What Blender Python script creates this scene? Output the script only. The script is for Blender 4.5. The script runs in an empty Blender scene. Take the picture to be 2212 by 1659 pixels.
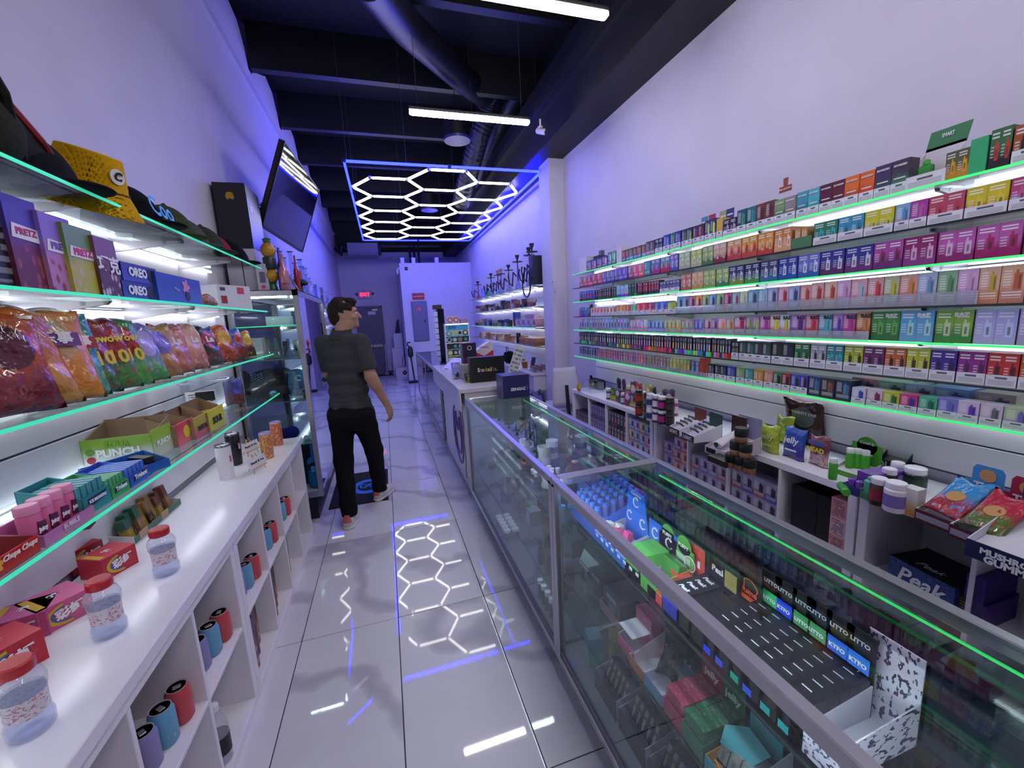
import bpy, bmesh, math, random
import numpy as np
from mathutils import Vector, Matrix

random.seed(7)
sc = bpy.context.scene
COL = sc.collection
PI = math.pi

# ------------------------------------------------------------------ camera
CH = 1.6
FPX = 884.456
CM = np.array([[0.9536515096804048, -0.29660685448287605, -0.050726442395054],
               [-0.09652879840190785, -0.1418740618267222, -0.9851669613115692],
               [0.28501050711047227, 0.9444025224736332, -0.1639295165065463]])
cd = bpy.data.cameras.new('camera')
cam = bpy.data.objects.new('camera', cd)
COL.objects.link(cam)
cd.sensor_width = 36.0
cd.lens = FPX / 2212 * 36.0
cd.clip_start = 0.05
cd.clip_end = 60
_r, _d, _f = CM
cam.matrix_world = Matrix(((_r[0], -_d[0], -_f[0], 0), (_r[1], -_d[1], -_f[1], 0), (_r[2], -_d[2], -_f[2], CH), (0, 0, 0, 1)))
sc.camera = cam

# ------------------------------------------------------------------ world and exposure
w = bpy.data.worlds.new('world')
sc.world = w
w.use_nodes = True
w.node_tree.nodes['Background'].inputs[0].default_value = (0.55, 0.42, 0.75, 1)
w.node_tree.nodes['Background'].inputs[1].default_value = 0.05
sc.view_settings.view_transform = 'Standard'
sc.view_settings.look = 'None'
sc.view_settings.gamma = 1
sc.view_settings.use_curve_mapping = False
sc.view_settings.exposure = 0.0
sc.cycles.max_bounces = 8
sc.cycles.diffuse_bounces = 3
sc.cycles.glossy_bounces = 4
sc.cycles.transmission_bounces = 6
sc.cycles.transparent_max_bounces = 24
sc.cycles.sample_clamp_indirect = 4.0
sc.cycles.caustics_reflective = False
sc.cycles.caustics_refractive = False
sc.cycles.blur_glossy = 0.5

# strengths of the lamps the shop has (emission of the lit surfaces)
E_HEX = 8.0      # white hexagon tubes
E_BLUE = 72.0     # blue frame tubes
E_LIN = 56.0      # linear pendant tubes
E_LED = 7.0      # shelf LED strips
E_CASE = 36.0     # display case LED strips
E_EDGE = 0.85      # edge lit glass

# ------------------------------------------------------------------ pixel to place (a pixel is only a direction)
def ray(x, y):
    return CM.T @ np.array([(x - 1106) / FPX, (y - 829.5) / FPX, 1.0])
def onz(x, y, z):
    d = ray(x, y); t = (z - CH) / d[2]
    return Vector((t * d[0], t * d[1], z))
def onx(x, y, X):
    d = ray(x, y); t = X / d[0]
    return Vector((X, t * d[1], CH + t * d[2]))
def ony(x, y, Y):
    d = ray(x, y); t = Y / d[1]
    return Vector((t * d[0], Y, CH + t * d[2]))
def pj(P):
    q = CM @ (np.array(P, float) - [0, 0, CH])
    return 1106 + FPX * q[0] / q[2], 829.5 + FPX * q[1] / q[2]
def yline(px, X, z, lo=-0.6, hi=12.0):
    """depth along the shelf edge (X, z) that is seen at column px"""
    a, b = (lo, hi)
    if X > 0: a = max(a, 0.1)
    fa = None
    for _ in range(50):
        m = (a + b) / 2
        x = pj((X, m, z))[0]
        if (x > px) == (X > 0.3): a = m
        else: b = m
    return (a + b) / 2

# ------------------------------------------------------------------ colours and materials
def L(h):
    if isinstance(h, (tuple, list)): return tuple(h)[:3]
    h = h.lstrip('#')
    if len(h) == 3: h = ''.join(c * 2 for c in h)
    v = [int(h[i:i + 2], 16) / 255 for i in (0, 2, 4)]
    return tuple((c / 12.92) if c <= 0.04045 else ((c + 0.055) / 1.055) ** 2.4 for c in v)
MATS = {}
def newmat(name):
    m = bpy.data.materials.new(name); m.use_nodes = True
    nt = m.node_tree; nt.nodes.clear()
    o = nt.nodes.new('ShaderNodeOutputMaterial')
    MATS[name] = m
    return m, nt, o
def N(nt, t, **k):
    n = nt.nodes.new(t)
    for a, b in k.items():
        if a.startswith('i_'): n.inputs[a[2:].replace('_', ' ')].default_value = b
        else: setattr(n, a, b)
    return n
def mat(col, rough=0.5, metal=0.0, spec=0.5, noise=0.0, nscale=20.0, coat=0.0, bump=0.0):
    """plain surface with a little procedural unevenness"""
    c = L(col)
    key = ('m', tuple(round(x, 4) for x in c), rough, metal, spec, noise, nscale, coat, bump)
    if key in MATS: return MATS[key]
    m = bpy.data.materials.new('surface'); m.use_nodes = True; MATS[key] = m
    nt = m.node_tree; b = nt.nodes['Principled BSDF']
    b.inputs['Base Color'].default_value = (*c, 1)
    b.inputs['Roughness'].default_value = rough
    b.inputs['Metallic'].default_value = metal
    b.inputs['Specular IOR Level'].default_value = spec
    b.inputs['Coat Weight'].default_value = coat
    if noise or bump:
        tc = N(nt, 'ShaderNodeTexCoord'); nz = N(nt, 'ShaderNodeTexNoise', i_Scale=nscale, i_Detail=3.0)
        nt.links.new(tc.outputs['Object'], nz.inputs['Vector'])
        if noise:
            mx = N(nt, 'ShaderNodeMixRGB', blend_type='MULTIPLY'); mx.inputs[0].default_value = 1
            mx.inputs[1].default_value = (*c, 1)
            mr = N(nt, 'ShaderNodeMapRange'); mr.inputs[1].default_value = .3; mr.inputs[2].default_value = .7
            mr.inputs[3].default_value = 1 - noise; mr.inputs[4].default_value = 1 + noise
            nt.links.new(nz.outputs[0], mr.inputs[0]); nt.links.new(mr.outputs[0], mx.inputs[2])
            nt.links.new(mx.outputs[0], b.inputs['Base Color'])
        if bump:
            bp = N(nt, 'ShaderNodeBump', i_Strength=bump, i_Distance=0.01)
            nt.links.new(nz.outputs[0], bp.inputs['Height']); nt.links.new(bp.outputs[0], b.inputs['Normal'])
    return m
def emit(col, s, base=None):
    c = L(col); key = ('e', c, s)
    if key in MATS: return MATS[key]
    m = bpy.data.materials.new('lit'); m.use_nodes = True; MATS[key] = m
    b = m.node_tree.nodes['Principled BSDF']
    b.inputs['Base Color'].default_value = (*(L(base) if base else c), 1)
    b.inputs['Emission Color'].default_value = (*c, 1)
    b.inputs['Emission Strength'].default_value = s
    return m
def glass(tint='ffffff', refl=1.0, rough=0.02, ior=1.45, haze=0.0):
    """thin pane: clear with a Fresnel mirror on top"""
    key = ('g', tint, refl, rough, ior, haze)
    if key in MATS: return MATS[key]
    m = bpy.data.materials.new('clear_glass'); m.use_nodes = True; MATS[key] = m
    nt = m.node_tree; nt.nodes.clear(); o = N(nt, 'ShaderNodeOutputMaterial')
    t = N(nt, 'ShaderNodeBsdfTransparent'); t.inputs[0].default_value = (*L(tint), 1)
    g = N(nt, 'ShaderNodeBsdfGlossy'); g.inputs['Roughness'].default_value = rough
    fr = N(nt, 'ShaderNodeLayerWeight'); fr.inputs[0].default_value = .5
    pw_ = N(nt, 'ShaderNodeMath', operation='POWER'); pw_.inputs[1].default_value = 5.0
    nt.links.new(fr.outputs['Facing'], pw_.inputs[0])
    ma = N(nt, 'ShaderNodeMath', operation='MULTIPLY_ADD'); ma.inputs[1].default_value = .9; ma.inputs[2].default_value = .035
    nt.links.new(pw_.outputs[0], ma.inputs[0])
    mu = N(nt, 'ShaderNodeMath', operation='MULTIPLY'); mu.inputs[1].default_value = refl; mu.use_clamp = True
    mx = N(nt, 'ShaderNodeMixShader')
    nt.links.new(ma.outputs[0], mu.inputs[0]); nt.links.new(mu.outputs[0], mx.inputs[0])
    src = t
    if haze:
        df = N(nt, 'ShaderNodeBsdfDiffuse'); df.inputs[0].default_value = (*L(tint), 1)
        m2 = N(nt, 'ShaderNodeMixShader'); m2.inputs[0].default_value = haze
        nt.links.new(t.outputs[0], m2.inputs[1]); nt.links.new(df.outputs[0], m2.inputs[2]); src = m2
    nt.links.new(src.outputs[0], mx.inputs[1]); nt.links.new(g.outputs[0], mx.inputs[2])
    nt.links.new(mx.outputs[0], o.inputs[0])
    return m

def print_mat(kind):
    """printed cardboard: colours c1 (top), c2 (bottom), c3 (picture) come from the object itself"""
    key = 'print_' + kind
    if key in MATS: return MATS[key]
    m, nt, o = newmat(key)
    b = N(nt, 'ShaderNodeBsdfPrincipled', i_Roughness=0.38)
    nt.links.new(b.outputs[0], o.inputs[0])
    A = [N(nt, 'ShaderNodeAttribute', attribute_type='OBJECT', attribute_name=k).outputs['Color'] for k in ('c1', 'c2', 'c3')]
    tc = N(nt, 'ShaderNodeTexCoord'); sx = N(nt, 'ShaderNodeSeparateXYZ')
    nt.links.new(tc.outputs['Generated'], sx.inputs[0])
    X, Y, Z = sx.outputs
    def math_(op, a, b_=None, c=None, clamp=False):
        n = N(nt, 'ShaderNodeMath', operation=op); n.use_clamp = clamp
        for i, v in enumerate((a, b_, c)):
            if v is None: continue
            if isinstance(v, (int, float)): n.inputs[i].default_value = v
            else: nt.links.new(v, n.inputs[i])
        return n.outputs[0]
    def step(v, e, s=0.01, inv=False):
        mr = N(nt, 'ShaderNodeMapRange', interpolation_type='SMOOTHSTEP')
        mr.inputs[1].default_value = e - s; mr.inputs[2].default_value = e + s
        if inv: mr.inputs[3].default_value = 1; mr.inputs[4].default_value = 0
        nt.links.new(v, mr.inputs[0]); return mr.outputs[0]
    def mix(f, a, c, mode='MIX'):
        n = N(nt, 'ShaderNodeMixRGB', blend_type=mode)
        for i, v in enumerate((f, a, c)):
            if isinstance(v, (int, float)): n.inputs[i].default_value = v
            elif isinstance(v, tuple): n.inputs[i].default_value = (*v, 1)
            else: nt.links.new(v, n.inputs[i])
        return n.outputs[0]
    def box(x0, x1, z0, z1, s=0.015, xx=None):
        xx = X if xx is None else xx
        a = math_('MULTIPLY', step(xx, x0, s), step(xx, x1, s, True))
        c = math_('MULTIPLY', step(Z, z0, s), step(Z, z1, s, True))
        return math_('MULTIPLY', a, c)
    def lines(z0, z1, n, x0, x1, xx=None):
        fr = math_('FRACT', math_('MULTIPLY', Z, float(n)))
        return math_('MULTIPLY', box(x0, x1, z0, z1, .01, xx), step(fr, .5, .05))
    nz = N(nt, 'ShaderNodeTexNoise', i_Scale=4.0, i_Detail=2.0)
    oi = N(nt, 'ShaderNodeObjectInfo')
    add = N(nt, 'ShaderNodeVectorMath', operation='ADD'); nt.links.new(tc.outputs['Generated'], add.inputs[0])
    nt.links.new(oi.outputs['Location'], add.inputs[1]); nt.links.new(add.outputs[0], nz.inputs[0])
    wob = math_('MULTIPLY_ADD', nz.outputs[0], 0.35, -0.17)
    front = step(Y, .03, .02, True)
    if kind == 'grad':
        col = mix(step(math_('ADD', Z, wob), .45, .3), A[1], A[0])
    elif kind == 'plain':
        col = mix(math_('MULTIPLY', step(nz.outputs[0], .62, .06), .35), A[0], A[1])
    elif kind == 'pair':        # two packs side by side, each with a vape pictured
        col = mix(step(math_('ADD', Z, wob), .38, .18), A[1], A[0])
        X2 = math_('FRACT', math_('MULTIPLY', X, 2.0))
        body = math_('MAXIMUM', box(.5, .84, .22, .62, .03, X2), box(.55, .66, .6, .72, .02, X2))
        col = mix(math_('MULTIPLY', body, front), col, A[2])
        win = box(.6, .74, .28, .5, .02, X2)
        col = mix(math_('MULTIPLY', math_('MULTIPLY', win, front), .7), col, (.02, .02, .025))
        col = mix(math_('MULTIPLY', math_('MULTIPLY', lines(.74, .92, 11, .12, .8, X2), front), .75), col, (.85, .85, .85))
        col = mix(math_('MULTIPLY', math_('MULTIPLY', lines(.3, .6, 12, .1, .4, X2), front), .45), col, (.85, .85, .85))
        col = mix(math_('MULTIPLY', box(.0, .025, -1, 2, .01, X2), .6), col, (.03, .03, .03))
    elif kind == 'single':      # one pack with a vape pictured at its right
        col = mix(step(math_('ADD', Z, wob), .4, .2), A[1], A[0])
        body = math_('MAXIMUM', box(.52, .86, .34, .78, .03), box(.58, .7, .76, .86, .02))
        col = mix(math_('MULTIPLY', body, front), col, A[2])
        col = mix(math_('MULTIPLY', math_('MULTIPLY', box(.72, .8, .38, .72, .02), front), .6), col, (.02, .02, .025))
        col = mix(math_('MULTIPLY', math_('MULTIPLY', lines(.42, .9, 14, .1, .42), front), .6), col, (.9, .9, .9))
        col = mix(math_('MULTIPLY', math_('MULTIPLY', lines(.14, .3, 13, .1, .9), front), .7), col, (.9, .88, .9))
    elif kind == 'slim':        # slim pack: dark head, device along the middle, coloured foot
        col = mix(step(Z, .26, .02), A[1], A[0])
        col = mix(math_('MULTIPLY', box(.3, .7, .3, .66, .05), front), col, A[2])
        col = mix(math_('MULTIPLY', math_('MULTIPLY', lines(.74, .93, 16, .2, .8), front), .6), col, (.8, .8, .8))
    elif kind == 'photo':       # food picture in the lower half
        vo = N(nt, 'ShaderNodeTexVoronoi', i_Scale=5.0); nt.links.new(add.outputs[0], vo.inputs[0])
        blob = step(vo.outputs['Distance'], .33, .08, True)
        col = mix(step(math_('ADD', Z, wob), .55, .12), A[1], A[0])
        col = mix(math_('MULTIPLY', math_('MULTIPLY', blob, step(math_('ADD', Z, wob), .45, .05, True)), front), col, A[2])
    elif kind == 'warning':     # white warning label with small print
        col = mix(math_('MULTIPLY', math_('MULTIPLY', box(.3, .7, .66, .84, .01), front), .9), (.72, .7, .76), (.04, .04, .05))
        col = mix(math_('MULTIPLY', math_('MULTIPLY', lines(.15, .58, 9, .07, .93), front), .65), col, (.1, .1, .12))
    elif kind == 'small_print':
        ln = math_('MULTIPLY', lines(.08, .92, 9, .1, .9), step(nz.outputs[0], .42, .02))
        col = mix(math_('MULTIPLY', ln, .8), A[0], A[1])
    elif kind == 'bag':         # foil snack bag: oval badge on the upper half, picture below
        col = mix(step(math_('ADD', Z, wob), .42, .16), A[1], A[0])
        dx = math_('MULTIPLY', math_('SUBTRACT', X, .52), 1.0); dz = math_('MULTIPLY', math_('SUBTRACT', Z, .62), 1.25)
        rr = math_('SQRT', math_('ADD', math_('MULTIPLY', dx, dx), math_('MULTIPLY', dz, dz)))
        col = mix(math_('MULTIPLY', step(rr, .27, .015, True), step(Y, .6, .05, True)), col, A[2])
        vo = N(nt, 'ShaderNodeTexVoronoi', i_Scale=6.0); nt.links.new(add.outputs[0], vo.inputs[0])
        col = mix(math_('MULTIPLY', math_('MULTIPLY', step(vo.outputs['Distance'], .3, .1, True), step(Z, .32, .08, True)), .7), col, A[2])
        b.inputs['Roughness'].default_value = .2; b.inputs['Coat Weight'].default_value = .4
        n3 = N(nt, 'ShaderNodeTexNoise', i_Scale=7.0, i_Detail=2.0); nt.links.new(add.outputs[0], n3.inputs[0])
        bp = N(nt, 'ShaderNodeBump', i_Strength=.5, i_Distance=.02); nt.links.new(n3.outputs[0], bp.inputs['Height']); nt.links.new(bp.outputs[0], b.inputs['Normal'])
    elif kind == 'camo':
        nz.inputs['Scale'].default_value = 9.0
        col = mix(step(nz.outputs[0], .55, .01), A[0], A[1])
        n2 = N(nt, 'ShaderNodeTexNoise', i_Scale=14.0); nt.links.new(tc.outputs['Generated'], n2.inputs[0])
        col = mix(step(n2.outputs[0], .6, .01), col, A[2])
    nt.links.new(col, b.inputs['Base Color'])
    return m

# ------------------------------------------------------------------ mesh helpers
class MB:
    """collects simple solids into one mesh"""
    def __init__(s): s.v = []; s.f = []
    def add(s, vs, fs):
        o = len(s.v); s.v += [tuple(v) for v in vs]; s.f += [tuple(i + o for i in f) for f in fs]; return s
    def box(s, x0, x1, y0, y1, z0, z1):
        vs = [(x0, y0, z0), (x1, y0, z0), (x1, y1, z0), (x0, y1, z0), (x0, y0, z1), (x1, y0, z1), (x1, y1, z1), (x0, y1, z1)]
        return s.add(vs, [(0, 3, 2, 1), (4, 5, 6, 7), (0, 1, 5, 4), (1, 2, 6, 5), (2, 3, 7, 6), (3, 0, 4, 7)])
    def rbox(s, x0, x1, y0, y1, z0, z1, r=0.003):
        """box with chamfered vertical and horizontal arrises"""
        r = min(r, (x1 - x0) * .45, (y1 - y0) * .45, (z1 - z0) * .45)
        rings = []
        for (i, z) in ((r, z0), (0, z0 + r), (0, z1 - r), (r, z1)):
            a, b_, c, d = x0 + i, x1 - i, y0 + i, y1 - i
            rings.append([(a + r, c, z), (b_ - r, c, z), (b_, c + r, z), (b_, d - r, z), (b_ - r, d, z), (a + r, d, z), (a, d - r, z), (a, c + r, z)])
        return s.loft(rings)
    def loft(s, rings, closed=True, caps=True):
        n = len(rings[0]); vs = [p for r in rings for p in r]; fs = []
        for k in range(len(rings) - 1):
            for i in range(n if closed else n - 1):
                j = (i + 1) % n
                fs.append((k * n + i, k * n + j, (k + 1) * n + j, (k + 1) * n + i))
        if caps and closed:
            fs.append(tuple(range(n - 1, -1, -1))); fs.append(tuple((len(rings) - 1) * n + i for i in range(n)))
        return s.add(vs, fs)
    def lathe(s, prof, c=(0, 0, 0), n=16, ax='z', caps=True):
        rings = []
        for r, h in prof:
            ring = []
            for i in range(n):
                a = 2 * PI * i / n; u, v = r * math.cos(a), r * math.sin(a)
                p = {'z': (u, v, h), 'y': (u, h, -v), 'x': (h, u, v)}[ax]
                ring.append((c[0] + p[0], c[1] + p[1], c[2] + p[2]))
            rings.append(ring)
        return s.loft(rings, caps=caps)
    def tube(s, pts, r, n=8, r1=None):
        pts = [Vector(p) for p in pts]; rings = []; up = None
        for i, p in enumerate(pts):
            t = (pts[min(i + 1, len(pts) - 1)] - pts[max(i - 1, 0)]).normalized()
            if up is None:
                up = Vector((0, 0, 1)) if abs(t.z) < .9 else Vector((0, 1, 0))
            a = t.cross(up).normalized(); b_ = a.cross(t).normalized(); up = b_
            rr = r if r1 is None else r + (r1 - r) * i / max(1, len(pts) - 1)
            rings.append([tuple(p + a * (rr * math.cos(2 * PI * k / n)) + b_ * (rr * math.sin(2 * PI * k / n))) for k in range(n)])
        return s.loft(rings)
    def prism(s, poly, d, axis='y', at=0.0):
        """closed outline extruded along an axis; poly in the two other axes"""
        def P(u, v, h):
            return {'y': (u, h, v), 'x': (h, u, v), 'z': (u, v, h)}[axis]
        return s.loft([[P(u, v, at) for u, v in poly], [P(u, v, at + d) for u, v in poly]])
    def quad(s, a, b_, c, d): return s.add([a, b_, c, d], [(0, 1, 2, 3)])
    def mesh(s, name='mesh', smooth=False):
        me = bpy.data.meshes.new(name); me.from_pydata(s.v, [], s.f); me.validate(); me.update()
        bm = bmesh.new(); bm.from_mesh(me); bmesh.ops.recalc_face_normals(bm, faces=bm.faces); bm.to_mesh(me); bm.free()
        if smooth:
            me.shade_smooth()
            if smooth != True:
                me.set_sharp_from_angle(angle=math.radians(smooth))
        return me

def obj(name, me, m=None, parent=None, loc=(0, 0, 0), rot=(0, 0, 0), smooth=False, **props):
    if isinstance(me, MB): me = me.mesh(name, smooth)
    o = bpy.data.objects.new(name, me); COL.objects.link(o)
    if m is not None and me is not None and not me.materials: me.materials.append(m)
    o.location = loc; o.rotation_euler = rot
    if parent is not None: o.parent = parent
    for k, v in props.items(): o[k] = v
    return o
def empty(name, loc=(0, 0, 0), rz=0.0, rot=None):
    o = bpy.data.objects.new(name, None); COL.objects.link(o); o.empty_display_size = .05
    o.location = loc; o.rotation_euler = rot if rot else (0, 0, rz); return o
def tag(o, label=None, cat=None, group=None, kind=None):
    if label: o['label'] = label
    if cat: o['category'] = cat
    if group: o['group'] = group
    if kind: o['kind'] = kind
    return o
def thing(name, label, cat, loc=(0, 0, 0), rz=0.0, group=None, rot=None):
    return tag(empty(name, loc, rz, rot), label, cat, group)
def structure(name, me, m, parent=None, **k):
    o = obj(name, me, m, parent, **k); o['kind'] = 'structure'; return o
def colours(o, c1, c2=None, c3=None):
    c1 = L(c1); c2 = L(c2) if c2 else c1; c3 = L(c3) if c3 else c2
    o['c1'] = list(c1) + [1.0]; o['c2'] = list(c2) + [1.0]; o['c3'] = list(c3) + [1.0]
    return o
def copy_tree(o, parent=None):
    c = o.copy(); COL.objects.link(c); c.parent = parent
    for ch in o.children: copy_tree(ch, c)
    return c

# lettering -----------------------------------------------------------
TXT = {}
def text_mesh(s, size=0.05, bold=0.0, shear=0.0, width=None, extrude=0.0004, spacing=1.0):
    key = (s, round(size, 4), bold, shear, width, spacing)
    if key in TXT: return TXT[key]
    cu = bpy.data.curves.new('lettering', 'FONT'); cu.body = s; cu.size = size
    cu.align_x = 'CENTER'; cu.align_y = 'CENTER'; cu.extrude = extrude; cu.shear = shear; cu.resolution_u = 2
    cu.offset = bold; cu.space_character = spacing
    t = bpy.data.objects.new('lettering', cu); COL.objects.link(t)
    dg = bpy.context.evaluated_depsgraph_get()
    me = bpy.data.meshes.new_from_object(t.evaluated_get(dg))
    bpy.data.objects.remove(t); bpy.data.curves.remove(cu)
    if width and len(me.vertices):
        xs = [v.co.x for v in me.vertices]; k = width / max(1e-6, max(xs) - min(xs))
        for v in me.vertices: v.co.x *= k; v.co.y *= min(k, 1.6) if k < 1 else 1
    TXT[key] = me
    return me
def letter(parent, s, size, col, loc, rot=(PI / 2, 0, 0), m=None, name='lettering', **k):
    me = text_mesh(s, size, **k)
    if not len(me.vertices): return None
    mt = m or mat(col, .45)
    o = bpy.data.objects.new(name, me); COL.objects.link(o)
    if not me.materials: me.materials.append(mt)
    o.material_slots[0].link = 'OBJECT'; o.material_slots[0].material = mt
    o.location = loc; o.rotation_euler = rot; o.parent = parent
    return o

# implicit surfaces ---------------------------------------------------
def snets(Fv, lo, h):
    """surface nets over a sampled field"""
    s = Fv < 0; nx, ny, nz = Fv.shape
    corner = [(i, j, k) for i in (0, 1) for j in (0, 1) for k in (0, 1)]
    cnt = np.zeros((nx - 1, ny - 1, nz - 1), np.int8)
    for i, j, k in corner: cnt += s[i:nx - 1 + i, j:ny - 1 + j, k:nz - 1 + k]
    act = (cnt > 0) & (cnt < 8); idx = np.argwhere(act)
    if not len(idx): return [], []
    num = np.full(act.shape, -1, np.int64); num[act] = np.arange(len(idx))
    P = np.zeros((len(idx), 3)); W = np.zeros(len(idx))
    for a in corner:
        for ax in range(3):
            if a[ax]: continue
            b_ = list(a); b_[ax] = 1
            fa = Fv[idx[:, 0] + a[0], idx[:, 1] + a[1], idx[:, 2] + a[2]]
            fb = Fv[idx[:, 0] + b_[0], idx[:, 1] + b_[1], idx[:, 2] + b_[2]]
            c = (fa < 0) != (fb < 0); t = np.where(c, fa / np.where(c, fa - fb, 1), 0)
            p = np.tile(np.array(a, float), (len(idx), 1)); p[:, ax] = t
            P[c] += p[c]; W[c] += 1
    V = (idx + P / W[:, None]) * h + np.array(lo)
    faces = []
    for ax in range(3):
        u, v = [a for a in range(3) if a != ax]
        sl0 = [slice(None)] * 3; sl1 = [slice(None)] * 3
        sl0[ax] = slice(0, -1); sl1[ax] = slice(1, None)
        d = s[tuple(sl0)] != s[tuple(sl1)]
        e = np.argwhere(d)
        e = e[(e[:, u] > 0) & (e[:, v] > 0) & (e[:, u] < Fv.shape[u] - 1) & (e[:, v] < Fv.shape[v] - 1)]
        q = []
        for du, dv in ((-1, -1), (0, -1), (0, 0), (-1, 0)):
            c = e.copy(); c[:, u] += du; c[:, v] += dv
            q.append(num[c[:, 0], c[:, 1], c[:, 2]])
        q = np.stack(q, 1); q = q[(q >= 0).all(1)]
        faces.append(q)
    return V, np.concatenate(faces)
class SDF:
    """smooth union of round cones, ellipsoids and boxes on a grid"""
    def __init__(s, lo, hi, h):
        s.lo = np.array(lo, float); s.h = h
        n = np.ceil((np.array(hi) - s.lo) / h).astype(int) + 1
        s.ax = [s.lo[i] + h * np.arange(n[i]) for i in range(3)]
        s.F = np.full(n, 1.0)
    def win(s, lo, hi):
        sl = []
        for i in range(3):
            a = max(0, int((lo[i] - s.lo[i]) / s.h) - 1); b_ = min(len(s.ax[i]), int((hi[i] - s.lo[i]) / s.h) + 3)
            sl.append(slice(a, max(a, b_)))
        sl = tuple(sl)
        return sl, np.meshgrid(*[s.ax[i][sl[i]] for i in range(3)], indexing='ij')
    def put(s, sl, d, k, sub=False):
        a = s.F[sl]
        if sub:
            d = -d; h = np.clip(.5 - .5 * (a - d) / max(k, 1e-6), 0, 1)
            s.F[sl] = a * (1 - h) + d * h + k * h * (1 - h)
            return
        if k <= 0: s.F[sl] = np.minimum(a, d); return
        h = np.clip(.5 + .5 * (a - d) / k, 0, 1)
        s.F[sl] = a * (1 - h) + d * h - k * h * (1 - h)
    def cone(s, a, b_, r0, r1=None, k=.02, sub=False):
        r1 = r0 if r1 is None else r1
        a = np.array(a, float); b_ = np.array(b_, float); m = max(r0, r1) + 2 * k + 2 * s.h
        sl, (X, Y, Z) = s.win(np.minimum(a, b_) - m, np.maximum(a, b_) + m)
        ba = b_ - a; t = ((X - a[0]) * ba[0] + (Y - a[1]) * ba[1] + (Z - a[2]) * ba[2]) / max(1e-9, ba @ ba)
        t = np.clip(t, 0, 1)
        d = np.sqrt((X - a[0] - t * ba[0]) ** 2 + (Y - a[1] - t * ba[1]) ** 2 + (Z - a[2] - t * ba[2]) ** 2) - (r0 + (r1 - r0) * t)
        s.put(sl, d, k, sub); return s
    def ell(s, c, r, k=.02, R=None, sub=False):
        c = np.array(c, float); r = np.array(r, float); m = r.max() + 2 * k + 2 * s.h
        sl, (X, Y, Z) = s.win(c - m, c + m)
        q = np.stack([X - c[0], Y - c[1], Z - c[2]], -1)
        if R is not None: q = q @ np.array(R)
        k0 = np.sqrt(((q / r) ** 2).sum(-1)); k1 = np.sqrt(((q / r ** 2) ** 2).sum(-1))
        d = k0 * (k0 - 1) / np.maximum(k1, 1e-6)
        s.put(sl, d, k, sub); return s
    def rbox(s, c, hs, r=.01, k=.0, R=None, sub=False):
        c = np.array(c, float); hs = np.array(hs, float); m = np.linalg.norm(hs) + 2 * k + 2 * s.h
        sl, (X, Y, Z) = s.win(c - m, c + m)
        q = np.stack([X - c[0], Y - c[1], Z - c[2]], -1)
        if R is not None: q = q @ np.array(R)
        q = np.abs(q) - (hs - r)
        d = np.sqrt((np.maximum(q, 0) ** 2).sum(-1)) + np.minimum(q.max(-1), 0) - r
        s.put(sl, d, k, sub); return s
    def plane(s, n, off):
        """cut away everything with n.p > off"""
        X, Y, Z = np.meshgrid(*s.ax, indexing='ij')
        s.F = np.maximum(s.F, n[0] * X + n[1] * Y + n[2] * Z - off); return s
    def mesh(s, name='mesh', smooth=1):
        F = s.F.copy()
        F[0], F[-1], F[:, 0], F[:, -1], F[:, :, 0], F[:, :, -1] = 1, 1, 1, 1, 1, 1
        V, Q = snets(F, s.lo, s.h)
        me = bpy.data.meshes.new(name); me.from_pydata([tuple(v) for v in V], [], [tuple(int(i) for i in q) for q in Q])
        me.validate(); bm = bmesh.new(); bm.from_mesh(me)
        for _ in range(smooth): bmesh.ops.smooth_vert(bm, verts=bm.verts, factor=.5, use_axis_x=True, use_axis_y=True, use_axis_z=True)
        bmesh.ops.recalc_face_normals(bm, faces=bm.faces); bm.to_mesh(me); bm.free(); me.shade_smooth()
        return me
def rotz(a):
    c, s_ = math.cos(a), math.sin(a); return [[c, -s_, 0], [s_, c, 0], [0, 0, 1]]
# ================================================================== THE SHELL
XL, XR = -1.12, 2.37          # side walls
YB, YF = -3.2, 13.34          # shop front behind the camera, back wall
ZTR, ZS, ZC = 4.18, 3.53, 4.95
white_wall = mat('c9c4d4', .55, noise=.03, nscale=3, bump=.04)
white_gloss = mat('ece8ee', .16, noise=.015, nscale=4)
white_matt = mat('d4d0d8', .4, noise=.02, nscale=4)
blackc = mat('08080a', .7, noise=.3, nscale=5)
alu = mat('b4b2b8', .32, .85, noise=.04, nscale=9)
chrome = mat('c8c8cc', .12, 1.0)
steel = mat('9a9aa0', .25, 1.0)
black = mat('0a0a0c', .45)
black_gloss = mat('08080b', .12)
darkgrey = mat('1d1d22', .5)
GL = glass('f3fbf8', 1.0, .015)
GL2 = glass('eef8f5', .9, .02, haze=.02)
acrylic = glass('f4f6fb', .8, .04, haze=.05)
led = emit('f2f4ff', E_LED)
led_case = emit('e6e8ff', E_CASE)
edge_green = emit('38e070', E_EDGE)
edge_teal = emit('38d8a8', E_EDGE * .8)

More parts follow.
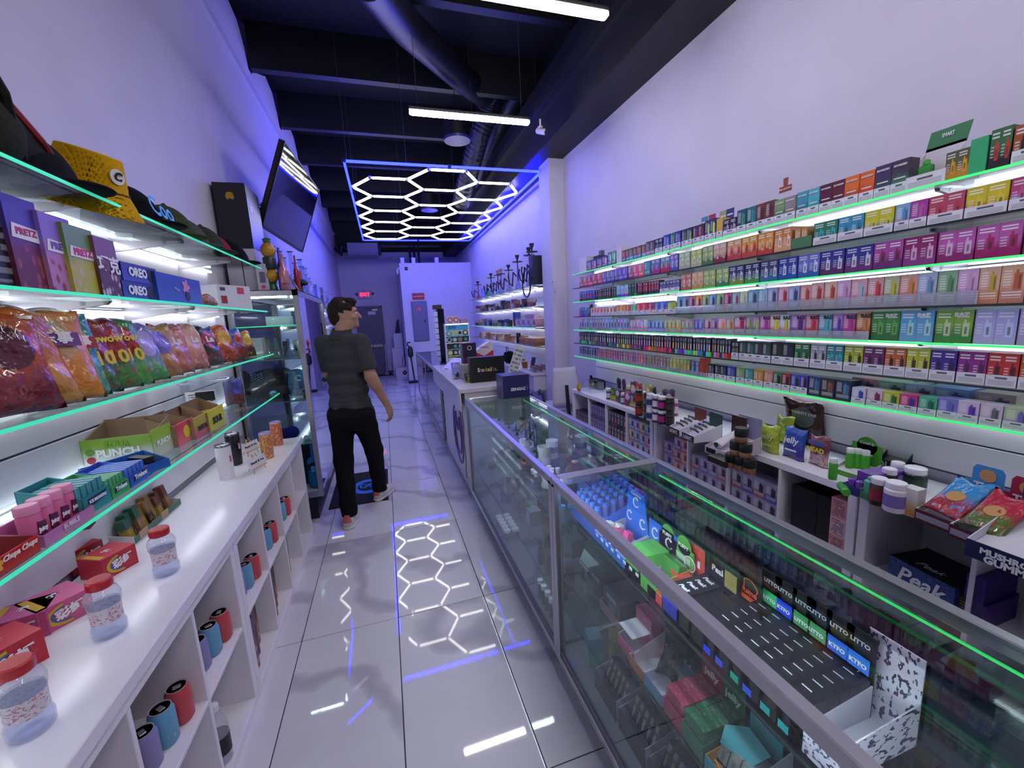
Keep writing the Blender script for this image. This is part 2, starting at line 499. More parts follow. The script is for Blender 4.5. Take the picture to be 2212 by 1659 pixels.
# marble floor tiles: polished, grey veined
def marble():
    m, nt, o = newmat('polished_marble')
    b = N(nt, 'ShaderNodeBsdfPrincipled', i_Roughness=.03); b.inputs['Specular IOR Level'].default_value = .8
    geo = N(nt, 'ShaderNodeNewGeometry'); oi = N(nt, 'ShaderNodeObjectInfo')
    off = N(nt, 'ShaderNodeVectorMath', operation='MULTIPLY_ADD'); off.inputs[1].default_value = (1, 1, 1)
    nt.links.new(geo.outputs['Position'], off.inputs[0])
    cmb = N(nt, 'ShaderNodeCombineXYZ'); mul = N(nt, 'ShaderNodeMath', operation='MULTIPLY'); mul.inputs[1].default_value = 9
    nt.links.new(oi.outputs['Random'], mul.inputs[0]); nt.links.new(mul.outputs[0], cmb.inputs[2]); nt.links.new(cmb.outputs[0], off.inputs[2])
    wv = N(nt, 'ShaderNodeTexWave', wave_type='BANDS', bands_direction='DIAGONAL', i_Scale=.55, i_Distortion=9.0, i_Detail=4.0); wv.inputs['Detail Scale'].default_value = 1.4
    nt.links.new(off.outputs[0], wv.inputs[0])
    nz = N(nt, 'ShaderNodeTexNoise', i_Scale=1.6, i_Detail=6.0); nt.links.new(off.outputs[0], nz.inputs[0])
    cr = N(nt, 'ShaderNodeValToRGB'); e = cr.color_ramp.elements
    e[0].position = 0; e[0].color = (*L('c6c2cb'), 1); e[1].position = .13; e[1].color = (*L('e8e5ea'), 1)
    nt.links.new(wv.outputs['Fac'], cr.inputs[0])
    mx = N(nt, 'ShaderNodeMixRGB', blend_type='MULTIPLY'); mx.inputs[0].default_value = .3
    nt.links.new(cr.outputs[0], mx.inputs[1]); nt.links.new(nz.outputs[0], mx.inputs[2])
    nt.links.new(mx.outputs[0], b.inputs['Base Color']); nt.links.new(b.outputs[0], o.inputs[0])
    return m
marb = marble()
fl = structure('floor', MB().box(XL - .1, XR + .1, YB, YF + .1, -.1, -.004), mat('2c2a33', .8))
TW, TL, G = .4825, .98, .0022
tme = MB().rbox(-TW / 2 + G, TW / 2 - G, -TL / 2 + G, TL / 2 - G, -.008, 0, .0012).mesh('tile'); tme.materials.append(marb)
tx0, ty0 = -.0785 - TW * 3, 2.128 - TL * 6
rt = random.Random(3)
for i in range(9):
    for j in range(17):
        x = tx0 + TW * (i + .5); y = ty0 + TL * (j + .5)
        if x - TW / 2 > XR or y - TL / 2 > YF: continue
        t = obj('tile', tme, None, fl, (x, y, 0), (math.radians(rt.uniform(-.11, .11)), math.radians(rt.uniform(-.14, .14)), 0))

# walls
wl = structure('wall_left', MB().box(XL - .1, XL, YB, YF, 0, ZTR), white_wall)
structure('trim_1', MB().box(XL, XL + .025, YB, YF, ZTR - .012, ZTR + .014), mat('b9b4c4', .5))
# upper left wall: white paint ends in a stepped line where the black roof deck begins
up = []
Y0 = YB
beams = [-1.6, -.13, 1.32, 2.77, 4.22, 5.67, 7.12, 8.56, 10.0, 11.45, 12.9]
poly = [(YB, ZTR)]
for b_ in beams:
    poly += [(b_ - .55, 4.84), (b_ - .22, 4.8), (b_ - .06, 4.64), (b_, 4.46), (b_ + .12, 4.46), (b_ + .18, 4.52)]
poly += [(YF, 4.8), (YF, ZTR)]
poly = [(max(YB, y), z) for y, z in poly]
structure('wall_left_upper', MB().prism(poly, .1, 'x', XL - .14), white_wall)
structure('wall_left_top', MB().box(XL - .3, XL - .15, YB, YF, ZTR, ZC), blackc)
structure('ceiling', MB().box(XL - .3, XR + .3, YB, YF + .2, ZC, ZC + .1), blackc)
for b_ in beams:
    structure('trim_2', MB().box(XL - .02, XR + .2, b_, b_ + .1, 4.47, ZC), mat('0b0b10', .5, noise=.2))
wr = structure('wall_right', MB().box(XR, XR + .1, YB, YF, 0, ZS), white_wall)
structure('wall_right_upper', MB().box(XR + .02, XR + .3, YB, YF, ZS, ZC), blackc)
structure('trim_3', MB().box(1.98, XR + .02, YB, YF, ZS, 4.25).box(1.9, 1.98, YB, YF, 3.9, 4.0), mat('0c0c12', .5, noise=.2))
structure('wall_back', MB().box(XL - .1, XR + .1, YF, YF + .1, 0, 3.68), white_wall)
structure('wall_back_upper', MB().box(XL - .1, XR + .1, YF, YF + .1, 3.68, ZC), blackc)
wf = MB().box(XL - .1, XR + .1, YB - .1, YB, 2.6, ZC).box(XL - .1, -.85, YB - .1, YB, 0, 2.6).box(2.1, XR + .1, YB - .1, YB, 0, 2.6).box(-.85, 2.1, YB - .1, YB, 0, .3)
structure('wall_front', wf, white_wall)
structure('window_1', MB().box(-.85, 2.1, YB - .06, YB - .05, .3, 2.6), GL)
# pilaster on the right wall
structure('trim_4', MB().box(2.17, XR, 5.12, 5.46, 0, ZS), white_wall)
# small room at the back with the electrical panel
structure('wall_back_room', MB().box(.525, XR, 11.15, YF, 0, 3.07), white_wall)
structure('baseboard_back', MB().box(XL, .52, YF - .02, YF, 0, .1), mat('2a2a60', .5))

# back door
dr = structure('door_1', MB().box(-.73, -.05, YF - .05, YF - .005, 0, 2.06), mat('5a5668', .45))
obj('door_frame', MB().box(-.78, -.73, YF - .06, YF, 0, 2.1).box(-.05, 0, YF - .06, YF, 0, 2.1).box(-.78, 0, YF - .06, YF, 2.06, 2.11), mat('55526a', .4), dr)
obj('push_bar', MB().box(-.7, -.38, YF - .11, YF - .07, .88, .95).box(-.36, -.08, YF - .12, YF - .07, .87, .95), steel, dr)
obj('door_sign', MB().box(-.42, -.2, YF - .06, YF - .05, 1.85, 1.95), mat('d8d4e0', .4), dr)
obj('door_closer', MB().box(-.3, -.14, YF - .1, YF - .05, 1.97, 2.01).tube([(-.28, YF - .08, 2.03), (-.5, YF - .1, 2.04)], .008, 6), steel, dr)

# wall slat panels: planks with dark grooves, wall mounted shelving hangs in them
def slatwall(parent, x0, x1, y0, y1, z0, z1, pitch, zoff):
    me = MB().rbox(x0, x1, y0, y1, .003, pitch - .004, .002).mesh('slat'); me.materials.append(white_gloss)
    n = 0; z = zoff
    while z < z1:
        if z >= z0 - .01: obj('slat', me, None, parent, (0, 0, z)); n += 1
        z += pitch
slatwall(wl, XL, XL + .02, -.4, 3.5, .8, 1.98, .15, .81)
obj('slat_backing', MB().box(XL, XL + .004, -.4, 3.5, .8, 2.0), mat('55525f', .6), wl)
slatwall(wl, XL, XL + .02, 5.12, 9.6, .6, 1.98, .15, .66)
slatwall(wr, XR - .02, XR, -.4, 4.32, .78, 1.97, .15, .81)
obj('slat_backing', MB().box(XR - .004, XR, -.4, 4.32, .8, 2.0), mat('55525f', .6), wr)
slatwall(wr, XR - .02, XR, 5.5, 10.3, .6, 2.0, .15, .66)

# ================================================================== LIGHTS OF THE ROOM
ZH = 3.45
hexl = thing('hexagon_ceiling_light', 'hanging grid of white hexagon light tubes inside a glowing blue rectangular frame', 'ceiling light', (0, 0, 0))
m_hex = emit('fbf7ea', E_HEX); m_blue = emit((.0022, .0035, 1.0), E_BLUE, '2020c0')
tube_joint = mat('d8d8dc', .3)
hx0, hx1, hy0, hy1 = -.255, 2.188, 5.41, 10.24
s_ = (hx1 - hx0 - .06) / 5; hh = s_ * math.sqrt(3)
verts = {}; edges = set()
def hv(x, y):
    k = (round(x, 3), round(y, 3))
    for q in verts:
        if abs(q[0] - k[0]) < .02 and abs(q[1] - k[1]) < .02: return q
    verts[k] = 1; return k
for cidx in range(3):
    cx = hx0 + .03 + s_ + 1.5 * s_ * cidx
    for r in range(5):
        cy = hy0 + .13 + hh / 2 + hh * r + (hh / 2 if cidx != 1 else 0)
        ps = [hv(cx + s_ * math.cos(a * PI / 3), cy + s_ * math.sin(a * PI / 3)) for a in range(6)]
        for a in range(6): edges.add(tuple(sorted((ps[a], ps[(a + 1) % 6]))))
def bar(p, q, w, h0, h1, trim):
    p = Vector((*p, 0)); q = Vector((*q, 0)); d = (q - p).normalized(); n = Vector((-d.y, d.x, 0)) * w
    p = p + d * trim; q = q - d * trim
    mb = MB(); lo = [p - n, q - n, q + n, p + n]
    mb.loft([[(*v.xy, h0) for v in lo], [(*v.xy, h1) for v in lo]]); return mb
for a, b_ in sorted(edges):
    obj('light_tube', bar(a, b_, .0125, ZH, ZH + .024, .03), m_hex, hexl)
for k in verts:
    obj('tube_joint', MB().lathe([(.02, ZH - .002), (.02, ZH + .03)], (k[0], k[1], 0), 8), tube_joint, hexl)
mid = (hx0 + hx1) / 2
fr = [((hx0, hy0), (mid, hy0)), ((mid, hy0), (hx1, hy0)), ((hx0, hy1), (mid, hy1)), ((mid, hy1), (hx1, hy1))]
for xx in (hx0, hx1):
    for k in range(4): fr.append(((xx, hy0 + (hy1 - hy0) * k / 4), (xx, hy0 + (hy1 - hy0) * (k + 1) / 4)))
for a, b_ in fr: obj('frame_tube', bar(a, b_, .0125, ZH, ZH + .024, .02), m_blue, hexl)
for (x, y) in {p for e in fr for p in e}:
    obj('frame_joint', MB().box(x - .022, x + .022, y - .022, y + .022, ZH + .003, ZH + .034), mat('1c1c50', .4), hexl)
wire = mat('3a3a48', .5)
for x in (hx0 + .03, .45, 1.3, hx1 - .03):
    for y in (hy0 + .02, 7.0, 8.6, hy1 - .02):
        obj('suspension_wire', MB().tube([(x, y, ZH + .03), (x, y, 4.9)], .0025, 4), wire, hexl)

def linear_light(y, label):
    t = thing('linear_pendant_light', label, 'ceiling light', (.985, y, 3.45), group='linear pendant lights')
    obj('lit_tube', MB().rbox(-.575, .575, -.03, .03, 0, .035, .008), emit((1.0, .95, 1.04), E_LIN, 'fff4dc'), t)
    obj('housing', MB().box(-.58, .58, -.022, .022, .036, .06), mat('1a1a1c', .5), t)
    for x in (-.5, .5): obj('suspension_wire', MB().tube([(x, 0, .06), (x, 0, 1.5)], .0025, 4), wire, t)
linear_light(4.13, 'lit linear pendant tube hanging beside the hexagon light')
linear_light(2.64, 'lit linear pendant tube hanging above the glass display cases')
for i, y in enumerate((1.15, -.34, -1.83)):
    linear_light(y, ('lit linear pendant tube above the middle of the front shop', 'second linear pendant tube in from the shop window', 'linear pendant tube next to the shop window')[i])

# ------------------------------------------------------------------ ceiling services
duct = mat('1c1c24', .35, .3, noise=.25, nscale=8)
duct_s = mat('34343e', .4, .6, noise=.4, nscale=14, bump=.3)
d1 = [ony(x, y, Y) for x, y, Y in ((790, -60, 3.4), (880, 60, 4.4), (1000, 170, 5.6), (1045, 205, 6.1))]
t = thing('ventilation_duct', 'large dark round ventilation duct running under the black roof beams', 'duct')
obj('duct_pipe', MB().tube(d1, .16, 18), duct, t, smooth=40)
for k in (0.15, .5, .9):
    p = d1[0].lerp(d1[-1], k)
t2 = thing('flexible_duct', 'crinkled silver flexible duct elbow hanging by the right beam', 'duct')
pts = [ony(x, y, Y) for x, y, Y in ((1045, 195, 6.15), (1058, 215, 6.25), (1052, 245, 6.35), (1035, 290, 6.5), (1022, 340, 6.8), (1008, 390, 7.2), (995, 440, 7.8))]
mb = MB()
fine = []
for i in range(len(pts) - 1):
    for k in range(10): fine.append(pts[i].lerp(pts[i + 1], k / 10))
rings = []
for i, p in enumerate(fine):
    tt = (fine[min(i + 1, len(fine) - 1)] - fine[max(0, i - 1)]).normalized(); a = tt.cross(Vector((0, 1, 0))).normalized(); c = a.cross(tt)
    r = .15 + .012 * (i % 2)
    rings.append([tuple(p + a * r * math.cos(2 * PI * k / 14) + c * r * math.sin(2 * PI * k / 14)) for k in range(14)])
obj('duct_hose', MB().loft(rings), duct_s, t2)
t2 = thing('flexible_duct', 'second crinkled flexible duct beside the right hand beam', 'duct')
obj('duct_hose', MB().tube([ony(x, y, Y) for x, y, Y in ((1120, 200, 6.2), (1095, 240, 6.4), (1070, 300, 6.9), (1050, 350, 7.5), (1040, 400, 8.2))], .15, 14), duct_s, t2, smooth=40)
for (x, y, Y, lb) in ((988, 305, 5.7, 'round black ceiling speaker hanging in front of the flexible duct'), (928, 455, 9.0, 'round black ceiling diffuser seen through the hexagon grid')):
    p = ony(x, y, Y); t = thing('ceiling_speaker', lb, 'speaker', p)
    obj('can', MB().lathe([(.16, .02), (.16, .3), (.1, .34)], n=24), black, t, smooth=40)
    obj('rim', MB().lathe([(.155, 0), (.17, .0), (.175, .03), (.16, .03)], n=24), mat('26264a', .35), t)
    obj('grille', MB().lathe([(.01, .01), (.155, .008), (.155, .02)], n=24), darkgrey, t)
    obj('hanger', MB().tube([(0, 0, .3), (0, 0, 4.9 - p.z)], .006, 5), black, t)
p = onx(1168, 290, 1.965)
t = thing('security_camera', 'white bullet security camera on the black beam above the pilaster', 'camera', p)
obj('mount', MB().lathe([(.035, 0), (.035, .02), (.012, .03), (.012, .1)], (0.0, .0, .06), 12), white_matt, t)
obj('body', MB().lathe([(.028, -.1), (.034, -.09), (.034, .07), (.02, .09)], (0, 0, .03), 14, 'y'), white_matt, t, (0, 0, 0), (math.radians(25), 0, .3), smooth=40)
obj('lens', MB().lathe([(.022, -.107), (.026, -.101)], (0, 0, .03), 12, 'y'), black_gloss, t, (0, 0, 0), (math.radians(25), 0, .3))
# ================================================================== PACKS (shared builders)
PM = {}
ORD = 'first second third fourth fifth sixth seventh eighth ninth tenth eleventh twelfth thirteenth fourteenth fifteenth sixteenth seventeenth eighteenth nineteenth twentieth'.split()
LABELS = {}
def unique_labels(objs, ref):
    """look-alikes on one shelf are told apart by counting them from a fixed thing"""
    by = {}
    for o in objs: by.setdefault(o['label'], []).append(o)
    for lab, l in by.items():
        if len(l) > 1:
            for k, o in enumerate(l): o['label'] = lab + f', {ORD[min(k, 19)]} such from {ref}'
def pack_mesh(size, kind, r=.0012):
    k = (tuple(round(v, 4) for v in size), kind)
    if k not in PM:
        w_, d_, h_ = size
        me = MB().box(-w_ / 2, w_ / 2, 0, d_, 0, h_).mesh('pack')
        me.materials.append(print_mat(kind) if isinstance(kind, str) else kind); PM[k] = me
    return PM[k]
def pack(name, label, cat, loc, size, rz, kind, c1, c2=None, c3=None, group=None, rot=None, parent=None):
    """printed box; local origin at the middle of its front bottom edge, front faces local -Y"""
    o = bpy.data.objects.new(name, pack_mesh(size, kind)); COL.objects.link(o)
    o.location = loc; o.rotation_euler = rot or (0, 0, rz)
    if parent is not None: o.parent = parent
    else: tag(o, label, cat, group)
    return colours(o, c1, c2, c3)
RR, RL = -PI / 2, PI / 2            # facing the aisle from the right wall / from the left wall
WB = {}
def band(parent, w_, h_, z=0.0, kind='warning', y=-.0015, **c):
    k = (round(w_, 3), round(h_, 3), kind)
    if k not in WB:
        me = MB().box(-w_ / 2, w_ / 2, 0, .0015, 0, h_).mesh('warning_label'); me.materials.append(print_mat(kind)); WB[k] = me
    o = bpy.data.objects.new('warning_label', WB[k]); COL.objects.link(o); o.parent = parent; o.location = (0, y, z)
    if c: colours(o, **c)
    return o
def bag_mesh(w_, h_, t_, seed=0, nu=14, nv=18):
    """puffed snack bag with crimped ends, front faces -Y"""
    rnd = random.Random(seed); ph = [rnd.uniform(0, 6.3) for _ in range(6)]
    vs = []; fs = []
    for side in (-1, 1):
        for j in range(nv + 1):
            v = j / nv
            for i in range(nu + 1):
                u = i / nu * 2 - 1; q = v * 2 - 1
                th = max(0, 1 - abs(u) ** 2.6) ** .6 * max(0, 1 - abs(q) ** 5) ** .7
                th *= 1 + .13 * math.sin(5 * u + ph[0] + 3 * q) + .1 * math.sin(9 * q + ph[1] + 2 * u)
                wv = (1 - .07 * (1 - q * q)) * w_ / 2
                crimp = .004 * math.sin(u * 40) if abs(q) > .9 else 0
                vs.append((u * wv, side * t_ / 2 * th + crimp + .01 * math.sin(3 * u + ph[2]) * q, v * h_ + .006 * math.sin(4 * u + ph[3]) * (1 if q > 0 else .2)))
    n = (nu + 1) * (nv + 1)
    for s0 in (0, n):
        for j in range(nv):
            for i in range(nu):
                a = s0 + j * (nu + 1) + i; fs.append((a, a + 1, a + nu + 2, a + nu + 1))
    m = MB().add(vs, fs).mesh('bag', True)
    bm = bmesh.new(); bm.from_mesh(m); bmesh.ops.remove_doubles(bm, verts=bm.verts, dist=.0008); bmesh.ops.recalc_face_normals(bm, faces=bm.faces); bm.to_mesh(m); bm.free(); m.shade_smooth()
    m.materials.append(print_mat('bag')); return m
def can(loc, label, col, col2, r=.033, h=.122, group=None, name='drink_can', cat='can'):
    t = thing(name, label, cat, loc, random.uniform(0, 6), group)
    b = obj('can_body', MB().lathe([(r * .78, 0), (r, .01), (r, h - .016), (r * .82, h - .003)], n=20), print_mat('photo'), t, smooth=40)
    colours(b, col, col, col2)
    obj('can_lid', MB().lathe([(r * .82, h - .003), (r * .84, h), (r * .78, h), (r * .74, h - .005), (.001, h - .005)], n=20), mat('a8a6ac', .45), t, smooth=40)
    obj('pull_tab', MB().rbox(-.008, .008, -.012, .01, h - .005, h - .002, .001), alu, t)
    return t

# ================================================================== LEFT SIDE: cube shelves, worktop, glass shelves
KX, KD = -.68, .39
def cube_unit(name, label, x_front, facing, y0, y1, ztop, rows=2, cols=4):
    """low white storage unit with open cubes; facing +1 looks to +X, -1 looks to -X"""
    t = thing(name, label, 'shelf unit', (x_front, (y0 + y1) / 2, 0))
    Lw = y1 - y0; D = .39; f = facing
    def bx(a, b_, c, d, e, g): return MB().rbox(min(-f * a, -f * b_), max(-f * a, -f * b_), c, d, e, g, .002)
    w0, th = .038, .016
    obj('side_panel', bx(0, D, -Lw / 2, -Lw / 2 + w0, 0, ztop - w0), white_gloss, t)
    obj('side_panel', bx(0, D, Lw / 2 - w0, Lw / 2, 0, ztop - w0), white_gloss, t)
    obj('top_panel', bx(0, D, -Lw / 2, Lw / 2, ztop - w0, ztop), white_gloss, t)
    obj('bottom_panel', bx(0, D, -Lw / 2 + w0, Lw / 2 - w0, 0.0, w0), white_gloss, t)
    ci = (Lw - 2 * w0 - (cols - 1) * th) / cols; zi = (ztop - 2 * w0 - (rows - 1) * th) / rows
    for k in range(1, cols):
        y = -Lw / 2 + w0 + k * ci + (k - 1) * th
        obj('divider', bx(.002, D, y, y + th, w0, ztop - w0), white_gloss, t)
    for k in range(1, rows):
        z = w0 + k * zi + (k - 1) * th
        obj('shelf', bx(.003, D, -Lw / 2 + w0, Lw / 2 - w0, z, z + th), white_gloss, t)
    obj('back_panel', bx(D - .006, D, -Lw / 2, Lw / 2, w0, ztop - w0), white_matt, t)
    return dict(y=[y0 + w0 + k * (ci + th) for k in range(cols)], ci=ci, z=[w0 + k * (zi + th) for k in range(rows)], zi=zi)
ZW = .785
cu1 = cube_unit('cube_shelf_unit', 'white cube shelf unit standing against the glass tower cabinet', KX, 1, 1.845, 3.315, .745)
cu0 = cube_unit('cube_shelf_unit', 'white cube shelf unit under the near half of the snack worktop', KX, 1, .37, 1.84, .745)
tag(obj('worktop', MB().rbox(XL + .022, KX + .012, .3, 3.325, .745, ZW, .003), white_gloss), 'long glossy white worktop on the low cube shelves', 'worktop')

# cans and boxes in the cubes -------------------------------------------------
cancol = [('c84a50', 'e89090', 'red'), ('6aa6c8', 'b8d0dc', 'light blue'), ('8a84b8', 'd8d4e8', 'lilac'), ('d89a38', 'f0d090', 'orange')]
zc = cu1['z'][1]
bays = [(cu0, 2, 'fifth'), (cu0, 3, 'fourth'), (cu1, 0, 'third'), (cu1, 1, 'second'), (cu1, 2, 'first')]
orde = {(0, 2): 'in the sixth', (0, 3): 'in the fifth', (1, 0): 'in the fourth', (1, 1): 'in the third', (1, 2): 'in the second'}
for ui, cu in ((0, cu0), (1, cu1)):
    for bi in range(4):
        if (ui, bi) not in orde: continue
        for ci_, (a, b_, nm) in enumerate(cancol):
            if (ui, bi) == (1, 2) and ci_ > 1: continue
            yy = cu['y'][bi] + cu['ci'] - .05 - .072 * ci_
            xx = KX - .055 - .012 * ci_
            can((xx, yy, zc), f'{nm} drink can {orde[(ui, bi)]} upper cube from the glass cabinet', a, b_, group='drink cans in the cubes')
# one small blue packet in the last cube
p = obj('snack_pouch', bag_mesh(.09, .1, .03, 5), None, None, (KX - .08, 3.12, zc), (0, 0, RL)); colours(p, '3a4a8c', '5a3050', '30406a')
tag(p, 'small dark blue pouch lying in the end cube beside the cabinet', 'pouch')
lowz = cu1['z'][0]
def carton_stack(cu, bi, cols_, nm):
    for k, (c1, c2, h_, lab) in enumerate(cols_):
        y = cu['y'][bi] + .03 + .085 * k
        o = pack('product_carton', lab, 'carton', (KX - .03 - .02 * k, y + .04, lowz), (.078, .3, h_), RL, 'photo', c1, c2, 'c8a890', group='cartons in the lower cubes')
carton_stack(cu1, 0, [('3a2830', '7a3038', .26, 'tall dark red carton in the lower cube below the fourth can row'), ('6a2a30', '201820', .28, 'maroon carton beside the tall dark red carton'), ('2c2226', '8a5048', .24, 'short brown carton in the lower cube below the fourth can row')], '')
carton_stack(cu1, 1, [('241c22', '7a3a34', .29, 'black and brown carton in the lower cube below the third can row'), ('5a3038', '2a2028', .27, 'plum carton beside the black and brown carton'), ('1a161a', 'a05a3a', .2, 'low black carton with an orange stripe in the lower cube')], '')
carton_stack(cu1, 2, [('3a2434', '1c1820', .29, 'dark purple carton in the lower cube below the second can row'), ('2a2228', '6a3a3a', .27, 'dark brown carton in the lower cube below the second can row')], '')
carton_stack(cu1, 3, [('3c4430', '6a6c48', .24, 'olive green carton in the end lower cube'), ('4a5038', '2a2c20', .2, 'short olive carton behind the tall olive one')], '')
# water bottle standing in a low cube
def bottle(loc, label, kind='bubble'):
    t = thing('water_bottle', label, 'bottle', loc, random.uniform(-.5, .5))
    pl = glass('f8faff', 1.2, .03, 1.4, haze=.22)
    if kind == 'bubble':
        prof = [(.001, .004), (.03, 0), (.037, .008), (.038, .03), (.0335, .045), (.0325, .06), (.034, .09), (.038, .1), (.039, .118), (.034, .132), (.022, .138), (.022, .148)]
        obj('bottle_body', MB().lathe(prof, n=24), pl, t, smooth=True)
        obj('water', MB().lathe([(.028, .004), (.034, .012), (.035, .03), (.031, .045), (.031, .088), (.034, .1)], n=20), glass('eef2ff', .5, .05, 1.33, haze=.08), t, smooth=True)
        lb = obj('label_wrap', MB().lathe([(.0342, .048), (.0338, .06), (.0352, .092)], n=24, caps=False), print_mat('camo'), t, smooth=True); colours(lb, 'dcd6de', 'c08898', 'e8e4ee')
        obj('cap', MB().lathe([(.027, .143), (.0285, .146), (.0285, .164), (.025, .168), (.001, .168)], n=28), mat('c0202c', .35), t, smooth=40)
    else:
        obj('bottle_body', MB().lathe([(.03, 0), (.033, .01), (.033, .14), (.03, .16), (.014, .2), (.014, .215)], n=20), pl, t, smooth=True)
        obj('label_wrap', MB().lathe([(.0335, .04), (.0335, .11)], n=20, caps=False), mat('14141a', .4), t, smooth=True)
        obj('cap', MB().lathe([(.016, .212), (.016, .232), (.001, .233)], n=16), mat('e6e4ea', .4), t)
    return t
for (x, y, lb) in ((362, 1238, 'red capped water bottle standing alone near the chocolate bar tray'), (240, 1368, 'red capped water bottle standing between the other two bottles'), (72, 1578, 'red capped water bottle standing beside the nearest red candy box')):
    bottle(onz(x, y, ZW), lb)
bottle((KX - .04, 1.55, lowz), 'clear bottle with black label in a low cube', 'tall')

# glass shelves on the left slat wall -----------------------------------------
SLX = -.78
ZL = [2.018, 1.722, 1.42, 1.13]
def glass_shelf(name, label, xw, xf, y0, y1, z, edge, group, step_=.75, strip=True, under=True):
    s = 1 if xf > xw else -1
    t = thing(name, label, 'glass shelf', (0, 0, 0), group=group)
    a, b_ = sorted((xw, xf))
    obj('glass_pane', MB().box(a, b_, y0, y1, z - .008, z - .0005), GL2, t)
    obj('lit_edge', MB().box(*sorted((xf, xf + s * .003)), y0, y1, z - .0085, z), edge, t)
    y = y0 + .12
    while y < y1:
        obj('bracket', MB().prism([(xw, z - .055), (xw + s * .012, z - .055), (xf - s * .06, z - .02), (xf - s * .05, z - .0085), (xw, z - .0085)], .014, 'y', y), mat('a8a6ac', .3, .7), t)
        for k in (.06, .12): obj('suction_pad', MB().lathe([(.009, z - .022), (.012, z - .009)], (xf - s * k, y + .007, 0), 10), glass('d8e4e4', 1, .05), t)
        y += step_
    if strip: obj('led_strip', MB().box(*sorted((xw + s * .012, xw + s * .028)), y0 + .05, y1 - .02, z - .03, z - .018), led, t)
    return t
for k, z in enumerate(ZL):
    glass_shelf('glass_shelf', ('top lit glass shelf above the snacks, holding hats', 'lit glass shelf holding the biscuit stick boxes', 'lit glass shelf holding the crisp bags', 'lowest lit glass shelf holding gum and sour candy')[k], XL + .02, SLX, .3, 3.335, z, edge_teal, None, .62)
# ------------------------------------------------------------------ goods on the left shelves
def yl(px, z, X=-.8): return yline(px, X, z)
# second shelf: boxes standing on z = 1.722
z = ZL[1]
def lbox(px0, px1, h_, d_, kind, c1, c2, c3, name, label, cat, X=-.82, z=z, rzo=0.0, group=None):
    y0, y1 = yline(px0, X, z + h_ / 2), yline(px1, X, z + h_ / 2)
    return pack(name, label, cat, (X, (y0 + y1) / 2, z), (abs(y1 - y0) * .97, d_, h_), RL + rzo, kind, c1, c2, c3, group), abs(y1 - y0)
o, w_ = lbox(-40, 28, .25, .1, 'small_print', '15141c', '8a8894', None, 'snack_box', 'black box edge with white small print beside the purple biscuit box', 'box', X=-.86)
o, w_ = lbox(22, 96, .235, .07, 'photo', '4a3a98', '6a2838', '9a4a50', 'biscuit_box', 'tall purple biscuit stick box with a pink logo banner', 'box', X=-.85)
def banner(o, s, w_, h_, z, col='b03058', bg='e8e2ee', size=None):
    obj('logo_banner', MB().prism([(-w_ * .42, z - h_ * .07), (w_ * .36, z - h_ * .09), (w_ * .42, z + h_ * .05), (-w_ * .36, z + h_ * .08)], .0012, 'y', -.0016), mat(bg, .4), o)
    letter(o, s, size or h_ * .17, col, (0, -.0022, z), width=w_ * .62, bold=.0018)
banner(o, 'PRETZ', w_, .235, .15)
o, w_ = lbox(98, 166, .215, .06, 'photo', '8a6ac0', 'b87aa8', '8c3a44', 'biscuit_box', 'lilac and pink biscuit stick box beside the tall purple one', 'box', X=-.84)
banner(o, 'PRETZ', w_, .215, .13, '6a4a98')
o, w_ = lbox(148, 212, .2, .06, 'photo', '6c8a3a', 'b8b03a', 'c8b088', 'biscuit_box', 'green and yellow biscuit stick box with a pink logo banner', 'box', X=-.83)
banner(o, 'PRETZ', w_, .2, .125, 'c02a60')
o, w_ = lbox(212, 258, .185, .05, 'photo', '7a4a58', '5a3038', 'c8b8c0', 'biscuit_box', 'narrow brown chocolate biscuit box with white characters', 'box', X=-.82)
letter(o, '巧克', .055, 'e8e2ea', (0, -.002, .1), bold=.002)
for k in range(2):
    o, w_ = lbox(262, 340, .062, .11, 'grad', '28348c', '3a50b0', '5a8ac8', 'cookie_roll_box', ('lower', 'upper')[k] + ' of two stacked blue cookie boxes with white lettering', 'box', X=-.82, z=ZL[1] + .0635 * k)
    letter(o, 'OREO', .042, 'e8ecf8', (-w_ * .08, -.002, .032), bold=.002, width=w_ * .5)
    obj('cookie_print', MB().lathe([(.026, -.0016), (.026, 0)], (w_ * .3, 0, .03), 20, 'y'), mat('1c1a24', .5), o)
o, w_ = lbox(338, 436, .115, .13, 'grad', '1c44a8', '2a58b8', '203a90', 'gift_box', 'bright blue gift box with a pink flower and cookie picture', 'box', X=-.81)
obj('flower_print', MB().prism([(.045 + .03 * (1 + .3 * math.cos(5 * a * PI / 12)) * math.cos(a * PI / 12), .075 + .026 * (1 + .3 * math.cos(5 * a * PI / 12)) * math.sin(a * PI / 12)) for a in range(24)], .001, 'y', -.0014), mat('c88aa8', .5), o)
obj('cookie_print', MB().lathe([(.02, -.002), (.02, 0)], (.05, 0, .035), 20, 'y'), mat('1c1a2c', .5), o)
letter(o, 'oreo', .022, 'a8c0ea', (-.045, -.002, .06), rot=(PI / 2, .3, 0))
o = obj('snack_bag', bag_mesh(.16, .09, .06, 3), None, None, (-.86, 2.62, ZL[1] + .035), (math.radians(-80), 0, RL)); colours(o, '8a4a28', 'a06030', '5a2c1c')
tag(o, 'shiny caramel brown snack bag lying flat beside the blue gift box', 'snack bag')
o = pack('shipping_carton', 'white carton with red squares and a lilac printed side by the cabinet', 'carton', onx(484, 662, -.86) , (.24, .3, .15), RL - .5, 'plain', 'd6d2dc', 'd6d2dc')
o.location.z = ZL[1]; o.location.y = 2.98; o.location.x = -.86
obj('red_label', MB().box(.02, .07, -.0015, 0, .1, .14), mat('c8485a', .5), o)
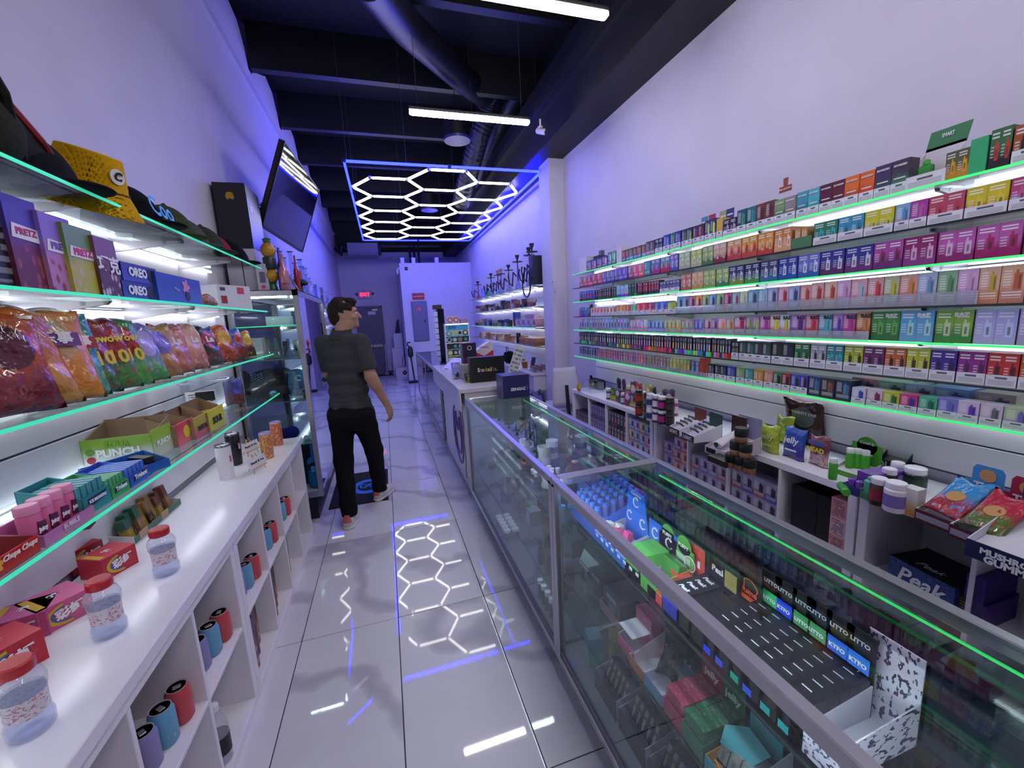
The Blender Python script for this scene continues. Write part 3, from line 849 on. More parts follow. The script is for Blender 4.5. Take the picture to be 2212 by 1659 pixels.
obj('printed_side', MB().box(.1195, .1212, .01, .29, .005, .145), print_mat('grad'), o); colours(o.children[-1], '7a78c8', '9a9a8a', 'b8b8d8')
obj('code_square', MB().box(-.1, -.06, -.0015, 0, .04, .085), mat('9a3040', .5), o)
obj('code_square', MB().box(-.1, -.065, -.0015, 0, .115, .135), mat('4a4a50', .5), o)

# crisp bags on the third shelf (z = 1.42)
bags = [  # px centre, width, height, c1, c2, c3, lean, label
    (-25, .2, .25, 'c0522c', '7a1a30', '5a1830', 'dark magenta and orange crisp bag at the camera end of the shelf'),
    (28, .2, .27, 'd07038', 'c88a4a', 'b86a2c', 'orange crisp bag with a bowl picture behind the first orange bag'),
    (85, .2, .27, 'd88a50', 'd0802c', 'c8a078', 'glossy orange crisp bag with a purple logo oval'),
    (128, .17, .25, '3a8a9a', '4a9a8c', 'd8b838', 'teal crisp bag with a yellow logo disc'),
    (170, .16, .24, '9a2830', '4a6a3a', '8a2028', 'red and green crisp bag leaning beside the teal bag'),
    (205, .16, .24, '8c2030', '4a7a3a', 'a83038', 'red and green crisp bag with gold number ten in the middle'),
    (243, .17, .24, '3c8a3c', '5a9a48', 'a82c34', 'green crisp bag with a red shoulder and gold number ten'),
    (290, .16, .22, '8a78c0', '5a9a58', 'b0a0e0', 'shiny holographic green and violet crisp bag'),
    (325, .15, .22, 'c0905a', 'b87a48', '7a68c0', 'tan crisp bag with a violet badge'),
    (358, .16, .22, 'c87a70', 'b86a60', 'c89088', 'dull pink crisp bag behind the salmon pink one'),
    (398, .16, .22, 'd89a88', 'c07068', 'e0b0a0', 'salmon pink crisp bag with a round badge'),
    (432, .14, .21, '3a3038', '4a3c3a', 'a83a58', 'black crisp bag with a red badge'),
    (468, .16, .21, 'c05a2c', 'a84028', 'd8a83a', 'red and yellow puffed snack bag'),
    (500, .13, .19, '3a5ab0', '8a2c28', 'c04a30', 'blue and red triangle chip bag'),
    (520, .11, .17, 'b88a2c', '5a2a1c', 'd8b040', 'small yellow and brown snack bag at the end of the bag row'),
]
for k, (px, w_, h_, c1, c2, c3, lb) in enumerate(bags):
    X = -.9
    y = yline(px, X, ZL[2] + h_ * .5)
    o = obj('crisp_bag', bag_mesh(w_ * .92, h_, .07, k), None, None, (X + .04, y, ZL[2] + .004), (math.radians(-14), 0, RL - .5 + .12 * math.sin(k * 2.1)))
    colours(o, c1, c2, c3); tag(o, lb, 'crisp bag', 'crisp bags on the third shelf')
    if 'number ten' in lb or 'leaning' in lb:
        letter(o, '10', .06, 'd8c040', (.01, -.048, h_ * .42), bold=.002)
        letter(o, 'Wow', .034, 'e0c848', (.0, -.048, h_ * .68), bold=.001)
    elif 'purple logo' in lb or 'yellow logo' in lb:
        obj('logo_ribbon', MB().prism([(-.05, h_ * .57), (.05, h_ * .55), (.05, h_ * .69), (-.05, h_ * .71)], .002, 'y', -.05), mat('6a3a8a' if 'purple' in lb else 'a02838', .4), o)
        letter(o, '乐事', .036, 'e6e0ea', (0, -.0525, h_ * .63), bold=.001)
    elif 'black crisp' in lb or 'salmon' in lb:
        letter(o, "La", .04, 'e6dce0', (.0, -.045, h_ * .62), bold=.002)

# fourth shelf (z = 1.13): gum, sour candy
z = ZL[3]
def tray(o_name, label, cat, loc, size, rz, c_in, c_out, header=0.0, c_head=None, group=None, slope=True):
    """open cardboard display tray; front faces local -Y"""
    w_, d_, h_ = size
    t = thing(o_name, label, cat, loc, rz, group)
    hf = h_ * .55 if slope else h_; th = .003
    obj('tray_floor', MB().box(-w_ / 2, w_ / 2, 0, d_, 0, th), mat(c_in, .6), t)
    obj('tray_front', MB().box(-w_ / 2, w_ / 2, 0, th, th, hf), mat(c_out, .45), t)
    obj('tray_back', MB().box(-w_ / 2, w_ / 2, d_ - th, d_, th, h_ + header), mat(c_head or c_out, .45), t)
    for s in (-1, 1):
        x0, x1 = (-w_ / 2, -w_ / 2 + th) if s < 0 else (w_ / 2 - th, w_ / 2)
        obj('tray_side', MB().prism([(th, th), (d_ - th, th), (d_ - th, h_), (th, hf)], x1 - x0, 'x', x0), mat(c_in, .6), t)
    return t
def place_l(px, py, zz): return onz(px, py, zz)
# red lollipop pouch box
o = tray('lollipop_box', 'red lollipop box with a yellow flower logo at the camera end of the shelf', 'candy box', (-.79, 1.055, z), (.17, .18, .07), RL, '8a2c30', 'c01c28', .02)
obj('flower_logo', MB().prism([(-.03 + .022 * (1 + .18 * math.cos(8 * a * PI / 16)) * math.cos(a * PI / 16), .028 + .018 * (1 + .18 * math.cos(8 * a * PI / 16)) * math.sin(a * PI / 16)) for a in range(32)], .0015, 'y', -.002), mat('e0a83a', .4), o)
letter(o, 'Chupa Chups', .016, 'f0e0d0', (.035, -.002, .03), shear=.3, bold=.0006)
o = obj('gum_carton', MB().box(-.1, .1, .0, .003, 0, .14).box(-.1, -.097, 0, .16, 0, .12).box(.097, .1, 0, .16, 0, .12).box(-.1, .1, 0, .16, 0, .003), mat('9a8078', .7), None, (-1.05, 1.32, z), (0, 0, RL))
tag(o, 'open brown cardboard carton behind the pink gum jars', 'carton')
o = tray('gum_tray', 'pink tray holding the four pink gum jars', 'candy box', (-.79, 1.24, z), (.17, .1, .05), RL, 'b86a98', 'c070a8', 0)
letter(o, 'BUBBLE', .016, 'e8c8e0', (0, -.002, .018), bold=.0005)
for k in range(4):
    t = thing('gum_jar', ('pink gum jar nearest the lollipop box', 'second pink gum jar from the lollipop box', 'third pink gum jar from the lollipop box', 'pink gum jar nearest the teal gum carton')[k], 'gum jar', (-.822 - .004 * k, 1.175 + .043 * k, z + .003), group='pink gum jars')
    obj('jar_body', MB().lathe([(.019, 0), (.0205, .005), (.0205, .07), (.018, .076)], n=18), mat('d86a98', .3), t, smooth=40)
    obj('jar_cap', MB().lathe([(.019, .074), (.0212, .076), (.0212, .094), (.019, .097), (.001, .097)], n=18), mat('e08ab0', .35), t, smooth=40)
    obj('jar_badge', MB().prism([(-.012, .02), (.01, .016), (.013, .052), (-.009, .056)], .003, 'x', .019), mat('5a2048', .4), t)
    letter(t, 'Juicy', .013, 'f0e6ee', (.0226, 0, .036), rot=(PI / 2, 0, PI / 2), bold=.0008)
def gum(px0, px1, h_, c1, c2, txt, lb, X=-.8, tcol='f0f0f4'):
    y0, y1 = yline(px0, X, z + .03), yline(px1, X, z + .03)
    w_ = y1 - y0
    o = tray('gum_carton', lb, 'candy box', (X, (y0 + y1) / 2, z), (w_ * .96, .13, h_), RL, c2, c1, .0)
    obj('label_diamond', MB().prism([(-w_ * .34, h_ * .2), (w_ * .3, h_ * .3), (w_ * .36, h_ * .48), (-w_ * .3, h_ * .46)], .001, 'y', -.0015), mat(c1 if tcol != 'f0f0f4' else '1c3050', .4), o)
    letter(o, txt, .02, tcol, (0, -.0028, h_ * .36), width=w_ * .62, bold=.0008)
    for q in range(5):
        gx = -w_ * .4 + w_ * .8 * q / 4
        pack('gum_pack', None, None, (gx, .012 + .0 * q, .003), (w_ * .15, .1, h_ * .82), 0, 'plain', c2, c1, parent=o)
    return o
gum(180, 238, .095, '2a8088', '4a9aa0', 'ICE BREAKERS', 'teal gum carton with white ice lettering between pink jars and green gum')
gum(240, 278, .07, '3a9a58', '58b078', 'Trident', 'green gum carton beside the teal gum carton')
gum(280, 322, .07, '2c50b8', '4a78d0', 'Trident', 'blue gum carton beside the green gum carton')
o = tray('candy_tray', 'long low bright blue candy tray in front of the sour belt box', 'candy box', (-.83, 1.635, z), (.19, .12, .055), RL - .55, '3a6ab0', '1c58b0', .0)
obj('tray_flap', MB().box(.03, .06, .02, .1, .01, .05), black, o)
# sour candy boxes at the back of the shelf
def sour(px0, px1, h_, c1, c2, txt, lb, X=-.98, tcol='f4f4f0', d_=.1, sub=None, fixed=None):
    if fixed: (X, yc), w_, rz_ = fixed
    else:
        y0, y1 = yline(px0, X, z + .05), yline(px1, X, z + .05); w_ = y1 - y0; yc = (y0 + y1) / 2; rz_ = RL
    t = thing('sour_candy_box', lb, 'candy box', (X, yc, z), rz_)
    b = pack('box_front', None, None, (0, 0, 0), (w_, .003, h_), 0, 'grad', c1, c2, parent=t)
    obj('box_back', MB().box(-w_ / 2, w_ / 2, d_, d_ + .003, 0, h_ * 1.45), mat('8a6c54', .7), t)
    for s in (-1, 1): obj('box_side', MB().prism([(.003, 0), (d_, 0), (d_, h_ * 1.4), (.003, h_ * .9)], .003, 'x', s * w_ / 2 - (.003 if s > 0 else 0)), mat('9a7c60', .7), t)
    for q in range(6): pack('candy_pack', None, None, (-w_ * .42 + w_ * .84 * q / 5, .01, .0), (w_ * .13, .07, h_ * .8), 0, 'plain', c2, c1, parent=t)
    if txt:
        letter(t, txt, .05, tcol, (0, -.002, h_ * .42), width=w_ * .62, bold=.0022)
        if sub: letter(t, sub, .034, '7ab030', (0, -.002, h_ * .74), width=w_ * .36, bold=.0012)
    return t
o = sour(0, 1, .1, '8ab03a', 'd8dce0', 'PUNCH', 'wide lime green sour belt box with big white lettering', sub='SOUR', fixed=((-.99, 1.845), .215, 0.0), d_=.15)
for k in range(2): obj('ring_print', MB().lathe([(.008, -.002), (.013, -.002), (.013, 0)], (-.085, 0, .022 + .03 * k), 16, 'y'), mat(('a82838', '6a9a3a')[k], .4), o)
b = pack('printed_side', None, None, (.1085, .075, 0), (.15, .002, .11), PI / 2, 'grad', '9ac040', 'c8ccb0', parent=o)
letter(b, 'PUNCH', .04, 'f4f4f0', (0, -.002, .05), width=.1, bold=.0014)
o = sour(384, 420, .095, 'd84a5a', 'e8707a', None, 'pink box with a yellow peach ring picture', X=-.86)
obj('ring_print', MB().lathe([(.014, -.002), (.027, -.002), (.027, 0)], (0, 0, .05), 20, 'y'), mat('e8c83a', .4), o)
sour(421, 451, .095, 'b8a848', 'c85a70', 'PATCH', 'yellow and pink sour candy box beside the peach ring box', X=-.84, tcol='2a2a30')
sour(452, 484, .1, 'd8c83a', 'c8b83a', 'SOUR', 'bright yellow sour candy box at the end of the candy row', X=-.83, tcol='2a2a30')
# clear tub with a yellow nutrition label
p = Vector((-.93, yline(448, -.93, 1.2), z)); 
t = thing('plastic_tub', 'clear plastic tub with a yellow nutrition label behind the sour candy boxes', 'tub', (-.965, 2.6, z), .12)
obj('tub_wall', MB().loft([[(-.09, .0, 0.002), (.09, 0, .002), (.09, .13, .002), (-.09, .13, .002)], [(-.105, -.012, .2), (.105, -.012, .2), (.105, .145, .2), (-.105, .145, .2)]], caps=False), acrylic, t)
obj('tub_rim', MB().box(-.11, .11, -.017, -.012, .195, .206).box(-.11, .11, .145, .15, .195, .206).box(-.11, -.105, -.012, .145, .195, .206).box(.105, .11, -.012, .145, .195, .206), glass('e8ecf4', 1.2, .03, haze=.3), t)
b = obj('yellow_label', MB().box(-.085, .05, -.014, -.012, .03, .155), print_mat('small_print'), t, (0, -.004, 0)); colours(b, 'd8c418', '3a3418')
obj('facts_panel', MB().box(-.04, .045, -.0165, -.0145, .1, .15), print_mat('small_print'), t, (0, -.004, 0)); colours(t.children[-1], 'e4e2e6', '3a3a40')
obj('lollipop_stick', MB().tube([(.03, .05, .02), (.045, .0, .06), (.06, .0, .04)], .006, 6), mat('d8d4dc', .4), t)
o = obj('snack_bag', bag_mesh(.13, .17, .07, 11), None, None, (-.95, 2.98, z + .001), (0, 0, RL - .6)); colours(o, '4a3a88', '7a3028', '5a58b0')
tag(o, 'purple and red snack bag beside the clear plastic tub', 'snack bag')

# ------------------------------------------------------------------ goods on the worktop
def candy_box(px, py, size, c1, c2, lb, rzo=0.0, open_=False, X=None):
    p = onz(px, py, ZW)
    w_, d_, h_ = size
    o = pack('candy_box', lb, 'candy box', p, size, RL + rzo, 'plain', c1, c1)
    obj('rainbow_arc', MB().loft([[(x, -.0012, zz) for x, zz in r] for r in [[(w_ * .02 + .36 * w_ * k * math.cos(a), h_ * .5 + .36 * h_ * k * math.sin(a)) for a in [PI * (.55 + 1.0 * q / 10) for q in range(11)]] for k in (.9, 1.18)]], closed=False, caps=False), mat('d0a020', .4), o)
    obj('rainbow_arc', MB().loft([[(x, -.0012, zz) for x, zz in r] for r in [[(w_ * .02 + .36 * w_ * k * math.cos(a), h_ * .5 + .36 * h_ * k * math.sin(a)) for a in [PI * (.55 + 1.0 * q / 10) for q in range(11)]] for k in (.72, .9)]], closed=False, caps=False), mat('3a5a9a', .4), o)
    letter(o, '彩虹', h_ * .42, 'ece6ec', (w_ * .06, -.0022, h_ * .52), bold=.0016, rot=(PI / 2, -.12, 0))
    letter(o, '糖', h_ * .3, 'ece6ec', (0, d_ * .5, h_ + .0006), rot=(0, 0, 0), bold=.001)
    obj('rainbow_top', MB().box(-w_ * .46, -w_ * .3, .01, d_ - .01, h_, h_ + .0006), mat('c89a28', .4), o)
    if open_:
        obj('open_lid', MB().prism([(d_, h_), (d_ * 1.0, h_ + .004), (d_ * .1, h_ + .07), (d_ * .1, h_ + .066)], w_, 'x', -w_ / 2), mat('7a1c2c', .5), o)
    return o
candy_box(265, 1234, (.11, .1, .075), 'b81c34', None, 'red candy box with a rainbow and white characters beside the bar tray', -.45)
candy_box(196, 1228, (.1, .09, .085), 'a0182c', None, 'dark red candy box with its lid raised, behind the red one', -.5, True)
candy_box(103, 1258, (.11, .09, .075), 'a8182c', None, 'dark red candy box lying behind the pink candy box', -1.2)
candy_box(151, 1346, (.115, .12, .075), 'c85a88', None, 'pink candy box with a rainbow facing the aisle', -.65)
candy_box(45, 1392, (.115, .1, .075), 'b85080', None, 'second pink candy box touching the first pink one', -1.3)
candy_box(36, 1462, (.12, .12, .085), 'b81c34', None, 'red candy box at the camera end of the worktop', -.6)
# chocolate / nut bar tray
t = tray('bar_tray', 'green and white tray of nut bars between candy boxes and bare worktop', 'candy box', onz(348, 1128, ZW), (.38, .1, .055), RL, 'c8c2c4', '3c6a50')
for k in range(9):
    pack('nut_bar', None, None, (-.155 + .038 * k, .02 + .01 * (k % 2), .003), (.032, .03, .095 + .012 * (k % 3)), 0, 'photo', ('2c5a44', '8a6a3a', '6a3c30')[k // 3 % 3], ('b8983a', '4a2c24', 'a87a58')[k % 3], 'c8a070', parent=t, rot=(math.radians(-12), 0, 0))
for k in range(2): obj('nut_print', MB().box(-.16 + .17 * k, -.1 + .17 * k, -.001, 0, .006, .036), mat('b08a6a', .5), t)
# tumblers
def tumbler(px, py, col, lb, h_=.2, r=.036, pattern=None):
    t = thing('tumbler', lb, 'tumbler', onz(px, py, ZW), .4)
    b = obj('cup', MB().lathe([(r * .86, 0), (r * .9, .004), (r, h_ * .35), (r, h_ - .012), (r * .98, h_ - .01)], n=24), mat(col, .25) if not pattern else print_mat('camo'), t, smooth=40)
    if pattern: colours(b, *pattern)
    obj('lid', MB().lathe([(r * 1.0, h_ - .012), (r * 1.0, h_ - .004), (r * .94, h_), (r * .9, h_ - .006), (.001, h_ - .006)], n=24), steel if not pattern else mat('b8a8c8', .3, .5), t, smooth=40)
    if not pattern: obj('printed_mark', MB().box(r * .98, r * 1.005, -.006, .006, h_ * .5, h_ * .68), mat('c05868' if col[0] != '1' else 'd8a0b8', .5), t, (0, 0, 0), (0, 0, -.8))
    return t
tumbler(492, 1034, 'dedae2', 'plain white tumbler with steel lid on the worktop', .2, .038)
tumbler(511, 1003, '15141a', 'black tumbler standing behind the white one', .2, .038)
tumbler(580, 989, None, 'orange and violet printed tumbler beside the small easel sign', .17, .036, ('c87a3a', 'e0c060', '6a4a9a'))
tumbler(601, 961, None, 'orange printed tumbler at the far end of the worktop', .17, .036, ('c8683c', 'd8a888', 'a8402c'))
for (px, py, lb, zz) in ((563, 1018, 'small wooden easel with a white price card in front of the printed tumbler', 0), (548, 982, 'small wooden easel with a white card leaning behind the other easel', 0)):
    t = thing('easel_sign', lb, 'sign', onz(px, py, ZW), RL - .35)
    wood = mat('c8a078', .6, noise=.1)
    obj('easel_leg', MB().tube([(-.05, 0, .003), (-.012, .03, .11)], .003, 5), wood, t); obj('easel_leg', MB().tube([(.05, 0, .003), (.012, .03, .11)], .003, 5), wood, t)
    obj('easel_leg', MB().tube([(0, .07, .003), (0, .03, .1)], .003, 5), wood, t); obj('easel_ledge', MB().box(-.055, .055, -.008, .006, .028, .032), wood, t)
    c = obj('price_card', MB().box(-.075, .075, -.001, .001, 0, .055), mat('dcd8e0', .5), t, (0, .004, .033), (math.radians(-14), 0, 0))
    letter(c, 'Bagel & Ice', .018, '24242c', (0, -.0018, .03), width=.11, bold=.0006)

# ------------------------------------------------------------------ hats and bags on the top shelf
zt = ZL[0]
def cloth(c, n=.12): return mat(c, .9, spec=.15, noise=n, nscale=60, bump=.25)
navy = cloth('12143a'); olive = cloth('3c4428'); dgrey = cloth('2c2c30'); blackcl = cloth('0e0f16')
def cap_mesh(r=.085, h_=.1, brim=True, flat=.75):
    s = SDF((-.15, -.24, -.02), (.15, .16, .19), .006)
    s.ell((0, 0, .0), (r, r * 1.1, h_), .01)
    s.plane((0, 0, -1), -.0)
    if brim:
        s.ell((0, -r * 1.05, .012), (r * .8, r * .75, .009), .012)
        s.cone((0, -.02, h_ - .002), (0, -.02, h_ + .003), .007, .007, .004)
    return s.mesh('cap')
capm = cap_mesh(.115, .15)
def cap(loc, m, lb, rz, rot=None, name='baseball_cap', extra=None):
    t = thing(name, lb, 'hat', loc, rz, rot=rot)
    t.scale = (1, 1, 1.08)
    me = capm.copy(); me.materials.append(m); o = bpy.data.objects.new('crown_and_brim', me); COL.objects.link(o); o.parent = t
    if extra: letter(t, extra[0], extra[1], extra[2], extra[3], rot=extra[4], bold=.0015)
    return t
# backpack
pb = onx(18, 330, -.92)
t = thing('backpack', 'dark navy backpack with a red patch standing at the end of the hat shelf', 'bag', (-.93, .98, zt), RL)
s = SDF((-.2, -.15, -.01), (.2, .15, .62), .009); s.rbox((0, 0, .27), (.15, .1, .27), .08).rbox((0, -.1, .17), (.11, .04, .13), .035, .02)
me = s.mesh('backpack'); obj('bag_body', me, navy, t)
obj('strap_loop', MB().tube([(.1, -.05, .48), (.15, -.08, .56), (.16, -.1, .46), (.12, -.09, .4)], .009, 6), blackcl, t)
obj('strap_loop', MB().tube([(.13, -.08, .33), (.19, -.1, .3), (.17, -.12, .22), (.12, -.1, .2)], .009, 6), blackcl, t)
obj('red_patch', MB().rbox(-.03, .06, -.112, -.108, .33, .38, .004), mat('b81c20', .7), t)
obj('zipper', MB().tube([(-.12, -.09, .42), (0, -.103, .47), (.12, -.09, .42)], .004, 5), mat('6a6a78', .4, .6), t)
# sling bag with script lettering
t = thing('sling_bag', 'dark olive sling bag with white script lettering leaning on the backpack', 'bag', (-.9, 1.3, zt), RL)
s = SDF((-.16, -.12, -.01), (.2, .12, .38), .008); s.cone((-.07, 0, .27), (.08, 0, .09), .075, .1, .02).cone((-.1, -.01, .2), (-.02, 0, .07), .06, .07, .03)
obj('bag_body', s.mesh('bag'), cloth('2a2c24'), t); obj('shoulder_strap', MB().tube([(-.08, -.06, .33), (0, -.1, .24), (.06, -.1, .16), (.14, -.06, .04)], .012, 6), cloth('20221c'), t)
letter(t, 'Cookies', .07, 'c8ccd8', (-.045, -.088, .23), rot=(PI / 2, -.95, 0), bold=.0015, shear=.2)
t = thing('sling_bag', 'charcoal bag with a red trim lying against the olive sling bag', 'bag', (-.9, 1.48, zt), RL)
s = SDF((-.15, -.1, -.01), (.17, .1, .26), .008); s.cone((-.05, 0, .15), (.08, 0, .07), .055, .07, .02); s.cone((-.07, .01, .05), (.06, .01, .05), .05, .05, .03)
obj('bag_body', s.mesh('bag'), dgrey, t); obj('red_trim', MB().tube([(-.03, -.05, .18), (.03, -.07, .11), (.1, -.06, .06)], .008, 6), mat('8c1c24', .7), t)
cap((-.93, 1.56, zt + .0), cloth('14151f'), 'flat black cap on the glass in front of the yellow bucket hat', RL + .2)
# yellow bucket hat
t = thing('bucket_hat', 'yellow bucket hat with a round white patch', 'hat', (-.9, 1.77, zt), RL - .1, rot=(math.radians(18), 0, RL - .35))
s = SDF((-.17, -.17, -.02), (.17, .17, .24), .0055)
X, Y, Z = np.meshgrid(*s.ax, indexing='ij'); rr = np.sqrt(X ** 2 + (Y * .92) ** 2)
prof = np.where(Z < .075, .098 + (.075 - Z) * .62, .098 - (Z - .075) * .22); d = rr - prof
d = np.maximum(np.maximum(d, Z - .18), -Z); s.F = np.maximum(d, -(np.maximum(rr - (prof - .006), Z - .172)))
obj('hat_body', s.mesh('hat'), cloth('c8980c', .06), t)
obj('round_patch', MB().lathe([(.024, -.002), (.024, .002)], (0, 0, 0), 22, 'y'), mat('d8d2cc', .7), t, (0, -.098, .125), (math.radians(-12), 0, 0))
letter(t, 'C', .036, '1c1c20', (0, -.102, .125), bold=.002)
obj('brim_seam', MB().tube([(.1 * math.sin(a), -.108 * math.cos(a), .075) for a in [-1.5 + .15 * k for k in range(21)]], .0025, 4), mat('4a3a0c', .8), t)
cap((-.93, 2.06, zt), cloth('0d0e18'), 'black knit cap with bright blue lettering', RL, extra=('Coo', .1, '28a0d8', (-.0, -.128, .065), (math.radians(75), 0, 0)), name='knit_cap')
cap((-.92, 2.36, zt), olive, 'olive green baseball cap beside the black knit cap', RL - .6)
cap((-.95, 2.6, zt), cloth('4a4c44'), 'grey green cap behind the olive cap', RL - .4)
cap((-.93, 2.78, zt), cloth('34382e'), 'dark green cap next to the red cap', RL - .5)
cap((-.95, 2.98, zt), cloth('8c1824'), 'red cap near the cabinet end of the hat shelf', RL + 1.2)
cap((-.93, 3.19, zt), cloth('0c0c10'), 'black cap at the cabinet end of the hat shelf', RL - .3)
# ================================================================== GLASS TOWER CABINET
TX0, TX1, TY0, TY1, TZ0, TZ1 = XL + .02, -.612, 3.56, 4.98, .25, 1.84
tw = thing('tower_display_cabinet', 'tall glass display cabinet with silver frame and black plinth', 'display cabinet')
pw = .035
for (x, y) in ((TX0, TY0), (TX1 - pw, TY0), (TX0, TY1 - pw), (TX1 - pw, TY1 - pw)):
    obj('post', MB().box(x, x + pw, y, y + pw, TZ0, TZ1), alu, tw)
obj('top_frame', MB().box(TX0, TX1, TY0, TY0 + pw, TZ1, TZ1 + .045).box(TX0, TX1, TY1 - pw, TY1, TZ1, TZ1 + .045).box(TX0, TX0 + pw, TY0, TY1, TZ1, TZ1 + .045).box(TX1 - pw, TX1, TY0, TY1, TZ1, TZ1 + .045).box(TX0, TX1, TY0, TY1, TZ1 + .04, TZ1 + .045), alu, tw)
obj('bottom_frame', MB().box(TX0, TX1, TY0, TY1, TZ0 - .05, TZ0), alu, tw)
obj('deck', MB().box(TX0 + .01, TX1 - .01, TY0 + .01, TY1 - .01, TZ0, TZ0 + .012), white_matt, tw)
obj('plinth', MB().box(TX0, TX1 - .06, TY0 + .03, TY1 - .03, 0, TZ0 - .05), black, tw)
obj('mirror_back', MB().box(TX0 + .004, TX0 + .01, TY0 + pw, TY1 - pw, TZ0, TZ1), mat('2a2c3a', .1, .6), tw)
obj('glass_pane', MB().box(TX0 + pw, TX1 - pw, TY0 + .008, TY0 + .013, TZ0, TZ1), GL, tw)
obj('glass_pane', MB().box(TX0 + pw, TX1 - pw, TY1 - .013, TY1 - .008, TZ0, TZ1), GL, tw)
for k in range(2):
    y0 = TY0 + pw + k * (TY1 - TY0 - 2 * pw) / 2
    obj('glass_door', MB().box(TX1 - .014 - .006 * k, TX1 - .009 - .006 * k, y0, y0 + (TY1 - TY0) / 2 - pw + .02, TZ0, TZ1), glass('e8f0f6', 2.6, .015), tw)
obj('led_strip', MB().box(TX1 - .06, TX1 - .045, TY0 + .06, TY1 - .06, TZ1 - .012, TZ1 - .002), led_case, tw)
obj('led_strip', MB().box(TX0 + .08, TX1 - .08, TY0 + .03, TY0 + .04, TZ1 - .012, TZ1 - .002), led_case, tw)
TS = [1.62, 1.36, 1.02, .66]
for z in TS:
    obj('glass_shelf', MB().box(TX0 + .02, TX1 - .03, TY0 + .03, TY1 - .04, z - .008, z), GL2, tw)
    obj('shelf_edge', MB().box(TX0 + .02, TX1 - .03, TY0 + .026, TY0 + .03, z - .008, z), edge_teal if z > 1.5 else mat('4a7a78', .2), tw)
# goods in the cabinet, on the shelves seen through the end glass
def tp(px, py, Y): return ony(px, py, Y)
zz = TS[1]
pack('product_box', 'white device box on the upper cabinet shelf beside the conical glass bottles', 'box', (-.985, 3.64, zz), (.13, .1, .17), 0, 'plain', 'c8c6c4', 'b0b0b0')
def beaker(loc, h_, r, lb, tint='d8e4f4', name='water_pipe', base=None, group=None, cat='water pipe', haze=.15, mouth=True):
    t = thing(name, lb, cat, loc, group=group)
    g = glass(tint, 1.3, .04, 1.45, haze=haze)
    obj('glass_body', MB().lathe([(r * .9, 0), (r, .008), (r * .95, h_ * .12), (r * .42, h_ * .38), (r * .34, h_ * .5), (r * .34, h_ * .97), (r * .46, h_)], n=16), g, t, smooth=60)
    obj('down_stem', MB().tube([(r * .2, 0, h_ * .2), (r * 1.2, 0, h_ * .42)], r * .12, 8), g, t)
    obj('bowl', MB().lathe([(r * .08, 0), (r * .3, r * .5), (r * .26, r * .55)], (r * 1.2, 0, h_ * .41), 10), base or g, t)
    if mouth: obj('mouth_ring', MB().lathe([(r * .36, h_ * .985), (r * .5, h_ * .99), (r * .5, h_ * 1.0), (r * .36, h_ * 1.0)], n=14), mat('20222c', .4), t)
    return t
beaker((-.885, 3.66, zz), .17, .045, 'amber based conical glass bottle beside the white device box', 'd8d0c0')
beaker((-.83, 3.7, zz), .17, .045, 'teal based conical glass bottle on the upper cabinet shelf', 'b8dce0')
pack('product_box', 'dark brown narrow box on the upper cabinet shelf', 'box', (-.78, 3.74, zz), (.035, .05, .13), 0, 'plain', '4a2c30', '3a2024')
beaker((-.745, 3.68, zz), .15, .035, 'blue based glass bottle in the cabinet', 'b8c8e8', base=mat('2c58a0', .4))
pack('product_box', 'white narrow box with a black pen picture in the cabinet', 'box', (-.71, 3.78, zz), (.04, .04, .14), 0, 'slim', 'd0ccd4', 'd0ccd4', '2a2a30')
pack('product_box', 'plum narrow box beside the white pen box in the cabinet', 'box', (-.682, 3.85, zz), (.04, .04, .13), 0, 'slim', '5a4a58', '7a6a78', '2a2a30')
t = thing('glass_vase', 'rounded white vase shaped piece in the cabinet', 'ornament', (-.668, 3.72, zz)); obj('vase_body', MB().lathe([(.02, 0), (.022, .06), (.03, .09), (.026, .12), (.01, .13)], n=16), mat('e0dcd8', .3), t, smooth=True); obj('vase_base', MB().lathe([(.024, -.0), (.024, .006)], n=16), mat('b8b4b4', .4), t)
t = thing('glass_vase', 'red rounded piece beside the white vase in the cabinet', 'ornament', (-.638, 3.8, zz)); obj('vase_body', MB().lathe([(.02, .004), (.022, .07), (.03, .1), (.026, .13), (.01, .135)], n=16), mat('9a1c20', .3), t, smooth=True); obj('vase_base', MB().lathe([(.022, 0), (.022, .006)], n=16), mat('6a1418', .4), t)
pack('product_box', 'flat pale green box lying on the top cabinet shelf', 'box', (-.79, 3.66, TS[0]), (.17, .12, .07), 0, 'plain', 'a8c4c0', 'c0d4d0')
for k, x in enumerate((-.7, -.66, -.74)): pack('product_box', ('small black box at the door side of the top cabinet shelf', 'small grey box at the door side of the top cabinet shelf', 'small olive box at the back of the top cabinet shelf')[k], 'box', (x, 3.85 + .1 * k, TS[0]), (.05, .06, .11), 0, 'plain', ('20222a', '4a4c54', '3c4434')[k])
# blue sports bags and ball
zz = TS[2]
t = thing('sports_bag', 'black duffel bag with blue checked end in the cabinet', 'bag', (-.93, 3.75, zz))
s = SDF((-.18, -.12, -.01), (.18, .3, .3), .009); s.rbox((0, .08, .125), (.14, .16, .12), .07)
obj('bag_body', s.mesh('bag'), cloth('14161c'), t)
for i in range(4):
    for j in range(3): obj('check_patch', MB().box(-.11 + .022 * i, -.095 + .022 * i, -.082, -.078, .18 + .018 * (j + i % 2 * .5), .19 + .018 * (j + i % 2 * .5)), mat('2c78b0', .6), t)
obj('blue_badge', MB().lathe([(.03, -.003), (.03, .0)], (.0, 0, 0), 20, 'y'), mat('3a98d8', .5), t, (.03, -.083, .06)); letter(t, 'C', .05, 'e0ecf4', (.03, -.088, .06), bold=.002)
t = thing('basketball', 'blue basketball with black seams in the cabinet', 'ball', (-.745, 3.82, zz + .115))
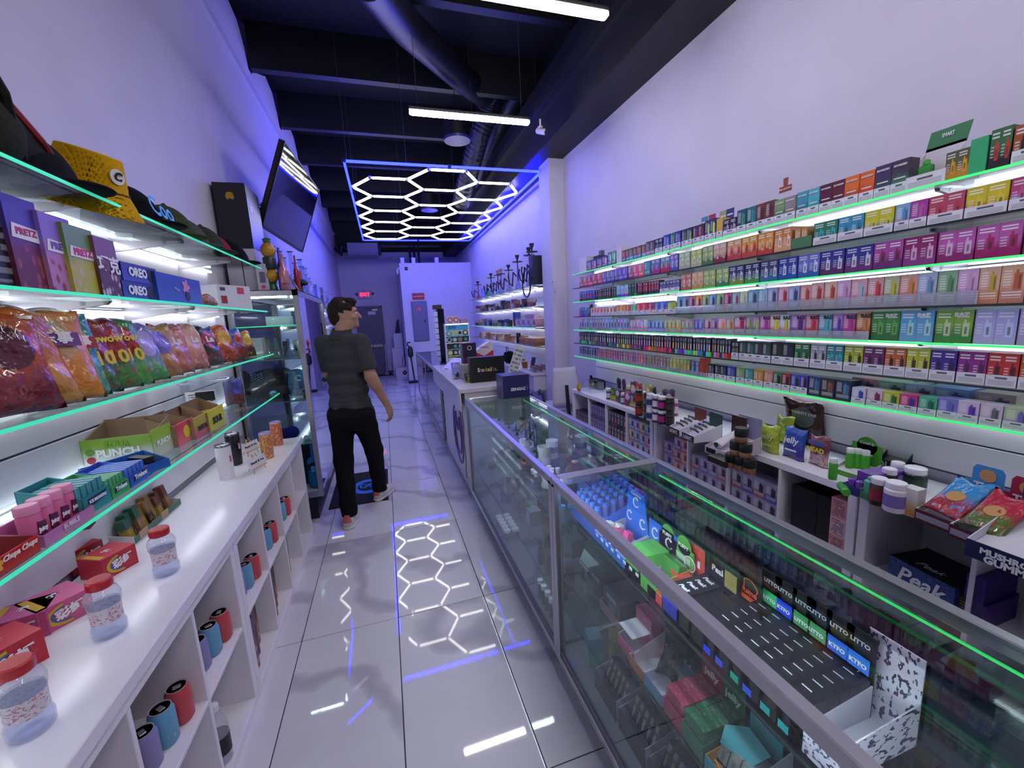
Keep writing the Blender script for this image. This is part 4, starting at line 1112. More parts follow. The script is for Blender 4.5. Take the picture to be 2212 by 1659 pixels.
obj('ball', MB().lathe([(.115 * math.sin(PI * k / 16) + .0005, -.115 * math.cos(PI * k / 16)) for k in range(17)], n=28), mat('2c7cb4', .6, bump=.2, nscale=120), t, smooth=True)
for a in (0, PI / 2, PI / 4): obj('seam', MB().tube([(.1155 * math.cos(q) * math.cos(a), .1155 * math.cos(q) * math.sin(a), .1155 * math.sin(q)) for q in [2 * PI * k / 36 for k in range(37)]], .002, 4), black, t)
obj('seam', MB().tube([(.1155 * math.cos(q), .1155 * math.sin(q), 0) for q in [2 * PI * k / 36 for k in range(37)]], .002, 4), black, t)
letter(t, 'C', .07, 'e4eef4', (.03, -.112, .05), rot=(math.radians(70), .2, .2), bold=.002)
beaker((-.72, 3.63, zz), .24, .055, 'clear glass water pipe in front of the blue basketball', 'e6eef8')
t = thing('lidded_tin', 'low orange and green tin on the ball shelf of the cabinet', 'tin', (-.655, 3.68, zz)); obj('tin_body', MB().lathe([(.036, 0), (.036, .03)], n=18), mat('b04a30', .4), t); obj('tin_lid', MB().lathe([(.037, .03), (.037, .045), (.001, .046)], n=18), mat('4a8a7a', .4), t)
zz = TS[3]
t = thing('cooler_box', 'black box with blue edges at the bottom of the cabinet', 'box', (-.8, 3.72, TZ0 + .012))
obj('box_body', MB().rbox(-.16, .13, 0, .3, 0, .38, .01), black_gloss, t); obj('blue_trim', MB().box(.1, .135, -.003, 0, 0, .38).box(-.16, .13, -.003, 0, .36, .383).box(.13, .134, 0, .3, .3, .38), mat('2c86c8', .4), t)
t = thing('sports_bag', 'small blue and black backpack at the bottom of the cabinet', 'bag', (-.675, 3.635, TZ0 + .012), .0)
s = SDF((-.09, -.08, -.005), (.09, .08, .3), .006); s.rbox((0, 0, .13), (.045, .045, .13), .035).ell((.01, -.02, .06), (.05, .045, .06), .02); obj('bag_body', s.mesh('bag'), cloth('1c68a8', .08), t)
obj('black_flap', MB().prism([(-.045, .16), (.045, .19), (.045, .24), (-.045, .21)], .006, 'y', -.052), blackcl, t); obj('blue_buckle', MB().box(-.01, .02, -.06, -.052, .15, .2), mat('3aa0e0', .4), t)
t = thing('fabric_pouch', 'dark blue crumpled pouch on the low cabinet shelf', 'bag', (-.87, 3.8, zz)); s = SDF((-.12, -.1, -.005), (.12, .1, .14), .006); s.ell((0, 0, .05), (.09, .06, .05)).ell((.05, -.01, .07), (.04, .04, .04)); obj('pouch_body', s.mesh('pouch'), cloth('20288c'), t); obj('draw_cord', MB().tube([(-.02, -.06, .09), (.02, -.07, .06), (.06, -.06, .08)], .003, 5), blackcl, t)
t = thing('badge_disc', 'small round white badge hanging in the low part of the cabinet', 'badge', (-.705, 3.66, TS[3])); obj('disc', MB().lathe([(.02, -.002), (.02, .002)], (0, 0, .03), 18, 'y'), mat('c8c8d8', .4), t); obj('stand', MB().box(-.012, .012, .002, .02, 0, .03), mat('8a8a98', .4), t)

# ------------------------------------------------------------------ on top of the cabinet
zt = TZ1 + .045
o = pack('product_carton', 'large white carton with a black seam on top of the cabinet', 'carton', (-.985, 3.68, zt), (.2, .4, .32), 0, 'plain', 'b8b4c0', 'a8a4b0')
obj('carton_seam', MB().box(.0, .006, -.0015, 0, 0, .32), black, o)
obj('handle_hole', MB().prism([(.055, .2), (.075, .215), (.095, .2), (.09, .195), (.075, .205), (.06, .195)], .002, 'y', -.002), black, o)
o = pack('product_carton', 'tall black carton with a gold crest stacked on the white carton', 'carton', (-.995, 3.68, zt + .32), (.21, .36, .47), 0, 'plain', '0c0c12', '0e0e14')
obj('gold_crest', MB().prism([(.0, .36), (.02, .35), (.028, .37), (.02, .4), (.0, .405), (-.02, .4), (-.028, .37), (-.02, .35)], .002, 'y', -.002), mat('b08a20', .4, .5), o)
obj('navy_side', MB().box(.105, .107, .005, .355, .005, .465), mat('1c2466', .3), o)
obj('side_sticker', MB().box(.107, .1085, .05, .12, .28, .33), mat('d8d8e8', .5), o)
o = pack('scale_box', 'narrow white box with a grey scale picture and a pink sticker on the cabinet', 'box', (-.845, 3.62, zt), (.075, .1, .2), 0, 'plain', 'b4b0ba', 'a8a4b0')
obj('scale_picture', MB().box(-.018, .02, -.0015, 0, .06, .14), mat('5a5c70', .4), o); obj('pink_sticker', MB().lathe([(.014, -.002), (.014, 0)], (0, 0, .03), 16, 'y'), mat('d83a6a', .5), o)
# pineapple bottle
t = thing('pineapple_decanter', 'double gold pineapple glass decanter with a dark band and green foot', 'bottle', (-.79, 3.66, zt))
gold = glass('e8b840', 1.0, .1, 1.5, haze=.55)
def pine(z0, r, h_):
    s = MB(); pr = [(r * max(.35, math.sin(PI * (.12 + .8 * k / 14))), z0 + h_ * k / 14) for k in range(15)]
    return s.lathe(pr, n=24)
obj('lower_fruit', pine(.06, .05, .115), mat('b88a28', .25, .35, bump=.9, nscale=90), t, smooth=True)
obj('dark_band', MB().lathe([(.044, .165), (.046, .17), (.046, .245), (.044, .25)], n=24), mat('14282c', .35), t, smooth=40)
obj('upper_fruit', pine(.24, .052, .13), mat('b88a28', .25, .35, bump=.9, nscale=90), t, smooth=True)
obj('green_foot', MB().lathe([(.03, 0), (.032, .02), (.022, .05), (.03, .065)], n=18), mat('1c5a34', .3), t, smooth=40)
obj('leaf_crown', MB().lathe([(.03, .365), (.026, .375), (.032, .385), (.012, .395)], n=10), mat('2c6a50', .35), t)
# bottles beside it
def slim_bottle(loc, h_, r, col, lb, neck=.35, band_c=None, metal=.3):
    t = thing('tall_bottle', lb, 'bottle', loc)
    obj('bottle_body', MB().lathe([(r * .95, 0), (r, .006), (r, h_ * .5), (r * .9, h_ * .58), (r * neck, h_ * .72), (r * neck * .9, h_ * .97), (r * neck * 1.1, h_)], n=18), mat(col, .25, metal), t, smooth=60)
    obj('band', MB().lathe([(r * 1.01, h_ * .16), (r * 1.01, h_ * .19)], n=18), mat(band_c or '5a2c50', .4), t)
    return t
slim_bottle((-.728, 3.7, zt), .33, .026, '6a4a98', 'tall violet bottle behind the rose gold bottle')
slim_bottle((-.7, 3.64, zt), .27, .036, 'b0788c', 'rose gold bottle with a slender neck on the cabinet')
slim_bottle((-.655, 3.9, zt), .3, .022, '9a2838', 'thin red bottle near the hookah base on the cabinet')
t = thing('picture_frame', 'slanted violet panel leaning on the cabinet top', 'panel', (-.655, 3.72, zt)); obj('panel_board', MB().box(-.004, .004, -.03, .06, 0, .2), mat('6a4aa8', .3), t, (0, 0, 0), (0, -.35, 0)); obj('panel_edge', MB().box(-.005, .005, -.034, -.03, 0, .2), mat('b8b0d8', .3), t, (0, 0, 0), (0, -.35, 0))
t = thing('wood_strip', 'slanted brown strip leaning on the cabinet top edge', 'panel', (-.632, 3.8, zt)); obj('strip_board', MB().box(-.004, .004, -.02, .02, 0, .2), mat('8a6a48', .5), t, (0, 0, 0), (0, -.45, 0)); obj('strip_cap', MB().box(-.005, .005, -.022, .022, .19, .2), mat('2a2020', .5), t, (0, 0, 0), (0, -.45, 0))
t = thing('flower_ornament', 'dark ruffled ornament with a red centre on the cabinet', 'ornament', (-.66, 4.05, zt)); s = SDF((-.08, -.08, -.005), (.08, .08, .2), .006); 
for k in range(7): s.ell((.035 * math.cos(k * .9), .035 * math.sin(k * .9), .09 + .012 * (k % 3)), (.03, .03, .022), .006)
s.cone((0, 0, .0), (0, 0, .09), .02, .015, .01); obj('ruffle', s.mesh('ruffle'), mat('241820', .6), t); obj('red_centre', MB().lathe([(.001, .12), (.022, .125), (.018, .19), (.01, .2)], n=12), mat('a82848', .4), t)
for k, (x, y, h_) in enumerate(((-.95, 4.2, .42), (-.9, 4.35, .45), (-.84, 4.3, .4), (-.78, 4.45, .42), (-.86, 4.55, .38), (-.72, 4.6, .3), (-.7, 4.4, .34))):
    beaker((x, y, zt), h_, .055, ('clear glass water pipe behind the pineapple decanter', 'clear glass water pipe with a tall neck behind the violet bottle', 'clear water pipe standing by the rose gold bottle', 'clear water pipe in the middle of the cabinet top', 'clear water pipe at the wall side of the cabinet top', 'short clear water pipe at the far cabinet edge', 'clear water pipe next to the ruffled ornament')[k], 'dfe6fb', haze=.08)

# ------------------------------------------------------------------ television on its arm
A = ony(618, 306, 4.1); D = ony(566, 488, 4.1)
Wd = np.array((.072, .997, .0)); Wd /= np.linalg.norm(Wd)
hgt = (D - A); Hh = hgt.length; ex = Vector(Wd); ez = (-hgt).normalized(); ey = ez.cross(ex).normalized()
Wt = Hh * 1.78
tv = thing('television', 'black flat television tilted down from the left wall', 'television')
Mx = Matrix((( ex.x, -ey.x, ez.x, D.x), (ex.y, -ey.y, ez.y, D.y), (ex.z, -ey.z, ez.z, D.z), (0, 0, 0, 1)))
tv.matrix_world = Mx
# local: x along the width, z up the screen, +y out of the screen
nrm = Vector((-ey.x, -ey.y, -ey.z)); sgn = 1 if nrm.x > 0 else -1
b0 = .012
obj('screen_panel', MB().box(b0, Wt - b0, *sorted((-sgn * .002, 0)), b0 * 1.3, Hh - b0), mat('06060a', .04, spec=.9), tv)
obj('bezel', MB().box(0, Wt, *sorted((-sgn * .045, -sgn * .002)), 0, Hh).box(0, b0, *sorted((-sgn * .01, sgn * .004)), 0, Hh).box(Wt - b0, Wt, *sorted((-sgn * .01, sgn * .004)), 0, Hh).box(0, Wt, *sorted((-sgn * .01, sgn * .004)), Hh - b0, Hh).box(0, Wt, *sorted((-sgn * .01, sgn * .004)), 0, b0 * 1.3), black, tv)
obj('rear_housing', MB().box(Wt * .15, Wt * .85, *sorted((-sgn * .09, -sgn * .04)), Hh * .02, Hh * .6), black, tv)
cen = Mx @ Vector((Wt * .5, -sgn * .09, Hh * .3))
mw = Mx.inverted()
wp = Vector((XL + .01, cen.y - .1, cen.z))
obj('wall_arm', MB().tube([mw @ wp, mw @ Vector((wp.x + .12, wp.y - .15, wp.z)), mw @ cen], .022, 8), black, tv)
obj('wall_plate', MB().add([tuple(mw @ Vector(v)) for v in [(XL + .001, cen.y - .2, cen.z - .15), (XL + .001, cen.y, cen.z - .15), (XL + .001, cen.y, cen.z + .15), (XL + .001, cen.y - .2, cen.z + .15), (XL + .02, cen.y - .2, cen.z - .15), (XL + .02, cen.y, cen.z - .15), (XL + .02, cen.y, cen.z + .15), (XL + .02, cen.y - .2, cen.z + .15)]], [(0, 3, 2, 1), (4, 5, 6, 7), (0, 1, 5, 4), (1, 2, 6, 5), (2, 3, 7, 6), (3, 0, 4, 7)]), black, tv)
obj('power_cable', MB().tube([mw @ Vector(v) for v in [(XL + .02, cen.y - .35, cen.z - .25), (XL + .1, cen.y - .5, cen.z + .05), (XL + .2, cen.y - .45, cen.z - .03), (XL + .16, cen.y - .3, cen.z + .04), tuple(cen)]], .006, 5), black, tv)

# ------------------------------------------------------------------ far left glass shelves with glassware
for k, z in enumerate((1.86, 1.62, 1.36, 1.08, .8)):
    glass_shelf('glass_shelf', ('top', 'second', 'third', 'fourth', 'lowest')[k] + ' glassware shelf on the left wall beyond the tower cabinet', XL + .02, -.72, 5.15, 9.5, z, mat('4a8a90', .2), None, 1.2, True)
rg = random.Random(5)
nth = ['first', 'second', 'third', 'fourth', 'fifth', 'sixth', 'seventh', 'eighth', 'ninth', 'tenth', 'eleventh', 'twelfth']
for k in range(12):
    y = 5.32 + .33 * k
    beaker((-.9 + .05 * (k % 2), y, 1.86), (.46, .44, .4, .3, .3, .28, .34, .3, .26, .3, .26, .24)[k], .06, f'{nth[k]} clear water pipe beyond the tower cabinet on the top glassware shelf', ('dfe6fb', 'dfe6fb', 'e4ecff', 'b8c4ff', 'c8d0ff', 'dcd8c0', 'a8b8ff', 'e0e6ff', 'd0dcff', 'e6ecff', 'd8e0ff', 'e0e6ff')[k], haze=.12, group='water pipes on the far left shelf', base=mat('2a3ac0', .3) if k in (3, 6) else None)
for r_, z in ((1, 1.62), (2, 1.36)):
    for k in range(9):
        y = 5.3 + .26 * k
        beaker((-.88 + .06 * (k % 2), y, z), .17 + .03 * rg.random(), .045, f'small glass pipe, {nth[k]} beyond the tower cabinet on the {("second", "third")[r_ - 1]} glassware shelf', ('e4ecff', 'd8c8e8', 'c8d4f0', 'e8d0c8')[k % 4], haze=.16, group='small glass pipes on the far left shelves')
# ================================================================== RIGHT WALL: seven lit shelves of vape cartons
SRX = 2.06
ZR = [2.017, 1.866, 1.716, 1.556, 1.411, 1.262, 1.115]
ordn = ['top', 'second', 'third', 'fourth', 'fifth', 'sixth', 'lowest']
for k, z in enumerate(ZR):
    lit = k in (0, 2, 4, 6)
    glass_shelf('glass_shelf', ordn[k] + ' of the seven vape shelves on the right wall', XR - .02, SRX, .2, 4.28, z, edge_green if lit else mat('1c2622', .3), None, .8, strip=lit)
# one line per run of cartons: px from, px to, how many, top colour, foot colour, picture colour, print, height, band
ROWS = {
0: """1251 1266 1 d4d2da b8b6c0 40404a plain .15 0
1267 1312 4 4a4a8a 6a4a5a c8a0a8 single .1 0
1313 1330 2 4a8a8a 3a6a70 c0d0d0 single .12 0
1331 1342 1 d0ccd4 c8a0a8 b07080 plain .15 0
1343 1394 6 5a4a3c 4a7aa0 c06a4a single .1 0
1395 1414 2 4a3434 8a5ab0 a07060 single .11 0
1415 1431 1 201c24 8a3038 4a9a98 pair .11 1
1432 1446 1 3038a0 4a68c0 8090d8 single .12 1
1447 1457 1 2c6a50 3a5a98 70a890 single .12 1
1458 1470 1 3a3088 6a48a8 8a80c8 single .12 1
1471 1494 2 22262c 6a7a3a 8a9a60 single .12 1
1495 1520 2 3a1c24 7a2a34 902c3a single .12 1
1521 1546 2 2a2c50 3a3a78 c8c060 single .13 1
1547 1560 1 c8a83a d8b84a 8a6a2c plain .12 1
1561 1590 1 1c1a20 34303c c8a0b8 pair .1 1
1591 1632 2 2c5a58 142024 4a8a80 single .13 1
1633 1671 2 6a3428 8a3c30 50241c single .13 1
1672 1718 2 8a8c84 6a6038 5a5a4c grad .12 1
1719 1768 2 5a9aa0 3a7c88 4a8c94 grad .125 1
1769 1823 2 5a2034 4a1a34 6a2840 grad .125 1
1824 1887 2 c07a2c b03c2c b85a30 grad .125 1
1888 1962 2 3c3450 4a6a48 44404a grad .13 1
2040 2092 1 5a5a3c c08a2c d8a020 pair .1 0
2093 2132 1 3aa870 2c9a60 34a068 plain .12 0
2136 2184 1 3a6a40 2a2024 c83a2c pair .13 0
2186 2260 1 a0502c 8a4028 202024 pair .12 1
2262 2340 1 3a7a5a 2a5a48 c8c8c0 pair .12 1""",
1: """1251 1300 5 c8788c c0405a d85a4a single .11 0
1301 1355 6 7a6ab8 4a3c98 8a7ac8 single .11 0
1356 1390 3 b87aa0 b8344c d0606a single .11 0
1391 1405 1 4a8a98 3a7884 6aa0a8 single .115 0
1406 1425 1 5a7ab0 a02c78 b85a90 pair .115 0
1426 1446 1 6a9ab0 b82c48 c84a5a pair .115 0
1447 1465 1 6a60b8 5a50a0 c8c8e0 pair .115 0
1466 1490 1 a8bc8c b0b498 d8dcc8 pair .115 0
1491 1515 1 a8bc58 b8b88c dce0b8 pair .115 0
1516 1540 1 9aa860 4a7a3c d0d898 pair .12 0
1541 1568 1 c8a890 8a2434 d8c0a8 pair .12 0
1569 1600 1 d8a068 b84438 d0505a pair .12 0
1601 1635 1 d89a3c c04a2c c83c30 pair .12 0
1636 1670 1 d8903c c0402c e0b868 pair .12 0
1671 1709 1 d0803c d8a070 e8dcc8 pair .12 0
1756 1808 1 2c7a58 3a5aa0 38b0b8 pair .105 1
1809 1865 1 3a90b0 98b03c 2c78a0 pair .105 1
1866 1930 1 c8c02c 2c4aa0 d0c83c pair .105 1
1931 1963 1 8aa8d0 b86a3c 5a88c0 single .105 1
1964 2002 1 a83c98 3c3c90 c05aa8 single .105 1
2003 2082 1 b84a60 c85a78 b83c4c pair .105 1
2083 2178 1 d0bc24 a82c2c d8c83c pair .105 1
2179 2262 1 b84078 7aa0d0 c05a88 pair .105 1
2264 2350 1 3a6ab0 2c8a70 c8c060 pair .105 1""",
2: """1251 1285 6 4a5aa0 2c3450 c0483c slim .1 0
1286 1330 9 2c2c34 3c3024 a89a60 slim .1 0
1331 1356 3 8aa8c8 6a88a8 a8c0d8 slim .1 0
1357 1375 3 20302c 2c4438 5a7a5c slim .1 0
1376 1424 8 7a2c3c 20222c c05a68 slim .1 0
1425 1468 3 4a4c88 4a5068 7a7aa8 pair .085 1
1469 1492 1 c87058 b85a48 e0d4d0 pair .115 0
1493 1518 1 d8a878 c08850 d8b890 pair .115 0
1519 1545 1 a0b058 8a9c58 d0d8a0 pair .115 0
1546 1573 1 98b05c 3c7a4c d0e0a8 pair .115 0
1574 1607 1 2c3a60 7c8c38 c8ccd8 pair .115 0
1608 1640 1 2c3458 4c8c48 c8ccd8 pair .115 0
1641 1680 1 343c68 2c6890 c8ccd8 pair .115 0
1681 1722 1 2c3c98 1c4ca0 c8d0e8 pair .115 0
1723 1770 1 6a70c0 2c58a8 d0d4f0 pair .115 0
1771 1823 1 34308c 5a2060 d0ccdc pair .115 0
1824 1885 1 34308c 6a2870 d0ccdc pair .115 0
1886 1950 1 a8489c 6a2474 7a2c50 pair .115 0
1951 2022 1 8c1c64 8a3480 d8a8c8 pair .115 0
2023 2105 1 b858a8 8c1c68 d8b0d0 pair .115 0
2106 2208 1 b85aa4 980c60 a02058 pair .115 0
2210 2300 1 a85098 8c1460 b83c70 pair .115 0""",
3: """1251 1267 3 6a80b0 8a98c0 44506a slim .09 0
1275 1300 4 c8a0a8 dcd8e0 d84a50 single .085 1
1301 1330 4 c8b0b0 dcd8e0 c83440 single .085 1
1331 1345 2 d0a040 dcd8e0 d8b868 single .09 1
1346 1360 2 d08040 dcd8e0 c86a3c single .09 1
1361 1374 2 7ab0a0 dcd8e0 5a9a88 single .09 1
1375 1412 3 c04468 dcd8e0 c83448 single .095 1
1413 1440 2 5a7ac8 dcd8e0 4a68b8 single .095 1
1441 1460 1 a8c02c dcd8e0 b0c848 single .085 1
1461 1487 2 7aa0c0 88b0a0 34406a single .12 0
1488 1515 2 d08070 c060a8 4a2c5c single .12 0
1516 1530 1 a8b878 98b080 3c4c5c single .12 0
1531 1545 1 78a8c8 7898c8 2c4470 single .12 0
1546 1562 1 98b878 98a868 344c5c single .12 0
1563 1580 1 c05088 c86848 48285c single .12 0
1581 1596 1 88b8a8 a8b8a8 a83c78 single .12 0
1597 1613 1 c8d0b0 98c0b8 a8c0b0 single .12 0
1614 1636 1 78a8c8 6890b8 38506c single .125 0
1637 1656 1 98b8d0 8cacd0 a0b8d0 single .125 0
1657 1678 1 a0a8cc 9898c0 38446c single .125 0
1679 1701 1 d8a0b0 c87890 a83c50 single .125 0
1702 1726 1 98a0d0 7888c0 384470 single .125 0
1727 1750 1 d89898 c86068 b84c40 single .125 0
1751 1778 1 d8a0a4 c05c68 b83c3c single .13 0
1779 1806 1 d8b0a0 c88c50 b84838 single .13 0
1807 1836 1 d0a8cc b06ca8 c890b8 single .13 0
1837 1871 1 d8a0b0 c06070 a8b8c8 single .13 0
1872 1906 1 d89ca4 b84858 c84440 single .13 0
1907 1940 1 b8b894 707c48 c0b83c single .13 0
1941 1980 1 d89c94 c05060 d08838 single .13 0
1981 2022 1 a8b4d0 a08cc0 6c90b0 single .13 0
2023 2066 1 90b090 88a078 5c8c68 single .13 0
2067 2111 1 d0a8cc b07cb0 c898c0 single .13 0
2112 2158 1 d8ac98 c88860 c0a038 single .13 0
2159 2215 1 d8a888 c08068 b86040 single .13 0
2217 2280 1 b0a8d0 9080c0 7060a8 single .13 0""",
4: """1251 1278 5 a8b0d8 4a9a90 3a4068 slim .115 0
1279 1306 5 b8a8c8 b04c60 3c3450 slim .115 0
1307 1332 4 98b0d4 3c8aa0 34405c slim .115 0
1333 1360 4 a8b0c4 6a9a6a 3c4458 slim .115 0
1361 1398 5 c8c4d8 b84060 c8c8d8 single .1 0
1399 1434 4 98a8d8 4468c0 3858b8 single .1 0
1435 1470 4 c8b098 c89838 d0a028 single .1 0
1471 1500 3 b898a8 8c7468 8ca080 single .1 0
1501 1520 2 8888c8 5c60b0 5058b0 single .1 0
1521 1550 2 b898b0 a84068 a03050 single .105 0
1551 1584 2 c8a0a0 c8803c d88c28 single .105 0
1585 1610 1 d0a0b8 a03c58 b83448 single .12 0
1611 1640 2 b8a0b8 88a838 98c034 single .12 0
1641 1662 1 c078b0 a02c78 b03c90 single .12 0
1663 1706 2 d0b0b8 b04048 b8b038 single .12 0
1707 1738 1 b080c8 58307c 602c70 single .12 0
1739 1766 1 c87888 b02c34 c8342c single .12 0
1767 1796 1 88a8b8 388c98 48b0b8 single .12 0
1797 1818 1 a88cc0 48309c 5838a8 single .12 0
1819 1846 1 b058a0 a82878 c03488 single .12 0
1847 1877 1 d09858 7c2834 c88048 single .125 0
1880 1942 1 3c8a3c 2c6c34 6ca858 pair .125 0
1943 2017 1 58a0d0 68a0c8 a8d8d0 pair .125 0
2018 2100 1 7ca83c 3c8038 c0d0a8 pair .125 0
2102 2196 1 a8a8dc b0a8d8 c0c8ec pair .125 0
2198 2290 1 b0a8d8 a89cc8 8878b8 pair .125 0""",
5: """1251 1330 17 181a22 4a7a5a c8c0c0 slim .12 0
1331 1362 7 1c1e28 b8a838 d0c8b8 slim .12 0
1363 1405 8 20202c a04468 c8b8c0 slim .12 0
1406 1450 8 2c1c28 c0504c d0c0b0 slim .12 0
1451 1495 8 281a24 5c9a88 d8c8b0 slim .12 0
1496 1535 7 1e1e2a 5c88c0 d0d0d8 slim .12 0
1536 1578 7 1c1c26 a050b0 d8c0a8 slim .12 0
1579 1594 1 20242a 30343c 8a8c5c pair .11 1
1595 1628 2 2c3a40 2c3c44 3c5c64 single .115 1
1629 1665 2 2c3438 34403c 3c4c48 single .115 1
1666 1714 2 1c2022 20282a 343c40 single .12 1
1715 1748 1 2c6a38 2c7a40 1c4c28 pair .12 1
1749 1783 1 a0a0a8 88888c 2c2c30 pair .12 1
1784 1820 1 2c8088 2c7880 38b8c0 pair .12 1
1821 1862 1 a8b02c b0b83c 2c3018 pair .12 1
1863 1908 1 6c2060 5c1c4c 2c1c2c pair .12 1
1909 1955 1 c0602c b8582c 2c1810 pair .12 1
1956 2007 1 b8b82c b8b830 2c2c10 pair .12 1
2008 2065 1 44208c 40207c 201438 pair .12 1
2066 2130 1 902084 902080 501c54 pair .12 1
2131 2200 1 c02c2c b02c24 501818 pair .12 1
2201 2280 1 b8582c a84c2c 401c10 pair .12 1""",
6: """1251 1285 7 4a5a80 3a3c50 8a7aa0 slim .105 0
1286 1345 12 98506c 8c2c40 c8a0a8 slim .105 0
1346 1395 9 a06c88 983444 c8b0a0 slim .105 0
1396 1445 8 8c7c78 58604c b89888 slim .105 0
1446 1490 6 a0a058 b84858 c8b870 slim .105 0
1491 1510 2 58688c 806c8c a0a8c0 slim .105 0
1511 1520 1 b83c2c c8a030 d0b040 plain .13 0
1530 1569 3 1c2028 24283c 5c6478 single .1 1
1570 1588 1 343c90 30387c 6870b0 single .1 1
1589 1607 1 7c9c58 3c6c90 a0b880 single .1 1
1608 1626 1 388890 386c80 60a8a0 single .1 1
1627 1648 1 c08834 b85c38 d8b068 single .1 1
1649 1668 1 c88864 a85048 d8b0a0 single .1 1
1669 1687 1 4c7c58 2c4838 1c2020 single .1 1
1688 1706 1 a03434 582430 1c1c20 single .1 1
1707 1727 1 3858b0 3c3c8c 202024 single .1 1
1728 1744 1 5838a0 38307c 101014 single .1 1
1745 1771 1 2c3c6c 20283c 487898 single .1 0
1772 1802 1 342830 302030 885848 single .1 0
1803 1837 1 202c50 20243c 5880a8 single .1 0
1839 1869 1 c8c8dc a8b0d8 3848b0 single .075 1
1870 1904 1 d8c0d0 b87c98 802c48 single .075 1
1905 1941 1 b8c02c 98a830 2c6c3c single .075 1
1942 1981 1 c83878 a83080 402c98 single .075 1
1982 2022 1 48b088 389870 206850 single .075 1
2023 2066 1 7c78c8 889cc0 6868c0 single .08 1
2067 2114 1 d0bcd8 b090d0 6838b0 single .08 1
2115 2164 1 d0c0d0 b0a4b0 686c68 single .08 1
2165 2225 1 b0c098 8878b8 7868b0 single .08 1
2227 2290 1 c8b0a0 a88878 c06848 single .08 1""",
}
COLN = [('black', 0x14, 0x14, 0x18), ('white', 0xd8, 0xd6, 0xdc), ('grey', 0x80, 0x80, 0x84), ('red', 0xb8, 0x28, 0x30), ('maroon', 0x60, 0x1c, 0x28), ('orange', 0xc8, 0x68, 0x28), ('amber', 0xd0, 0xa0, 0x30), ('yellow', 0xd0, 0xc8, 0x30), ('lime', 0xa0, 0xb8, 0x48), ('green', 0x38, 0x88, 0x48), ('dark green', 0x24, 0x40, 0x30), ('teal', 0x38, 0x90, 0x98), ('light blue', 0x80, 0xb0, 0xd0), ('blue', 0x34, 0x54, 0xb0), ('navy', 0x24, 0x2c, 0x58), ('purple', 0x68, 0x34, 0x98), ('lilac', 0xa8, 0xa0, 0xd0), ('magenta', 0xa8, 0x28, 0x80), ('pink', 0xd0, 0x88, 0xa8), ('salmon', 0xd0, 0x88, 0x80), ('tan', 0xc0, 0x98, 0x70), ('brown', 0x58, 0x38, 0x2c), ('olive', 0x70, 0x70, 0x40)]
def cname(h):
    r, g, b_ = (int(h[i:i + 2], 16) for i in (0, 2, 4))
    return min(COLN, key=lambda c: (c[1] - r) ** 2 + (c[2] - g) ** 2 + (c[3] - b_) ** 2)[0]
def jit(h, a, rnd):
    v = [int(h[i:i + 2], 16) for i in (0, 2, 4)]; v = [max(0, min(255, int(x * (1 + rnd.uniform(-a, a))))) for x in v]
    return '%02x%02x%02x' % tuple(v)
rr_ = random.Random(11)
tray_lip = glass('e8ecf4', 1.4, .03, haze=.25)
for row, txt in ROWS.items():
    z = ZR[row]; count = 0; rowobs = []
    runs = []
    for ln in txt.splitlines():
        f = ln.split(); runs.append((float(f[0]), float(f[1]), int(f[2]), f[3], f[4], f[5], f[6], float(f[7]), int(f[8])))
    for (x0, x1, n, c1, c2, c3, kind, h_, bd) in runs:
        Xf = SRX + .012
        ya, yb = yline(x1, Xf, z + h_ / 2), yline(x0, Xf, z + h_ / 2)   # near, far
        wu = (yb - ya) / n
        alias = {'single': 'carton', 'pair': 'twin carton', 'grad': 'carton', 'plain': 'carton', 'slim': 'slim box'}[kind]
        for q in range(n):
            count += 1
            yc = yb - wu * (q + .5)
            a1, a2, a3 = (c1, c2, c3) if n == 1 else (jit(c1, .22, rr_), jit(c2, .35 if kind != 'slim' else .9, rr_), jit(c3, .3, rr_))
            d_ = .05 if kind == 'slim' else min(.16, max(.06, wu))
            slim = kind == 'slim'
            nm = 'slim_vape_box' if slim else 'vape_carton'
            lab = f'{cname(a1)} over {cname(a2)} {alias} on {ordn[row]} vape shelf'
            w_ = round(wu * (.9 if slim else .975), 3)
            o = pack(nm, lab, 'vape box' if slim else 'vape carton', (Xf + rr_.uniform(0, .006), yc, z), (w_, round(d_, 2), round(h_ + (rr_.choice((0, .004)) if slim else 0), 3)), RR, kind, a1, a2, a3, group=('slim vape boxes' if slim else 'vape cartons') + f' on the {ordn[row]} vape shelf')
            rowobs.append(o)
            if bd and w_ > .03:
                band(o, w_, round(min(.042, h_ * .36), 3))
            if row == 0 and kind == 'grad':
                letter(o, 'SKWEZED', .02, 'dcdad8', (0, -.002, h_ * .84), width=w_ * .8, bold=.0008)
                obj('flavour_line', MB().box(-w_ * .34, w_ * .34, -.0014, 0, h_ * .44, h_ * .48), mat('dcd8d4', .5), o)
            if row == 4 and 1585 <= x0 <= 2018 and w_ > .05:
                letter(o, 'RAZ', .022, 'e8e6e2' if kind == 'pair' else '2c2030', (w_ * .2, -.002, h_ * .86), bold=.001)
    unique_labels(rowobs, 'the pilaster')
